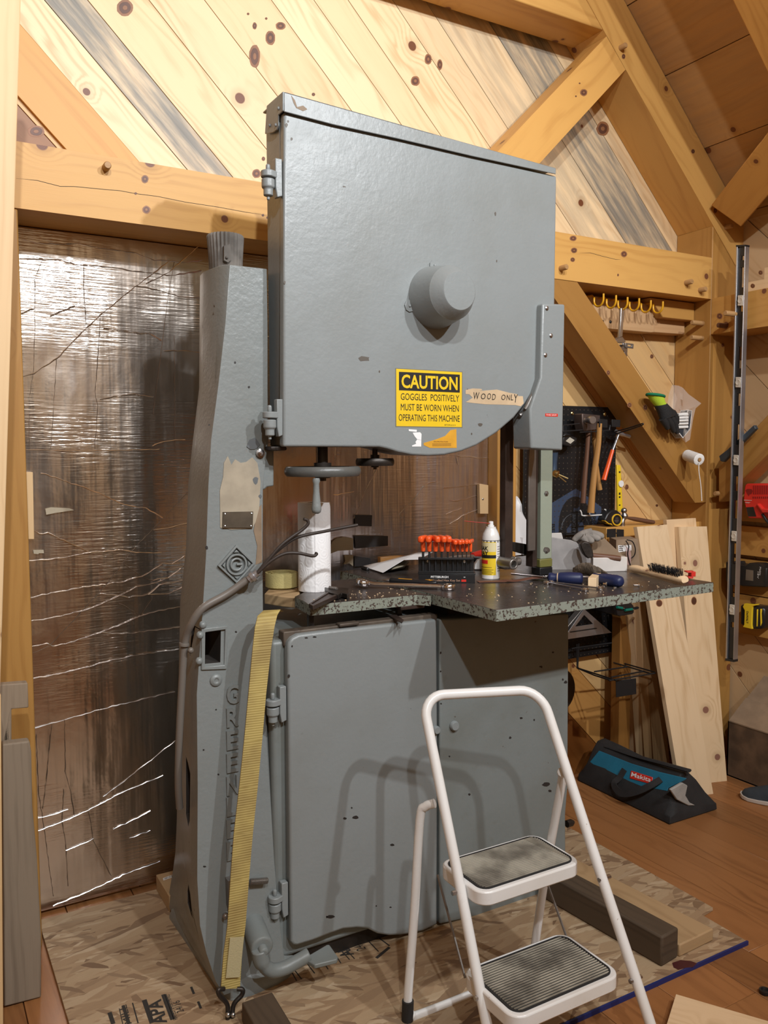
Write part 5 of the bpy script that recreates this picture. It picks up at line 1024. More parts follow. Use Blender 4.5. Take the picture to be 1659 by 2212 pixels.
# wire brush
t = thing('wire_brush', 'wooden wire brush with dark bristles at the right end of the table', 'brush', tz(1425, 1250)); a, b = at(1362, 1226, 'z', 1.013), at(1480, 1253, 'z', 1.016); d = (b - a).normalized(); s_ = Z_.cross(d); L = (b - a).length
up = (Z_ * .75 - FH * .65).normalized(); up = (up - d * up.dot(d)).normalized(); s_ = up.cross(d)
def sec(q, w_, h_): return [a + d * q + s_ * (w_ * math.copysign(abs(math.cos(t_)) ** .7, math.cos(t_))) + up * (h_ * math.copysign(abs(math.sin(t_)) ** .7, math.sin(t_))) for t_ in [2 * math.pi * i / 12 for i in range(12)]]
g = G().piece(d, (1.1, 1.1, 1.1)); g.loft([sec(0, .005, .004), sec(.008, .011, .009), sec(.03, .014, .011), sec(L * .35, .014, .009), sec(L * .45, .016, .010), sec(L * .97, .016, .010), sec(L, .012, .008)]); g.build('handle', M['lumber'], t, smooth=60)
g = G(); rb = random.Random(5)
for i in range(24):
    for j in range(4):
        for k_ in range(3):
            q0 = a + d * (L * lerp(.42, .95, (i + rb.random() * .8) / 24)) + s_ * ((j - 1.5) * .006 + rb.uniform(-.002, .002)) + up * .008; g.tube([q0, q0 + up * .02 + d * rb.uniform(-.012, .004) + s_ * rb.uniform(-.006, .006) + Z_ * .002], [.0008, .0005], 3)
tag(g.build('bristles', M['black_m'], t), kind='stuff')
t = G(); c = at(1487, 1250, 'z', 1.004); t.hexa(c, RH * .016, FH * .03, Z_ * .006); t.hexa(c + Z_ * .006 + RH * .009, RH * .014, FH * .03, Z_ * .016); t.hexa(c + Z_ * .018 - RH * .004, RH * .02, FH * .03, Z_ * .004); tag(t.build('plastic_clip', M['red'], bevel=.0015), 'red plastic clip at the end of the wire brush', 'clip')
# carton with label and clear safety glasses behind the box
BC = V((2.33, 2.40, 1.0)); t = thing('carton', 'small brown carton with a white label behind the right end of the table', 'box', BC)
g = G(); q = [atv(q_[0], q_[1], BC) for q_ in ((1331, 1166), (1378, 1164), (1384, 1240), (1331, 1240))]; g.prism(q, FH * .10); g.build('carton_body', M['card'], t, bevel=.001)
g = G(); g.prism([atv(q_[0], q_[1], BC - FH * .0008) for q_ in ((1335, 1178), (1364, 1177), (1364, 1189), (1336, 1193))], FH * .0008, 0)
for k_ in range(3): g.prism([atv(q_[0], q_[1] + k_ * 4, BC - FH * .0012) for q_ in ((1337, 1180), (1346, 1179.5), (1346, 1181.5), (1337, 1182))], FH * .0004, 1)
g.build('label', [M['paper'], M['grey_ink']], t)
t = thing('safety_glasses', 'clear safety glasses hanging in front of the small brown carton', 'glasses', BC - FH * .02); g = G()
for q in (((1352, 1168), (1358, 1180), (1356, 1196), (1359, 1212), (1362, 1222)), ((1354, 1166), (1366, 1170), (1372, 1184), (1371, 1198), (1364, 1206))): g.tube(spline([atv(*c, BC - FH * .03) for c in q], 5), .0022, 6)
g.build('frame', M['black'], t, smooth=60)
g = G(); g.prism([atv(*c, BC - FH * .028) for c in ((1352, 1182), (1362, 1186), (1364, 1204), (1362, 1222), (1355, 1220), (1353, 1200))], FH * .003); g.build('lens', plain('rose clear lens', (.55, .35, .33), .08, alpha=.45), t, bevel=.001)
# sawdust
g = G(); rs = random.Random(9)
for i in range(150):
    x, y = (rs.uniform(.95, 1.27), rs.uniform(2.0, 2.14)) if i % 2 else (rs.uniform(1.31, 2.0), rs.uniform(1.70, 2.0))
    if x < 1.27 and y > lerp(2.1, 2.2, (x - .95) / .3): continue
    s_ = rs.uniform(.0008, .0028); g.box(x, x + s_ * 1.6, y, y + s_, 1.0, 1.0 + s_ * .5)
tag(g.build('wood_chips', M['lumber']), 'scattered wood chips and dust on the table', 'sawdust', kind='stuff')
# ================================================================== tools on the walls
YP = 2.632
def mk_peg():
    t = NT('perforated black board'); sep = t.n('ShaderNodeSeparateXYZ'); t.l(t.uv(), sep.inputs[0]); s_ = .0254
    f = [t.math('SUBTRACT', t.math('FRACT', t.math('DIVIDE', sep.outputs[i], s_)), .5) for i in (0, 1)]
    d = t.math('SQRT', t.math('ADD', t.mul(f[0], f[0]), t.mul(f[1], f[1]))); h = t.step(d, .125, .105)
    at_ = t.n('ShaderNodeAttribute', attribute_name='tint')
    t.set('Base Color', t.mix(h, at_.outputs['Color'], (.06, .045, .03))); t.set('Roughness', .45); t.bump(t.math('SUBTRACT', 1.0, h), .6, .002); return t.m
M['pegb'] = mk_peg()
def C5(s, ox, oy): return lambda *p: [(ox + x / s, oy + y / s) for x, y in p]
ck = C5(7.9, 1190, 880)
def pp(px, y=YP): return [at(a, b, 'y', y) for a, b in px]
pb = thing('pegboard', 'black pegboard with blue grey print on the wall behind the blade post', 'pegboard', (2.45, YP, .53))
x0, x1 = at(1132, 900, 'y', YP).x, at(1331.5, 900, 'y', YP).x; zt, zb_ = at(1300, 879, 'y', YP).z, at(1300, 1412, 'y', YP).z
g = G().piece((1, 0, 0), (.008, .008, .009)); g.off = (.003, .004); g.box(x0, x1, YP, YP + .006, zb_, zt); g.build('board', M['pegb'], pb, bevel=.001)
g = G().piece((1, 0, 0), (.040, .060, .105), rand=False); g.off = (.003, .004)
g.prism(pp(ck((-60, 1650), (5, 1640), (425, 1385), (500, 1430), (860, 1700), (862, 2140), (-60, 2140)), YP - .0006), (0, .001, 0), 0)
g.tint = (.012, .012, .013, 0); g.prism(pp(ck(*[(420 + 285 * math.cos(a), 2010 - 490 * math.sin(a)) for a in [math.pi * i / 20 for i in range(21)]], (135, 2140), (705, 2140)), YP - .001), (0, .001, 0), 0)
g.tint = (.035, .05, .085, 0); g.prism(pp(ck((270, 2080), (355, 1970), (540, 1960), (580, 2060), (580, 2140), (270, 2140)), YP - .0014), (0, .001, 0), 0)
g.prism(pp(ck((390, 1720), (440, 1725), (490, 1690), (490, 1770), (390, 1790)), YP - .0012), (0, .001, 0), 0)
g.tint = (.006, .006, .007, 0); g.prism(pp(ck((350, 1790), (465, 1765), (465, 2140), (350, 2140)), YP - .0018), (0, .001, 0), 0)
def vt(s, px, py, h, w, y, m):
    a = pp(ck((px, py)), y)[0]; k_ = depth(a) / F / 7.9; g.text(s, a, -Z_, X_, h * k_, w * k_, m, ext=.0003, bold=.02)
vt('BRIGHT', 700, 1790, 90, 420, YP - .0012, 1); vt('BE', 12, 1990, 72, 140, YP - .0012, 1); vt('BRIGHT', 372, 1830, 66, 310, YP - .0022, 2)
for i, ch in enumerate('PRO'):
    a = pp(ck((190 + i * 14, 2090 - i * 66)), YP - .0014)[0]; k_ = depth(a) / F / 7.9; th = math.radians(70 - 14 * i); g.text(ch, a, X_ * math.cos(th) + Z_ * math.sin(th), -X_ * math.sin(th) + Z_ * math.cos(th), 52 * k_, 44 * k_, 2, ext=.0003)
cc_ = [(420 + 235 * math.cos(a), 2060 - 250 * math.sin(a)) for a in [math.pi * i / 24 for i in range(25)]]; g.tube(pp(ck(*cc_), YP - .001), .0012, 4, 2)
g.build('printed_emblem', [M['pegb'], M['ink'], plain('steel grey print', (.06, .068, .08), .5)], pb)
for q in ((1236, 893), (1306, 895)):
    g = G(); g.lathe([(.008, 0), (.008, .002), (.004, .005), (.001, .004)], at(q[0], q[1], 'y', YP), (0, -1, 0), 12); g.build('mounting_screw', M['brass'], pb)
YH = 2.57
def handle(name, pts, rs, mat, par, y=YH, flat=.72): 
    g = G(); P_ = spline([at(a, b, 'y', y) for a, b in pts], 6); n = len(P_); R_ = []
    for i in range(n):
        f = i / (n - 1) * (len(rs) - 1); k_ = min(int(f), len(rs) - 2); R_.append(lerp(rs[k_], rs[k_ + 1], f - k_) * depth(P_[0]) / F)
    g.tube(P_, R_, 14, flat=flat); return g.build(name, M[mat], par, smooth=60)
t = thing('sledge_hammer', 'square headed hammer with brown wooden handle, leftmost of the hanging hammers', 'hammer', at(1265, 1087, 'y', YH), 'hammers hanging on the pegboard')
handle('handle', [(1271, 925), (1268, 975), (1263, 1030), (1259, 1087)], [6, 5.5, 6.5, 7], 'handle_dark', t)
g = G(); q = pp([(1257.5, 893), (1297, 897), (1296, 928), (1262, 932), (1258, 915)], YH - .03); g.prism(q, (0, .05, 0)); g.build('head', plain('rusty hammer head', (.14, .10, .085), .5, .6, var=.4), t, bevel=.004)
t = thing('axe_hammer', 'hammer hanging behind the golden handled one, orange wood showing at its right', 'hammer', at(1292, 1058, 'y', YH + .03), 'hammers hanging on the pegboard')
handle('handle', [(1282, 925), (1284, 965), (1290, 1020), (1295, 1058)], [5, 4.5, 6, 7], 'handle', t, YH + .03)
g = G(); g.lathe([(.016, 0), (.02, .004), (.02, .03), (.014, .034)], at(1258, 912, 'y', YH + .03), X_, 16); g.build('head', M['oldiron'], t)
t = thing('claw_hammer', 'golden wooden handled hammer with round face, in front of the others', 'hammer', at(1277, 1108, 'y', YH - .04), 'hammers hanging on the pegboard')
handle('handle', [(1295, 915), (1292, 960), (1284, 1020), (1279, 1070), (1276, 1108)], [6.5, 7.5, 7.8, 8.2, 9.2], 'handle', t, YH - .04)
g = G(); c = at(1281, 907, 'y', YH - .085); g.lathe([(.0145, 0), (.0165, .002), (.0165, .018), (.011, .026), (.011, .05), (.013, .052)], c, (.25, 1, 0), 18); g.tube([c + V((.012, .05, 0)), c + V((.03, .055, .008)), c + V((.045, .05, .004))], [.014, .012, .008], 10); g.build('head', M['steel'], t, smooth=40)
t = thing('tack_hammer', 'small hammer with bright orange grip hanging at a slant', 'hammer', at(1302, 1037, 'y', YH), 'hammers hanging on the pegboard')
handle('grip', [(1323, 972), (1314, 1003), (1304, 1037)], [4.8, 5.4, 6.4], 'orange', t); handle('shaft', [(1336, 938), (1329, 957), (1322, 975)], [3, 3, 3.4], 'alu', t, YH + .002)
g = G(); g.tube(pp([(1330, 930), (1338, 936), (1350, 940), (1360, 943)], YH), [.006, .010, .007, .008], 8); g.build('head', M['alu'], t, smooth=50)
# hammer rail and wire hooks
t = thing('hook_rail', 'black wire tool rail with square end plates carrying the hammers', 'hook', at(1260, 925, 'y', YH))
g = G()
for a, b in (((1215, 919), (1252, 915)), ((1215, 932), (1258, 929)), ((1252, 934), (1288, 932)), ((1288, 932), (1296, 925)), ((1300, 931), (1318, 929)), ((1316, 929), (1318, 918)), ((1216, 919), (1216, 933))): g.tube(pp([a, b], YH - .035), .0028, 6)
g.build('wire', M['black_m'], t)
for q in (((1295, 905), (1312.5, 906), (1312.5, 924), (1295, 923)), ((1322, 906), (1340, 907), (1340, 923), (1322, 922))): g = G(); g.prism(pp(q, YH - .05), (0, .004, 0)); g.build('end_plate', M['black_m'], t, bevel=.001)
t = G(); B0 = [at(1318, 935, 'y', YH - .03)]; e_ = at(1389, 915, 'y', YH - .24); f_ = at(1318, 929, 'y', YH - .02)
t.tube(spline([at(1310, 932, 'y', YH + .05), at(1330, 932, 'y', YH), at(1360, 924, 'y', YH - .12), at(1384, 916, 'y', YH - .22), e_, at(1386, 919, 'y', YH - .225), at(1360, 928, 'y', YH - .12), at(1322, 940, 'y', YH + .0)], 6), .0026, 6); tag(t.build('wire_hook', M['black_m'], smooth=60), 'long double wire hook sticking out at the upper right of the pegboard', 'hook')
# stud finder
t = thing('stud_finder', 'black hand held meter with a small pale window left of the hammers', 'meter', at(1235, 965, 'y', YH)); g = G(); q = ck((215, 470), (265, 430), (460, 510), (440, 590), (340, 680), (200, 640)); g.prism(pp(q, YH), (0, .05, 0)); g.build('case', M['black'], t, bevel=.005)
g = G(); g.prism(pp(ck((255, 575), (325, 510), (405, 560), (335, 622)), YH - .0015), (0, .003, 0)); g.build('window', plain('pale window', (.50, .46, .38), .3), t)
t = thing('blow_gun', 'blue grey tube and brass fitting peeking out right of the blade post', 'air tool', at(1200, 1030, 'y', YH)); g = G(); g.tube(pp([(1196, 978), (1197, 1000), (1196, 1018)], YH), [.018, .012, .014], 12); g.build('body', plain('slate blue metal', (.05, .08, .13), .4, .4), t, smooth=60)
g = G(); c = at(1195, 1022, 'y', YH - .02); g.lathe([(.013, 0), (.017, .006), (.016, .02), (.008, .024)], c, V((.4, -.6, -.2)), 16); g.tube([c + V((.01, -.02, -.006)), c + V((.045, -.035, -.022))], .004, 8); g.tube([c + V((.01, -.02, -.012)), c + V((.04, -.03, -.036))], .003, 8); g.build('fitting', M['brass'], t, smooth=40)
# white wire hook
g = G(); yy = YH - .02; k_ = pp(ck((500, 1755), (520, 1790), (528, 1840), (560, 1848), (690, 1845), (940, 1830), (935, 1745), (915, 1740)), yy); g.tube(k_, .0028, 6); g.tube([at(1274, 1113, 'y', yy), at(1273, 1104, 'y', YP)], .0026, 6); tag(g.build('wire_hook', M['white']), 'white wire hook below the golden hammer handle', 'hook')
# yellow level
g = thing('torpedo_level', 'short yellow spirit level hanging at the right edge of the pegboard', 'level', at(1340, 1105, 'y', YH)); t = g
g = G(); g.prism(pp([(1333, 1004), (1341, 1005), (1346, 1105), (1335, 1105)], YH), (0, .010, 0)); g.build('body', M['yellow'], t, bevel=.002)
g = G(); c = at(1341, 1045, 'y', YH - .001); g.lathe([(.011, .004), (.014, .004), (.014, 0), (.011, 0)], c, (0, -1, 0), 20); g.build('vial_ring', M['white'], t); g = G(); g.lathe([(.0105, 0), (.009, .003)], c, (0, -1, 0), 16); g.build('vial', plain('green vial', (.35, .42, .10), .15), t)
g = G()
for q in ((1018, 6), (1064, 8), (1072, 6), (1090, 4)): a = pp([(1337, q[0])], YH - .0006)[0]; g.hexa(a, X_ * .009, Y_ * .0006, Z_ * -.0012 * q[1])
g.build('marks', M['ink'], t)
# tape measure
t = thing('tape_measure', 'black and yellow tape measure hooked at the lower right of the pegboard', 'tape measure', at(1327, 1137, 'y', YH)); yt = YH - .05
ct_ = C5(9.217, 1300, 1090)
g = G(); g.prism(pp(ct_((60, 300), (110, 190), (170, 130), (230, 105), (310, 115), (380, 170), (415, 260), (410, 330), (380, 400), (300, 440), (200, 430), (70, 350)), yt), (0, .045, 0)); g.build('case', M['black'], t, bevel=.006)
g = G(); c = ct_((310, 305))[0]; oo = [(c[0] + 11.2 * math.cos(a) * 1.0, c[1] + 13 * math.sin(a)) for a in [2 * math.pi * i / 28 for i in range(28)]]; ii = [(c[0] + 8.8 * math.cos(a), c[1] + 10.4 * math.sin(a)) for a in [2 * math.pi * i / 28 for i in range(28)]]; g.ring(pp(oo, yt - .004), pp(ii, yt - .004), (0, .006, 0)); g.prism(pp(ct_((58, 320), (75, 318), (150, 375), (190, 375), (225, 420), (180, 395), (130, 385)), yt - .002), (0, .02, 0)); g.build('yellow_trim', plain('amber trim', (.70, .42, .02), .4), t, bevel=.001)
g = G()
for j, (y_, w_) in enumerate(((270, 70), (292, 80), (318, 120), (330, 120), (345, 100), (360, 60))): a = pp(ct_((310 - w_ / 2, y_)), yt - .0015)[0]; g.hexa(a, X_ * (w_ / 9.217 / F * depth(a)), Y_ * .0006, Z_ * .0022)
g.build('label_print', M['grey_steel'], t)
# ball peen hammer lying on the ledge
t = thing('ball_peen_hammer', 'ball peen hammer with dark handle lying on the wall ledge behind the lumber', 'hammer', at(1380, 1134, 'y', 2.53))
g = G(); g.tube(spline([at(1345, 1138, 'y', 2.53), at(1345, 1126, 'y', 2.53), at(1349, 1116, 'y', 2.53), at(1348, 1107, 'y', 2.53)], 4), [.010] * 4 + [.009] * 3 + [.013, .014, .014, .012, .009, .008], 10); g.ball(at(1348, 1103, 'y', 2.53), .0125); g.build('head', M['steel'], t, smooth=50)
handle('handle', [(1353, 1118), (1370, 1121), (1392, 1125), (1411, 1128)], [3.5, 6.5, 7, 6], 'handle_dark', t, 2.53)
g = G().piece((1, 0, 0), (.95, .9, .84)); a, b = at(1310, 1140, 'y', 2.50), at(1480, 1128, 'y', 2.50); g.box(a.x, b.x + .12, 2.50, 2.665, a.z - .11, a.z); tag(g.build('wall_ledge', M['beam'], bevel=.002), 'short pine ledge on the wall behind the leaning lumber', 'ledge')
t = thing('hook_rail', 'black hook with a flat plate hanging left of the leaning lumber', 'hook', at(1330, 1160, 'y', 2.46)); g = G(); g.prism(pp([(1312, 1143), (1331, 1142), (1331, 1161), (1312, 1161)], 2.43), (0, .004, 0)); g.prism(pp([(1333, 1143), (1348, 1144), (1348, 1160), (1333, 1160)], 2.44), (0, .004, 0)); g.build('end_plate', M['black_m'], t, bevel=.001)
g = G(); g.tube([at(1222, 1155, 'y', 2.62), at(1300, 1151, 'y', 2.62), at(1320, 1151, 'y', 2.435)], .003, 6); g.tube([at(1320, 1151, 'y', 2.438), at(1336, 1152, 'y', 2.445)], .003, 6); g.build('wire', M['black_m'], t)
# speed square, tray, wire shelf below the table
cs_ = C5(6.91, 1220, 1290)
t = thing('speed_square', 'silver triangular rafter square hanging below the table', 'square', at(1270, 1380, 'y', 2.55)); g = G(); g.ring(pp(cs_((290, 175), (700, 530), (-30, 640)), 2.55), pp(cs_((290, 265), (425, 400), (155, 440)), 2.55), (0, .005, 0)); 
sq = g.build('plate', M['alu'], t, bevel=.001); g = G(); g.prism(pp(cs_((285, 172), (260, 180), (-60, 560), (-30, 640), (40, 520)), 2.562), (0, .03, 0)); g.build('fence', M['grey_steel'], t, bevel=.002)
g = G(); g.prism(pp(cs_((80, 513), (470, 457), (485, 462), (480, 472), (85, 530), (75, 524)), 2.5492), (0, .004, 0)); g.build('slot', M['ink'], t)
t = thing('tool_tray', 'small black tray with green handled drivers under the table edge', 'tray', at(1350, 1330, 'y', 2.45)); g = G(); q = cs_((755, 110), (790, 270), (820, 285), (1010, 255), (1035, 230), (1030, 130), (1000, 95), (960, 85)); g.prism(pp(q, 2.42), (0, .02, 0)); g.prism(pp(q, 2.44), (0, .15, 0)); g.build('tray_body', M['black'], t, bevel=.003)
for a, b, m in (((780, 150), (860, 165), 'teal_handle'), ((900, 195), (1005, 180), 'teal_handle')):
    d_ = thing('precision_driver', 'small green handled driver in the black tray, %s' % ('left one' if a[0] < 800 else 'right one'), 'screwdriver', pp(cs_(a), 2.41)[0], 'drivers in the black tray'); g = G(); g.tube(pp(cs_(a, b), 2.412), .0055, 8); g.build('grip', M[m], d_); g = G(); e_ = (b[0] + 30, b[1] + 4); g.tube(pp(cs_(b, e_), 2.412), .0022, 6); g.build('shaft', M['steel'], d_)
g = G(); g.tube(pp(cs_((1020, 172), (1085, 158), (1105, 156)), 2.43), [.006, .006, .002], 8); tag(g.build('marker_pen', M['black']), 'black marker sticking out of the black tray', 'pen')
t = thing('wire_shelf', 'black bent wire shelf sticking out from the wall under the table', 'rack', at(1330, 1460, 'y', 2.5)); yw = 2.60
zs = pp(cs_((190, 1055)), yw)[0].z
fl = lambda x, y: at(1220 + x / 6.91, 1290 + y / 6.91, 'z', zs)
g = G()
for pts in ([pp(cs_((208, 690)), yw)[0], pp(cs_((200, 900)), yw)[0], pp(cs_((192, 1040)), yw)[0], fl(210, 1065), fl(480, 1150), fl(770, 1245)], [pp(cs_((180, 700)), yw)[0], pp(cs_((185, 1060)), yw)[0], fl(440, 1165), fl(680, 1240)], [pp(cs_((720, 660)), yw)[0], pp(cs_((712, 955)), yw)[0], fl(740, 980), fl(980, 1050), fl(1280, 1140)], [pp(cs_((788, 540)), yw)[0], pp(cs_((775, 940)), yw)[0], fl(800, 965), fl(1340, 1118), fl(1350, 1132)],
            [fl(440, 1112), fl(930, 1040)], [fl(690, 1195), fl(1180, 1105)], [fl(660, 1245), fl(1350, 1135)], pp(cs_((100, 770), (160, 757), (720, 680)), yw), pp(cs_((700, 545), (800, 540)), yw)): g.tube(pts, .0032, 6)
g.build('wire_frame', M['black_m'], t); g = G(); e_ = fl(910, 1210); g.prism([atv(q[0], q[1], e_) for q in cs_((760, 1245), (1065, 1210), (1070, 1445), (1050, 1450), (765, 1497))], FH * .003); g.build('end_plate', M['black_m'], t, bevel=.001)
# hook board, yellow hooks and hanging wrench
ch_ = C5(4.1475, 1180, 480); YB = 2.60
g = G().piece((1, 0, 0), (.72, .62, .55)); g.prism(pp(ch_((375, 655), (960, 740), (968, 985), (940, 988), (470, 945)), YB), (0, .0695, 0)); hb_ = tag(g.build('hook_board', M['stud'], bevel=.002), 'wide board under the long beam carrying six yellow hooks', 'board')
g = G()
for q in ((505, 890), (575, 893)): g.lathe([(.007, 0), (.006, .002), (.003, .004)], pp(ch_(q), YB)[0], (0, -1, 0), 10)
g.build('screw', M['ink'], hb_)
g = G().piece((1, 0, 0), (.72, .60, .52)); g.prism(pp(ch_((963, 850), (1240, 893), (1240, 1005), (968, 985)), YB + .005), (0, .0645, 0)); tag(g.build('hook_board', M['stud'], bevel=.002), 'narrow board between the hook board and the corner post', 'board')
hx_ = [(513, 640, 755), (625, 655, 770), (728, 672, 785), (832, 682, 795), (937, 700, 808), (1045, 710, 815)]
for i, (x, yt_, yb_) in enumerate(hx_):
    yr = 2.505; tip = pp(ch_((x, yt_)), yr)[0]; bot = pp(ch_((x - 8, yb_)), yr + .02)[0]; zc = bot.z; xh = tip.x; r_ = .026
    pts = [tip] + [V((xh, yr + r_ - r_ * math.cos(a), zc + r_ - r_ * math.sin(a))) for a in [math.pi * j / 12 for j in range(13)]] + [V((xh, yr + 2 * r_, zc + r_ + .012)), V((xh, yr + 2 * r_ + .012, zc + r_ + .022)), V((xh, YB + .02, zc + r_ + .024))]
    g = G(); g.tube(pts, .0042, 8); tag(g.build('screw_hook', plain('yellow vinyl', (.72, .36, .015), .3), smooth=60), 'yellow vinyl coated hook under the long beam, %s from the left' % ('first', 'second', 'third, holding the wrench,', 'fourth', 'fifth', 'sixth')[i], 'hook', 'yellow hooks under the beam')
t = thing('pipe_wrench', 'steel adjustable pipe wrench hanging from a yellow hook', 'wrench', at(1345, 778, 'y', 2.52)); yw = 2.525; cw = C5(3.26, 1150, 560)
g = G(); g.prism(pp(cw((624, 345), (632, 338), (645, 342), (650, 360), (642, 430), (636, 545), (612, 552), (622, 430)), yw), (0, .012, 0)); g.build('handle', M['steel'], t, bevel=.002)
g = G(); g.prism(pp(cw((612, 548), (636, 545), (660, 580), (640, 590), (600, 588), (572, 610), (568, 598), (590, 568)), yw - .004), (0, .022, 0)); g.prism(pp(cw((600, 600), (660, 604), (672, 630), (668, 690), (652, 714), (645, 700), (650, 650), (632, 640), (620, 655), (625, 680), (606, 660)), yw - .002), (0, .018, 0)); g.build('jaws', M['steel'], t, bevel=.002)
g = G(); g.ring(pp(cw((655, 588), (714, 596), (712, 630), (655, 622)), yw - .008), pp(cw((672, 600), (700, 603), (699, 616), (672, 612)), yw - .008), (0, .006, 0)); g.lathe([(.009, 0), (.008, .004), (.004, .006)], pp(cw((640, 600)), yw - .008)[0], (0, -1, 0), 10); g.build('adjuster', M['grey_steel'], t, bevel=.001)
# gloves, bag and twine on the brace
t = thing('garden_glove', 'black and lime work glove tucked on the brace by the corner post', 'glove', at(1440, 930, 'y', 2.44)); yg = 2.42
g = G(); r1 = [pp(cw(q), yg + (.0 if i < 1 else .0))[0] for i, q in enumerate(((812, 945), (915, 975)))]
def ringpts(a, b, dep, n=16): 
    a, b = V(a), V(b); c = (a + b) / 2; h = (b - a) / 2; return [c + h * math.cos(2 * math.pi * i / n) + Y_ * (dep * math.sin(2 * math.pi * i / n)) for i in range(n)]
S_ = [ringpts(*pp(cw((818, 950), (916, 970)), yg), .028), ringpts(*pp(cw((835, 985), (925, 1010)), yg), .026), ringpts(*pp(cw((868, 1030), (935, 1020)), yg), .022), ringpts(*pp(cw((890, 1060), (950, 1035)), yg), .02)]
g.loft(S_, cap=False); g.loft([[p + (q_ - p) * .1 for p, q_ in zip(s1, [sum(s1, V((0, 0, 0))) / 16] * 16)] for s1 in S_], cap=False); g.build('cuff', M['lime'], t, smooth=60)
g = G(); s1 = S_[0]; g.tube(s1 + [s1[0]], .006, 8); g.build('cuff_trim', M['green'], t, smooth=60)
g = G(); g.loft([ringpts(*pp(cw((865, 1035), (940, 1015)), yg), .022), ringpts(*pp(cw((890, 1080), (985, 1060)), yg), .026), ringpts(*pp(cw((905, 1130), (1010, 1090)), yg), .024)]); 
for a in (((915, 1120), (940, 1160), (955, 1195)), ((940, 1110), (975, 1160), (1000, 1215)), ((960, 1095), (1000, 1150), (1022, 1225)), ((985, 1080), (1010, 1120), (1020, 1160))): g.tube(pp(cw(*a), yg - .004), [.016, .015, .009], 10)
g.build('hand', M['blackglove'], t, smooth=60)
t = thing('parts_bag', 'clear plastic bag with dark ribbed parts hanging beside the glove', 'bag', at(1475, 955, 'y', 2.44)); yg = 2.43
g = G(); cb = lambda *q: pp(cw(*q), yg)
def rag_sheet(g, outline, y, amp, seed):
    r_ = random.Random(seed); c = (sum(p[0] for p in outline) / len(outline), sum(p[1] for p in outline) / len(outline)); rings = []
    for f in (1, .75, .5, .25): rings.append([at(*( (lerp(c[0], p[0], f), lerp(c[1], p[1], f)) ), 'y', y + r_.uniform(-amp, amp)) for p in outline])
    n = len(outline); vs = [v for R_ in rings for v in R_] + [at(c[0], c[1], 'y', y)]; fs = []
    for k_ in range(3):
        for i in range(n): j = (i + 1) % n; fs.append((k_ * n + i, (k_ + 1) * n + i, (k_ + 1) * n + j, k_ * n + j))
    fs += [(3 * n + i, 4 * n, 3 * n + (i + 1) % n) for i in range(n)]
    m = len(vs); rim = [(i, (i + 1) % n, m + (i + 1) % n, m + i) for i in range(n)]
    g.add(vs + [p + Y_ * .0012 for p in vs], fs + [tuple(reversed([q + m for q in f])) for f in fs] + rim)
rag_sheet(g, cw((985, 885), (1030, 890), (1060, 905), (1100, 950), (1190, 1015), (1150, 1050), (1135, 1110), (1120, 1200), (1110, 1270), (1080, 1290), (1050, 1260), (1010, 1210), (1000, 1150), (985, 1080), (950, 1040), (960, 960)), yg, .012, 3); g.build('clear_film', M['film'], t, smooth=25)
g = G(); g.prism(cb((1010, 1085), (1090, 1080), (1100, 1060), (1125, 1065), (1110, 1200), (1060, 1260), (1025, 1215)), (0, .04, 0), 0)
for k_ in range(5): a, b = cb((1022, 1095 + k_ * 22), (1088, 1092 + k_ * 22)); g.tube([a - Y_ * .003, b - Y_ * .003], .006, 6)
g.build('ribbed_part', plain('dark ribbed plastic', (.03, .035, .045), .4), t, bevel=.003)
t = thing('twine_spool', 'white twine spool on a peg of the corner post', 'string', at(1500, 1000, 'y', 2.44)); a = at(1483, 983, 'y', 2.45); e_ = at(1511, 993, 'y', 2.36); ax = (e_ - a); L = ax.length; k_ = 12.5 * kp(a); g.lathe([(k_ * .35, 0), (k_ * .9, .002)] + [(k_ * (1.0 if i % 2 else .96), L * (i + .5) / 16) for i in range(16)] + [(k_ * .8, L), (k_ * .35, L)], a, ax, 22); g.build('winding', M['string'], t, smooth=60)
g = G(); g.lathe([(k_ * .36, -.001), (k_ * .36, L + .001), (k_ * .2, L + .001)], a, ax, 14); g.build('core', M['card'], t)
g = G(); g.tube(spline([e_ + V((-.004, 0, -.012)), at(1510, 1020, 'y', e_.y), at(1514, 1050, 'y', e_.y), at(1516, 1082, 'y', e_.y)], 5), .0018, 6); g.build('loose_end', M['string'], t)
pk_ = G(); pk_.lathe([(.007, -.06), (.007, L + .004)], a, ax, 12); tag(pk_.build('wooden_peg', M['peg']), 'peg holding the white twine spool', 'peg', 'wooden pegs in the timber frame')
# long level on its peg
XL = 3.0; t = thing('spirit_level', 'long black spirit level with silver edges hanging on a peg at the right', 'level', at(1580, 1425, 'x', XL))
T0, T1 = at(1590, 533, 'x', XL), at(1610, 532, 'x', XL); B0, B1_ = at(1567, 1422, 'x', XL), at(1585, 1425, 'x', XL)
def lv(u, v): return lerp(lerp(T0, T1, u), lerp(B0, B1_, u), v)
DX = V((.026, 0, 0)); g = G()
for u0, u1 in ((0, .16), (.90, 1.0)): g.hexa(lv(u0, 0), lv(u1, 0) - lv(u0, 0), lv(u0, 1) - lv(u0, 0), DX)
g.build('rail', M['alu'], t, bevel=.001)
fr = lambda y: (y - 532) / 890
wins = [(578, 622, .45, .9), (647, 675, .5, .88), (728, 775, .4, .9), (848, 880, .38, .9), (928, 962, .38, .9), (1012, 1048, .38, .9), (1085, 1120, .36, .9), (1165, 1200, .36, .9), (1262, 1290, .36, .9), (1395, 1410, .3, .9)]
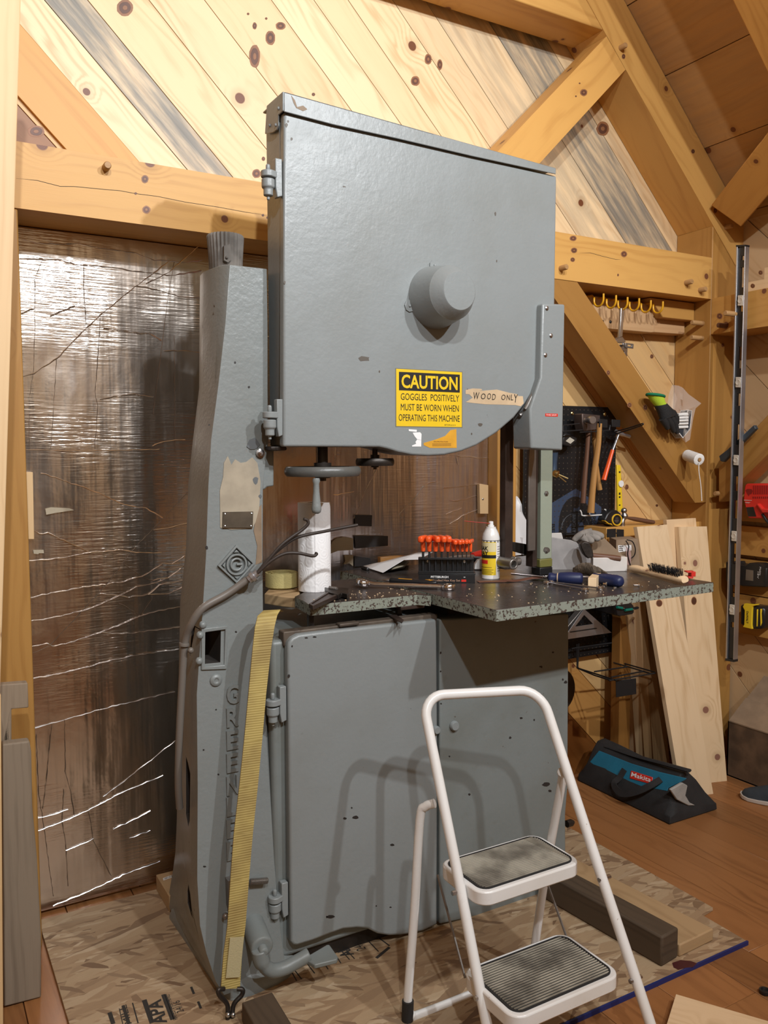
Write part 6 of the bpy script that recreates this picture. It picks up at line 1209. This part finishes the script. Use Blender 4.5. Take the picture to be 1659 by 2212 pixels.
wins = [(551, 560, .45, .85), (575, 617, .45, .88), (643, 668, .45, .88), (742, 788, .42, .88), (842, 868, .42, .88), (908, 952, .42, .88), (1020, 1052, .40, .88), (1072, 1112, .40, .88), (1166, 1212, .40, .88), (1258, 1285, .38, .88), (1340, 1352, .38, .8)]
g = G(); yy = 532
for a, b, u0, u1 in wins + [(1421.5, 1422, .4, .9)]:
    g.hexa(lv(.10, fr(yy)) + DX * .3, lv(.93, fr(yy)) - lv(.10, fr(yy)), lv(.10, fr(a)) - lv(.10, fr(yy)), DX * .4)
    for q0, q1 in ((.10, u0), (u1, .93)):
        if q1 - q0 > .01: g.hexa(lv(q0, fr(a)) + DX * .3, lv(q1, fr(a)) - lv(q0, fr(a)), lv(q0, fr(b)) - lv(q0, fr(a)), DX * .4)
    yy = b
g.build('web', M['black'], t, bevel=.0008)
for yv in (645, 818, 985, 1150, 1312):
    g = G(); a = lv(.34, fr(yv - 11)) - DX * .05; g.hexa(a, lv(.90, fr(yv - 11)) - lv(.34, fr(yv - 11)), lv(.34, fr(yv + 11)) - lv(.34, fr(yv - 11)), DX * 1.1); c = lv(.62, fr(yv)) - DX * .05; g.lathe([(.012, .001), (.012, -.002), (.009, -.001), (.001, -.0005)], c, (1, 0, 0), 16); g.build('vial_block', plain('cloudy acrylic', (.55, .50, .42), .3), t, bevel=.003)
g = G(); g.hexa(lv(-.02, 1) , lv(1.02, 1) - lv(-.02, 1), (lv(0, 1) - lv(0, .994)), DX); g.build('end_cap', M['black'], t); g = G(); g.hexa(lv(-.02, -.004), lv(1.02, 0) - lv(-.02, 0), (lv(0, .004) - lv(0, 0)), DX); g.build('end_cap', M['black'], t)
peg(1606, 681, 'x', 'wooden peg in the girt carrying the spirit level', .115, r=.011)
# right wall: horizontal boards with chargers
XW = 3.2
def wb(y0, y1, label, tint=(.64, .58, .50)):
    z0_, z1_ = at(1620, y1, 'x', XW).z, at(1620, y0, 'x', XW).z; g = G().piece((0, 1, 0), tint); g.box(XW, XW + .055, .9, 2.46, z0_, z1_); return tag(g.build('wall_board', M['beam'], bevel=.002), label, 'board')
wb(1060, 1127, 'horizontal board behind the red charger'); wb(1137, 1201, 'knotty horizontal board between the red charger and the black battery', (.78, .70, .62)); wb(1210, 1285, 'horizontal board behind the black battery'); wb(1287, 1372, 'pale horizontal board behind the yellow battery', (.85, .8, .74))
def xp(pts, x): return [at(a, b, 'x', x) for a, b in pts]
cr_ = C5(5.53, 1560, 1000)
t = thing('battery_charger', 'red battery charger on the right wall beside the long level', 'charger', at(1640, 1120, 'x', 3.14)); g = G(); g.prism(xp(cr_((268, 270), (290, 247), (700, 250), (700, 590), (480, 640), (470, 665), (320, 660), (300, 640), (252, 430)), 3.10), (.10, 0, 0)); g.build('housing', M['red'], t, bevel=.006)
g = G()
for k_ in range(9): g.hexa(*(lambda q: (q[0] - X_ * .001, q[1] - q[0], q[2] - q[0], X_ * .003))(xp(cr_((372 + k_ * 22, 270), (382 + k_ * 22, 270), (372 + k_ * 22, 375)), 3.10)))
for k_ in range(9): g.hexa(*(lambda q: (q[0] - X_ * .001, q[1] - q[0], q[2] - q[0], X_ * .003))(xp(cr_((366 + k_ * 25, 402), (378 + k_ * 25, 402), (366 + k_ * 25, 425)), 3.10)))
g.prism(xp(cr_((280, 325), (300, 310), (350, 312), (365, 335), (350, 370), (325, 375), (320, 395), (300, 370)), 3.099), (.003, 0, 0)); g.build('vents', plain('deep red plastic', (.22, .01, .008), .5), t)
g = G(); g.prism(xp(cr_((285, 530), (372, 525), (405, 640), (308, 640)), 3.0985), (.003, 0, 0), 0); g.prism(xp(cr_((258, 440), (350, 445), (350, 452), (262, 450)), 3.0985), (.003, 0, 0), 1); g.prism(xp(cr_((270, 468), (340, 470), (318, 482), (280, 478)), 3.0985), (.003, 0, 0), 1); g.build('label', [M['ink'], plain('pale pink print', (.60, .35, .32), .5)], t)
g = G(); g.prism(xp(cr_((400, 495), (425, 482), (480, 545), (700, 560), (700, 600), (480, 600)), 3.085), (.03, 0, 0)); g.build('battery_dock', M['red'], t, bevel=.004); g = G(); g.tube(spline(xp(cr_((480, 610), (500, 640), (530, 690), (580, 740)), 3.10), 5), .006, 8); g.build('cord', M['black'], t, smooth=60)
t = thing('battery_pack', 'black battery hanging on the right wall beside the long level', 'battery', at(1630, 1265, 'x', 3.16)); g = G(); g.prism(xp(cr_((40, 1180), (170, 1180), (170, 1208), (280, 1220), (320, 1195), (420, 1200), (450, 1210), (480, 1245), (530, 1255), (525, 1485), (240, 1475), (160, 1450), (60, 1440), (40, 1400)), 3.14), (.07, 0, 0)); g.build('case', M['black'], t, bevel=.005)
g = G(); g.prism(xp(cr_((285, 1272), (372, 1285), (370, 1410), (278, 1400)), 3.1385), (.002, 0, 0), 0); a = xp(cr_((437, 1245)), 3.1384)[0]; k_ = kp(a) / 5.53; g.text('Makita', xp(cr_((447, 1242)), 3.1383)[0], -Z_, -Y_, 22 * k_, 100 * k_, 1, ext=.0003); g.text('18V', xp(cr_((422, 1300)), 3.1383)[0], -Z_, -Y_, 20 * k_, 80 * k_, 1, ext=.0003); g.build('label', [M['grey_steel'], M['white']], t)
t = thing('battery_pack', 'yellow and black battery low on the right wall beside the long level', 'battery', at(1625, 1362, 'x', 3.16)); g = G(); g.prism(xp(cr_((215, 1700), (250, 1690), (480, 1720), (505, 1760), (500, 1940), (470, 1985), (360, 1985), (215, 1930)), 3.135), (.065, 0, 0)); g.build('case', M['black'], t, bevel=.007)
g = G(); g.prism(xp(cr_((245, 1720), (262, 1680), (350, 1690), (412, 1688), (410, 1700), (362, 1712), (355, 1760), (348, 1930), (355, 1985), (245, 1960), (262, 1930), (268, 1760)), 3.126), (.02, 0, 0)); g.prism(xp(cr_((410, 1750), (425, 1748), (415, 1955), (408, 1955)), 3.131), (.01, 0, 0)); g.prism(xp(cr_((450, 1745), (472, 1745), (465, 1800), (470, 1910), (455, 1950)), 3.131), (.01, 0, 0)); g.build('yellow_shell', M['yellow'], t, bevel=.003)
g = G(); a = xp(cr_((292, 1770)), 3.1252)[0]; g.text('DeWALT', a, -Z_, -Y_, 26 * k_, 148 * k_, 0, ext=.0003, bold=.02); g.build('lettering', M['ink'], t)
g = G(); q = xp([(1553, 985), (1570, 972), (1628, 918), (1632, 926), (1562, 998), (1556, 996)], 3.02); g.prism(q, (.02, 0, 0)); tag(g.build('steel_bar', plain('dark slate steel', (.06, .075, .09), .45, .5), bevel=.002), 'dark slate bar resting along the right wall brace behind the level', 'bar')
# ================================================================== floor
T_ = .011
t = thing('strand_board', 'large sheet of strand board on the floor under the band saw', 'board', (1.2, 2.0, 0))
g = G().piece((1, .12, 0)); g.prism([V((x, y, .0005)) for x, y in ((.305, .9), (.305, 2.605), (2.02, 2.605), (2.098, 2.28), (2.098, 1.638), (2.036, 1.630), (2.034, 1.474), (1.0, 1.478), (1.0, .9))], (0, 0, T_)); g.build('sheet', M['osb'], t, bevel=.001)
g = G(); g.box(1.0, 2.036, 1.468, 1.4735, .0005, T_ + .001); tag(g.build('painted_edge', M['bluetape'], t), 'blue edge')
g = G(); a = T_ + .0009
def fpt(px, py, z=a): return at(px, py, 'z', z)
def bar(p, q, w_):
    p, q = fpt(*p), fpt(*q); d = (q - p).normalized(); s_ = Z_.cross(d); g.hexa(p - s_ * w_ / 2, q - p, s_ * w_, Z_ * .0003)
cp = C5(3.318, 0, 1850)
b_ = lambda *p: cp(*p)
for p, q, w_ in (((785, 1118), (812, 1200), .010), ((882, 1068), (925, 1200), .008), ((950, 1050), (990, 1195), .003), ((1028, 1030), (1085, 1195), .008), ((1045, 1025), (1100, 1190), .004), ((1168, 990), (1235, 1170), .009), ((1185, 988), (1250, 1165), .005), ((1370, 935), (1390, 985), .006), ((1420, 1040), (1440, 1090), .006), ((855, 1090), (880, 1200), .002)): bar(b_(p)[0], b_(q)[0], w_)
def ftext(s, p0, p1, h, bold=0):
    p0, p1 = fpt(*p0), fpt(*p1); u = (p1 - p0); L = u.length; u.normalize(); g.text(s, p0, u, Z_.cross(u), h, L, 0, ext=.0002, bold=bold)
ftext('APA', b_((1195, 1190))[0], b_((1150, 1020))[0], .034, .03); ftext('RATED SHEATHING', b_((1275, 1165))[0], b_((1215, 990))[0], .011); ftext('24/16', b_((1320, 1110))[0], b_((1285, 1030))[0], .018); ftext('MILL', b_((945, 1195))[0], b_((905, 1060))[0], .018)
cq = C5(3.19, 440, 1880)
for p, q, w_ in (((880, 480), (1005, 615), .003), ((915, 475), (1040, 610), .003), ((1075, 425), (1205, 560), .003), ((1140, 415), (1280, 520), .004), ((1190, 605), (1280, 530), .009), ((600, 690), (640, 760), .003), ((620, 680), (675, 750), .003), ((715, 645), (765, 710), .003), ((830, 640), (858, 682), .003), ((920, 600), (945, 640), .003)): bar(cq(p)[0], cq(q)[0], w_)
ftext('APA', cq((1035, 580))[0], cq((960, 490))[0], .035, .03); ftext('24/16', cq((1120, 540))[0], cq((1060, 470))[0], .028)
tag(g.build('printed_stamp', plain('stamp ink', (.03, .026, .022), .7), t), 'black printed stamp', kind='stuff')
g = G(); g.prism([fpt(*q) for q in ((1452, 2080), (1470, 2074), (1492, 2076), (1506, 2081), (1497, 2089), (1480, 2091), (1466, 2095), (1455, 2090))], (0, 0, .0003)); g.build('stain', plain('maroon stain', (.06, .012, .014), .5), t)
# timbers on the board
z0 = T_ + .0006
g = G().piece((-.08, 1, 0)); q = [at(1429, 2090, 'z', z0), at(1465, 2068, 'z', z0)]; d = V((-.035, .35, 0)).normalized() * .45; h = .085; g.prism([q[0], q[1], q[1] + d, q[0] + d], (0, 0, h)); tag(g.build('timber_offcut', M['dark'], bevel=.006), 'dark square timber on the strand board right of the step stool', 'timber')
g = G().piece((-.08, 1, 0)); a, b = at(1468, 2068, 'z', z0), at(1541, 2032, 'z', z0); g.prism([a, b, b + d * 1.3, a + d * 1.3], (0, 0, .036)); tag(g.build('timber_offcut', M['ply'], bevel=.004), 'flat pale board lying beside the dark square timber', 'timber')
g = G().piece((1, 0, 0)); g.box(.655, .80, 2.45, 2.60, z0, .062); pk = tag(g.build('plywood_block', M['ply'], bevel=.002), 'plywood block with a bar code sticker behind the foot of the saw', 'block')
g = G(); q = [at(a_, b_, 'z', .0624) for a_, b_ in ((352, 1897), (391, 1883), (393, 1888), (353, 1902))]; g.prism(q, (0, 0, .0003), 0); u = q[1] - q[0]; v = q[3] - q[0]
for k_ in range(22): g.hexa(q[0] + u * (.06 + k_ * .04) + v * .15 + Z_ * .0003, u * RND.choice((.012, .022)), v * .7, Z_ * .0002, 1)
g.build('bar_code_sticker', [M['paper'], M['ink']], pk)
g = G().piece((0, 1, 0)); g.prism([V((x, y, z0)) for x, y in ((.672, 1.872), (.752, 1.872), (.735, 1.45), (.655, 1.45))], (0, 0, .05)); tag(g.build('timber_offcut', M['dark'], bevel=.003), 'dark timber end in front of the saw foot under the strap hook', 'timber')
# ------------------------------------------------------------------ step stool
st_ = thing('step_stool', 'white two step folding stool with grey ribbed treads in front of the saw', 'step stool', (1.25, 1.5, 0))
XA, XB = 1.083, 1.418
lpts = [at(1060, 2232, 'x', XA), at(1005, 1965, 'x', XA), at(965, 1800, 'x', XA)]
Ld = (lpts[2] - lpts[0]); 
def rail(x, px, py): return at(px, py, 'x', x)
left = [at(1058, 2222, 'x', XA), at(1033, 2105, 'x', XA), at(1002, 1962, 'x', XA), at(963, 1800, 'x', XA), at(922, 1645, 'x', XA)]
right = [at(1236, 1655, 'x', XB), at(1262, 1745, 'x', XB), at(1296, 1875, 'x', XB), at(1345, 2030, 'x', XB), at(1398, 2212, 'x', XB)]
# straighten each rail: one sloping plane shared by both sides
def fit(ps): 
    n = len(ps); my = sum(p.y for p in ps) / n; mz = sum(p.z for p in ps) / n; s_ = sum((p.z - mz) * (p.y - my) for p in ps) / sum((p.z - mz) ** 2 for p in ps); return my - s_ * mz, s_
(fa, fs1), (fb, fs2) = fit(left), fit(right)
def RL(x, z): f = (x - XA) / (XB - XA); return V((x, lerp(fa + fs1 * z, fb + fs2 * z, f), z))
zt_ = at(1050, 1512, 'y', RL(1.25, .68).y).z; rr = .055
top = []
tw = .02
for a in [math.pi / 2 * i / 8 for i in range(9)]: top.append((XA + tw + rr - rr * math.cos(a), zt_ - rr + rr * math.sin(a)))
top2 = [(XA + XB - x, z) for x, z in reversed(top)]
path = [RL(XA - .012, .0), RL(XA - .004, .2), RL(XA + .006, .40)] + [RL(x, z) for x, z in top] + [RL(x, z) for x, z in top2] + [RL(XB - .006, .40), RL(XB + .004, .2), RL(XB + .012, .0)]
RT = .0125
g = G(); g.tube(path, RT, 14); g.build('front_frame', M['white_paint'], st_, smooth=60)
for sx in (-1, 1):
    g = G(); p_ = path[0] if sx < 0 else path[-1]; g.tube([p_ - Z_ * .0 + (RL(1.2, .05) - RL(1.2, 0)) * .0, p_ + (path[1] - path[0] if sx < 0 else path[-2] - path[-1]).normalized() * .05], .0148, 12); g.build('rubber_foot', M['rubber'], st_)
xr0, xr1 = XA - .002, XB + .002
pl = at(922, 1742, 'x', XA - .004); pr = at(1222, 1668, 'x', XB + .004); fl_ = V((at(880, 2203, 'z', .012).x, at(880, 2203, 'z', .012).y, .012)); 
flr = V((fl_.x + (XB - XA) + .06, fl_.y - .0, .012))
g = G(); 
bpth = [pl + V((.018, -.006, .006)), pl + V((.004, .012, -.006)), pl + V((-.006, .022, -.04)), lerp(pl, fl_, .5) + V((0, .012, 0)), fl_ + Z_ * .03, fl_ + V((.014, 0, .008)), fl_ + V((.05, 0, .0)), flr - V((.05, 0, 0)), flr + V((-.014, 0, .008)), flr + Z_ * .03, lerp(pr, flr, .5) + V((0, .012, 0)), pr + V((.006, .022, -.04)), pr + V((-.004, .012, -.006)), pr + V((-.018, -.006, .006))]
g.tube(spline(bpth, 4), .0112, 12); g.build('rear_frame', M['white_paint'], st_, smooth=60)
for p_ in (fl_, flr): g = G(); g.tube([p_ + Z_ * -.011, p_ + Z_ * .05 + V((.001, -.001, 0))], .0145, 12); g.build('rubber_foot', M['rubber'], st_)
def rrect(x0, x1, y0, y1, r, z, n=6):
    q = []
    for cx_, cy_, a0 in ((x1 - r, y0 + r, -90), (x1 - r, y1 - r, 0), (x0 + r, y1 - r, 90), (x0 + r, y0 + r, 180)): q += [V((cx_ + r * math.cos(math.radians(a0 + 90 * i / n)), cy_ + r * math.sin(math.radians(a0 + 90 * i / n)), z)) for i in range(n + 1)]
    return q
def step(z, x0, x1, y0, y1, nm):
    g = G(); g.prism(rrect(x0, x1, y0, y1, .035, z - .034), (0, 0, .034)); s_ = g.build('step', M['white_paint'], st_, bevel=.004)
    g = G(); m = .012; g.prism(rrect(x0 + m, x1 - m, y0 + m, y1 - m, .026, z), (0, 0, .0012)); n = 22
    for k_ in range(n):
        y_ = lerp(y0 + m + .008, y1 - m - .008, k_ / (n - 1)); e_ = max(0, .026 - min(y_ - y0 - m, y1 - m - y_)); e_ = .026 - math.sqrt(max(0, .026 ** 2 - e_ ** 2)); g.box(x0 + m + .006 + e_, x1 - m - .006 - e_, y_ - .0014, y_ + .0014, z + .0012, z + .0034, 1)
    g.build('tread_mat', [plain('black tread gaps', (.02, .019, .018), .7), M['tread']], s_)
    g = G(); o_ = rrect(x0 + m, x1 - m, y0 + m, y1 - m, .026, z); i_ = rrect(x0 + m + .004, x1 - m - .004, y0 + m + .004, y1 - m - .004, .022, z); g.ring(o_, i_, (0, 0, .003)); g.build('tread_rim', M['rubber'], s_)
step(.402, 1.10, 1.408, 1.475, 1.655, 'u'); step(.205, 1.077, 1.392, 1.325, 1.525, 'l')
g = G()
for x, zz in ((XA, .385), (XB, .385), (XA - .004, .188), (XB + .004, .188)): p_ = RL(x, zz); g.lathe([(.0055, -.018), (.0055, .018)], p_, X_, 8)
g.build('pivot_bolt', M['steel'], st_)
for x in (1.098, 1.40): g = G(); g.tube([V((x, 1.65, .372)), V((x - .01 if x < 1.2 else x, 1.52, .185))], .0032, 6); g.build('brace_rod', M['grey_steel'], st_)
# ------------------------------------------------------------------ tool bag
t = thing('tool_bag', 'teal and black canvas tool bag slumped on the floor by the lumber', 'bag', (2.58, 2.35, 0))
cm = C5(3.26, 1150, 1240)
def bx(px, py):
    x = 2.46
    for _ in range(12): z = at(px, py, 'x', x).z; x = 2.45 + max(0, min(.2, z)) * .42
    return at(px, py, 'x', x)
yn, yf_ = 2.115, 2.60
def bs(y, k_, top_): return [V((2.452, y, .002)), V((2.455, y, .03)), V((2.478, y, .085 * k_)), V((2.508, y, .135 * k_ * top_)), V((2.535, y, .168 * k_ * top_)), V((2.575, y, .172 * k_ * top_)), V((2.625, y, .13 * k_ * top_)), V((2.68, y, .07 * k_)), V((2.715, y, .03)), V((2.72, y, .002))]
g = G(); g.loft([bs(yf_ + .01, .5, .8), bs(yf_ - .02, .98, 1.04), bs(2.48, 1.0, 1.0), bs(2.34, .98, .96), bs(2.22, .99, .98), bs(yn + .025, 1.0, 1.02), bs(yn, .45, .7)]); g.build('bag_body', M['black_cloth'], t, bevel=.01, seg=3, smooth=50)
def fpatch(name, pts, mat, off, n=0):
    g = G(); q = [bx(*p) for p in pts]; dn = V((-1, 0, .42)).normalized(); g.prism([p + dn * off for p in q], -dn * .006); return g.build(name, M[mat], t, bevel=.002)
fpatch('teal_panel', cm((410, 1325), (475, 1245), (700, 1335), (900, 1395), (1090, 1440), (1080, 1450), (960, 1510), (955, 1530), (850, 1510), (770, 1530), (690, 1500), (570, 1450), (480, 1380)), 'teal', .006)
lg = fpatch('logo_patch', cm((703, 1386), (856, 1434), (848, 1484), (693, 1442)), 'red_tape', .0085)
g = G(); dn = V((-1, 0, .42)).normalized(); a, b = [bx(*q) + dn * .0092 for q in cm((705, 1427), (843, 1468))]; u = (b - a); g.text('Makita', a, u, dn.cross(u), .0165, u.length, 0, ext=.0003, bold=.01); g.build('lettering', M['paper'], lg)
for a_, b_, c_ in (((640, 1370), (600, 1470), (620, 1520)), ((920, 1450), (870, 1530), (830, 1560))): pass
hp = [bx(*q) + dn * .012 for q in cm((662, 1380), (632, 1440), (605, 1480), (625, 1520), (670, 1555), (730, 1560), (800, 1540), (860, 1505), (900, 1470), (918, 1450))]
for i, e_ in ((0, 0), (1, .004), (2, .014), (3, .022), (4, .028), (5, .03), (6, .028), (7, .02), (8, .008), (9, 0)): hp[i] = hp[i] + dn * e_
g = G(); hs_ = spline(hp, 4); n = len(hs_); up_ = V((.42, 0, 1)).normalized(); secs = []
for i in range(n):
    tg = (hs_[min(i + 1, n - 1)] - hs_[max(i - 1, 0)]).normalized(); w_ = dn.cross(tg).normalized(); secs.append([hs_[i] + w_ * .013 + dn * .002, hs_[i] - w_ * .013 + dn * .002, hs_[i] - w_ * .013 - dn * .002, hs_[i] + w_ * .013 - dn * .002])
g.loft(secs); g.build('carry_handle', M['black_cloth'], t, smooth=50)
g = G(); zp = [bx(*q) for q in cm((495, 1225), (700, 1295), (900, 1350), (1080, 1400))]; zp = [p + V((.02, 0, .004)) for p in zp]; g.tube(spline(zp, 4), .013, 8, flat=.5); g.build('zip_flap', M['black_cloth'], t, smooth=60)
g = G(); e_ = [at(a_, b_, 'y', yn - .004) for a_, b_ in cm((975, 1520), (1060, 1470), (1095, 1490), (1080, 1560), (1110, 1610), (1150, 1630), (1100, 1632), (1020, 1590))]; g.prism(e_, (0, .012, 0)); g.build('grey_gusset', M['grey_cloth'], t, bevel=.003)
# ------------------------------------------------------------------ leaning lumber
def plank(name, label, tl, tr, br, bl, yt, th, mat='lumber', tint=(1, 1, 1), grp=None, zb_=0.0, kn=()):
    """corners seen in the photograph: the foot rests on the floor, the head leans at depth yt"""
    a, b = at(tl[0], tl[1], 'y', yt), at(tr[0], tr[1], 'y', yt); c, d = at(br[0], br[1], 'z', zb_), at(bl[0], bl[1], 'z', zb_)
    n = (b - a).cross(d - a).normalized(); n = n if n.y > 0 else -n
    g = G().piece(a - d, tint); g.prism([a, b, c, d], n * th)
    for px, py, rx, ry in kn:
        for k_, (f, mt) in enumerate(((1.0, 1), (.8, 2))):
            q = []
            for j in range(14): r_ = ray(px + rx * f * math.cos(j * math.pi / 7), py + ry * f * math.sin(j * math.pi / 7)); q.append(CAM + r_ * ((a - CAM).dot(n) / r_.dot(n)) - n * (.0003 * (k_ + 1)))
            g.prism(q, n * .0008, mt)
    o = g.build(name, [M[mat], M['knot'], M['knot_heart']], bevel=.001, rot=None); return tag(o, label, 'board', grp)
plank('pine_plank', 'broad pale plank with knots leaning in front of the others, nearest the tool bag', (1376, 1138), (1441, 1133), (1541, 1715), (1473, 1724), 2.42, .02, kn=[(1475, 1485, 8, 10), (1424, 1303, 7, 8)])
plank('pine_plank', 'pale plank with long grain arches leaning rightmost, next to the cardboard box', (1466, 1138), (1527, 1137), (1570.5, 1687), (1508, 1694), 2.43, .022, tint=(1.02, 1.0, .97), kn=[(1499, 1298, 6, 9)])
plank('pine_plank', 'pale plank whose taller top shows between the two front planks', (1440, 1123), (1503, 1119), (1560, 1670), (1498, 1678), 2.454, .02, tint=(1.0, .95, .9))
for i, (tx, w_, bx_, mat, lb_) in enumerate(((1358, 9, 1379, 'stick', 'leftmost thin board edge of the leaning stack behind the broad plank'), (1368, 11, 1391, 'lumber', 'pale thin board, second from left in the leaning stack'), (1379, 11, 1405, 'stud', 'tan thin board, third from left in the leaning stack'), (1390, 10, 1420, 'stick', 'brown thin board, fourth from left in the leaning stack'), (1401, 12, 1436, 'stick', 'darkest thin board, right behind the broad front plank'))):
    yy = 2.44 - i * .008; plank('lumber_strip', lb_, (tx - 13 + i * 3, 1185), (tx - 13 + w_ + i * 3, 1184), (bx_ + w_ + 2, 1648 + i * 13), (bx_, 1650 + i * 13), yy + .06, .10 - i * .012, mat, (1, .95, .9) if i != 4 else (.6, .55, .5), 'thin boards in the leaning stack')
g = G().piece((0, 0, 1), (.42, .34, .28)); a, b = at(1338, 1500, 'y', 2.55), at(1362, 1500, 'y', 2.55); g.box(a.x, b.x, 2.55, 2.60, 0, .95); tag(g.build('wall_stud', M['beam'], bevel=.002), 'dark knotty upright under the ledge left of the leaning lumber', 'post')
# ------------------------------------------------------------------ cardboard box, shoe, loose board
XB_ = 3.052; t = thing('cardboard_box', 'worn brown cardboard box with open flaps against the right wall', 'box', (3.12, 2.1, 0)); zt_ = at(1590, 1563, 'x', XB_).z
g = G(); x1_, y0_, y1_ = 3.252, 1.86, 2.33; w_ = .005
g.box(XB_, XB_ + w_, y0_, y1_, 0, zt_); g.box(x1_ - w_, x1_, y0_, y1_, 0, zt_); g.box(XB_, x1_, y0_, y0_ + w_, 0, zt_); g.box(XB_, x1_, y1_ - w_, y1_, 0, zt_); g.box(XB_, x1_, y0_, y1_, .001, .006); g.build('box_body', M['card_dark'], t)
cbx = C5(6.916, 1540, 1440)
g = G(); q = [V((XB_, y1_ - .01, zt_)), V((XB_, y0_ + .01, zt_)), V((XB_ - .03, y0_ + .02, zt_ - .075)), V((XB_ - .03, y1_ - .02, zt_ - .075))]; g.prism([V((XB_ - .002, y1_ - .005, zt_)), V((XB_ - .002, y0_ + .005, zt_)), V((XB_ + .10, y0_ + .01, zt_ + .062)), V((XB_ + .10, y1_ - .01, zt_ + .085))], (0, 0, .005)); g.build('front_flap', M['card'], t)
g = G(); g.prism([V((XB_ + .105, y1_ - .01, zt_ + .085)), V((XB_ + .105, y0_, zt_ + .06)), V((x1_ - .01, y0_, zt_ + .16)), V((x1_ - .01, y1_ - .03, zt_ + .175))], (.004, 0, .004)); g.build('rear_flap', M['card'], t)
t = thing('shoe', 'slate grey knit shoe with pale sole at the right edge', 'shoe', at(1640, 1725, 'z', 0)); T0 = at(1600, 1722, 'z', 0); hd = (at(1760, 1752, 'z', 0) - T0).normalized(); sd = V((-hd.y, hd.x, 0))
def ss(d_, w_, z0_, z1_, n=14): c = T0 + hd * d_; return [c + sd * (w_ * math.cos(a_)) + Z_ * (z0_ + (z1_ - z0_) * max(0, math.sin(a_)) ** .8) for a_ in [math.pi * i / (n - 1) for i in range(n)]]
g = G(); g.loft([ss(.003, .012, .012, .022), ss(.012, .026, .012, .036), ss(.035, .036, .012, .047), ss(.07, .041, .014, .058), ss(.105, .040, .015, .072), ss(.135, .037, .016, .092), ss(.165, .035, .018, .105), ss(.21, .034, .02, .10), ss(.235, .02, .03, .09)]); g.build('upper', M['shoe'], t, smooth=70)
def so(d_, w_, z0_, z1_): c = T0 + hd * d_; return [c - sd * w_ + Z_ * z0_, c + sd * w_ + Z_ * z0_, c + sd * (w_ * 1.03) + Z_ * z1_, c - sd * (w_ * 1.03) + Z_ * z1_]
g = G(); g.loft([so(-.002, .010, .008, .024), so(.008, .026, .004, .020), so(.03, .037, .001, .016), so(.07, .043, .001, .017), so(.11, .042, .001, .018), so(.17, .037, .001, .022), so(.24, .024, .001, .026)]); g.build('sole', M['sole'], t, bevel=.002)
c = at(1460, 2147, 'z', .025); d1 = (at(1440, 2212, 'z', .025) - c).normalized(); d2 = V((-d1.y, d1.x, 0)); d2 = d2 if d2.x > 0 else -d2
g = G().piece(d2, (1.04, 1.0, .97)); g.prism([V((p.x, p.y, .0005)) for p in (c, c + d1 * .5, c + d1 * .5 + d2 * .8, c + d2 * .8)], (0, 0, .0245)); tag(g.build('loose_board', M['lumber'], bevel=.001), 'pale bare board lying in the bottom right corner', 'board')
g = G(); p = at(1652, 2141, 'z', .006); g.lathe([(.010, -.005), (.014, -.004), (.014, .004), (.010, .005), (.008, 0)], p, Z_, 14); tag(g.build('rubber_ring', M['black']), 'small black ring on the floor at the right edge', 'ring')
# ================================================================== light
WC = (.94, .97, 1.0)
def lamp(x, y, z, e, r, aim, ang=150):
    l = bpy.data.lights.new('ceiling_bulb', 'SPOT'); l.energy = e; l.shadow_soft_size = r; l.color = WC; l.spot_size = math.radians(ang); l.spot_blend = 1.0
    o = bpy.data.objects.new('ceiling_bulb', l); COL.objects.link(o); o.location = V((x, y, z)) * K; o.rotation_mode = 'QUATERNION'; o.rotation_quaternion = (V(aim) - V((x, y, z))).to_track_quat('-Z', 'Y'); return o
for x, z, e in ((-.16, 3.54, 365), (.95, 3.71, 390), (2.17, 3.55, 410)): lamp(x, -1.1, z, e, .05, (x * .35 + .8, 2.5, 2.8), 128)
def fill_lamp(x, y, z, e):
    l = bpy.data.lights.new('rear_fill', 'POINT'); l.energy = e; l.shadow_soft_size = .08; l.color = WC; o = bpy.data.objects.new('rear_fill', l); COL.objects.link(o); o.location = V((x, y, z)) * K
l = bpy.data.lights.new('rear_fill', 'SPOT'); l.energy = 260; l.shadow_soft_size = .08; l.color = WC; l.spot_size = math.radians(150); l.spot_blend = .6; o = bpy.data.objects.new('rear_fill', l); COL.objects.link(o); o.location = V((-.3, -1.4, 3.0)) * K; o.rotation_mode = 'QUATERNION'; o.rotation_quaternion = V((-.25, -1, -.55)).to_track_quat('-Z', 'Y')  # added fill lamp, brightens the rear wall that the foil reflects
w = bpy.data.worlds.new('room'); scene.world = w; w.use_nodes = True
w.node_tree.nodes['Background'].inputs[0].default_value = (.55, .42, .30, 1); w.node_tree.nodes['Background'].inputs[1].default_value = .35
scene.view_settings.view_transform = 'Standard'; scene.view_settings.look = 'None'; scene.view_settings.exposure = 0.0; scene.view_settings.gamma = 1
scene.cycles.use_denoising = True
scene.cycles.max_bounces = 8
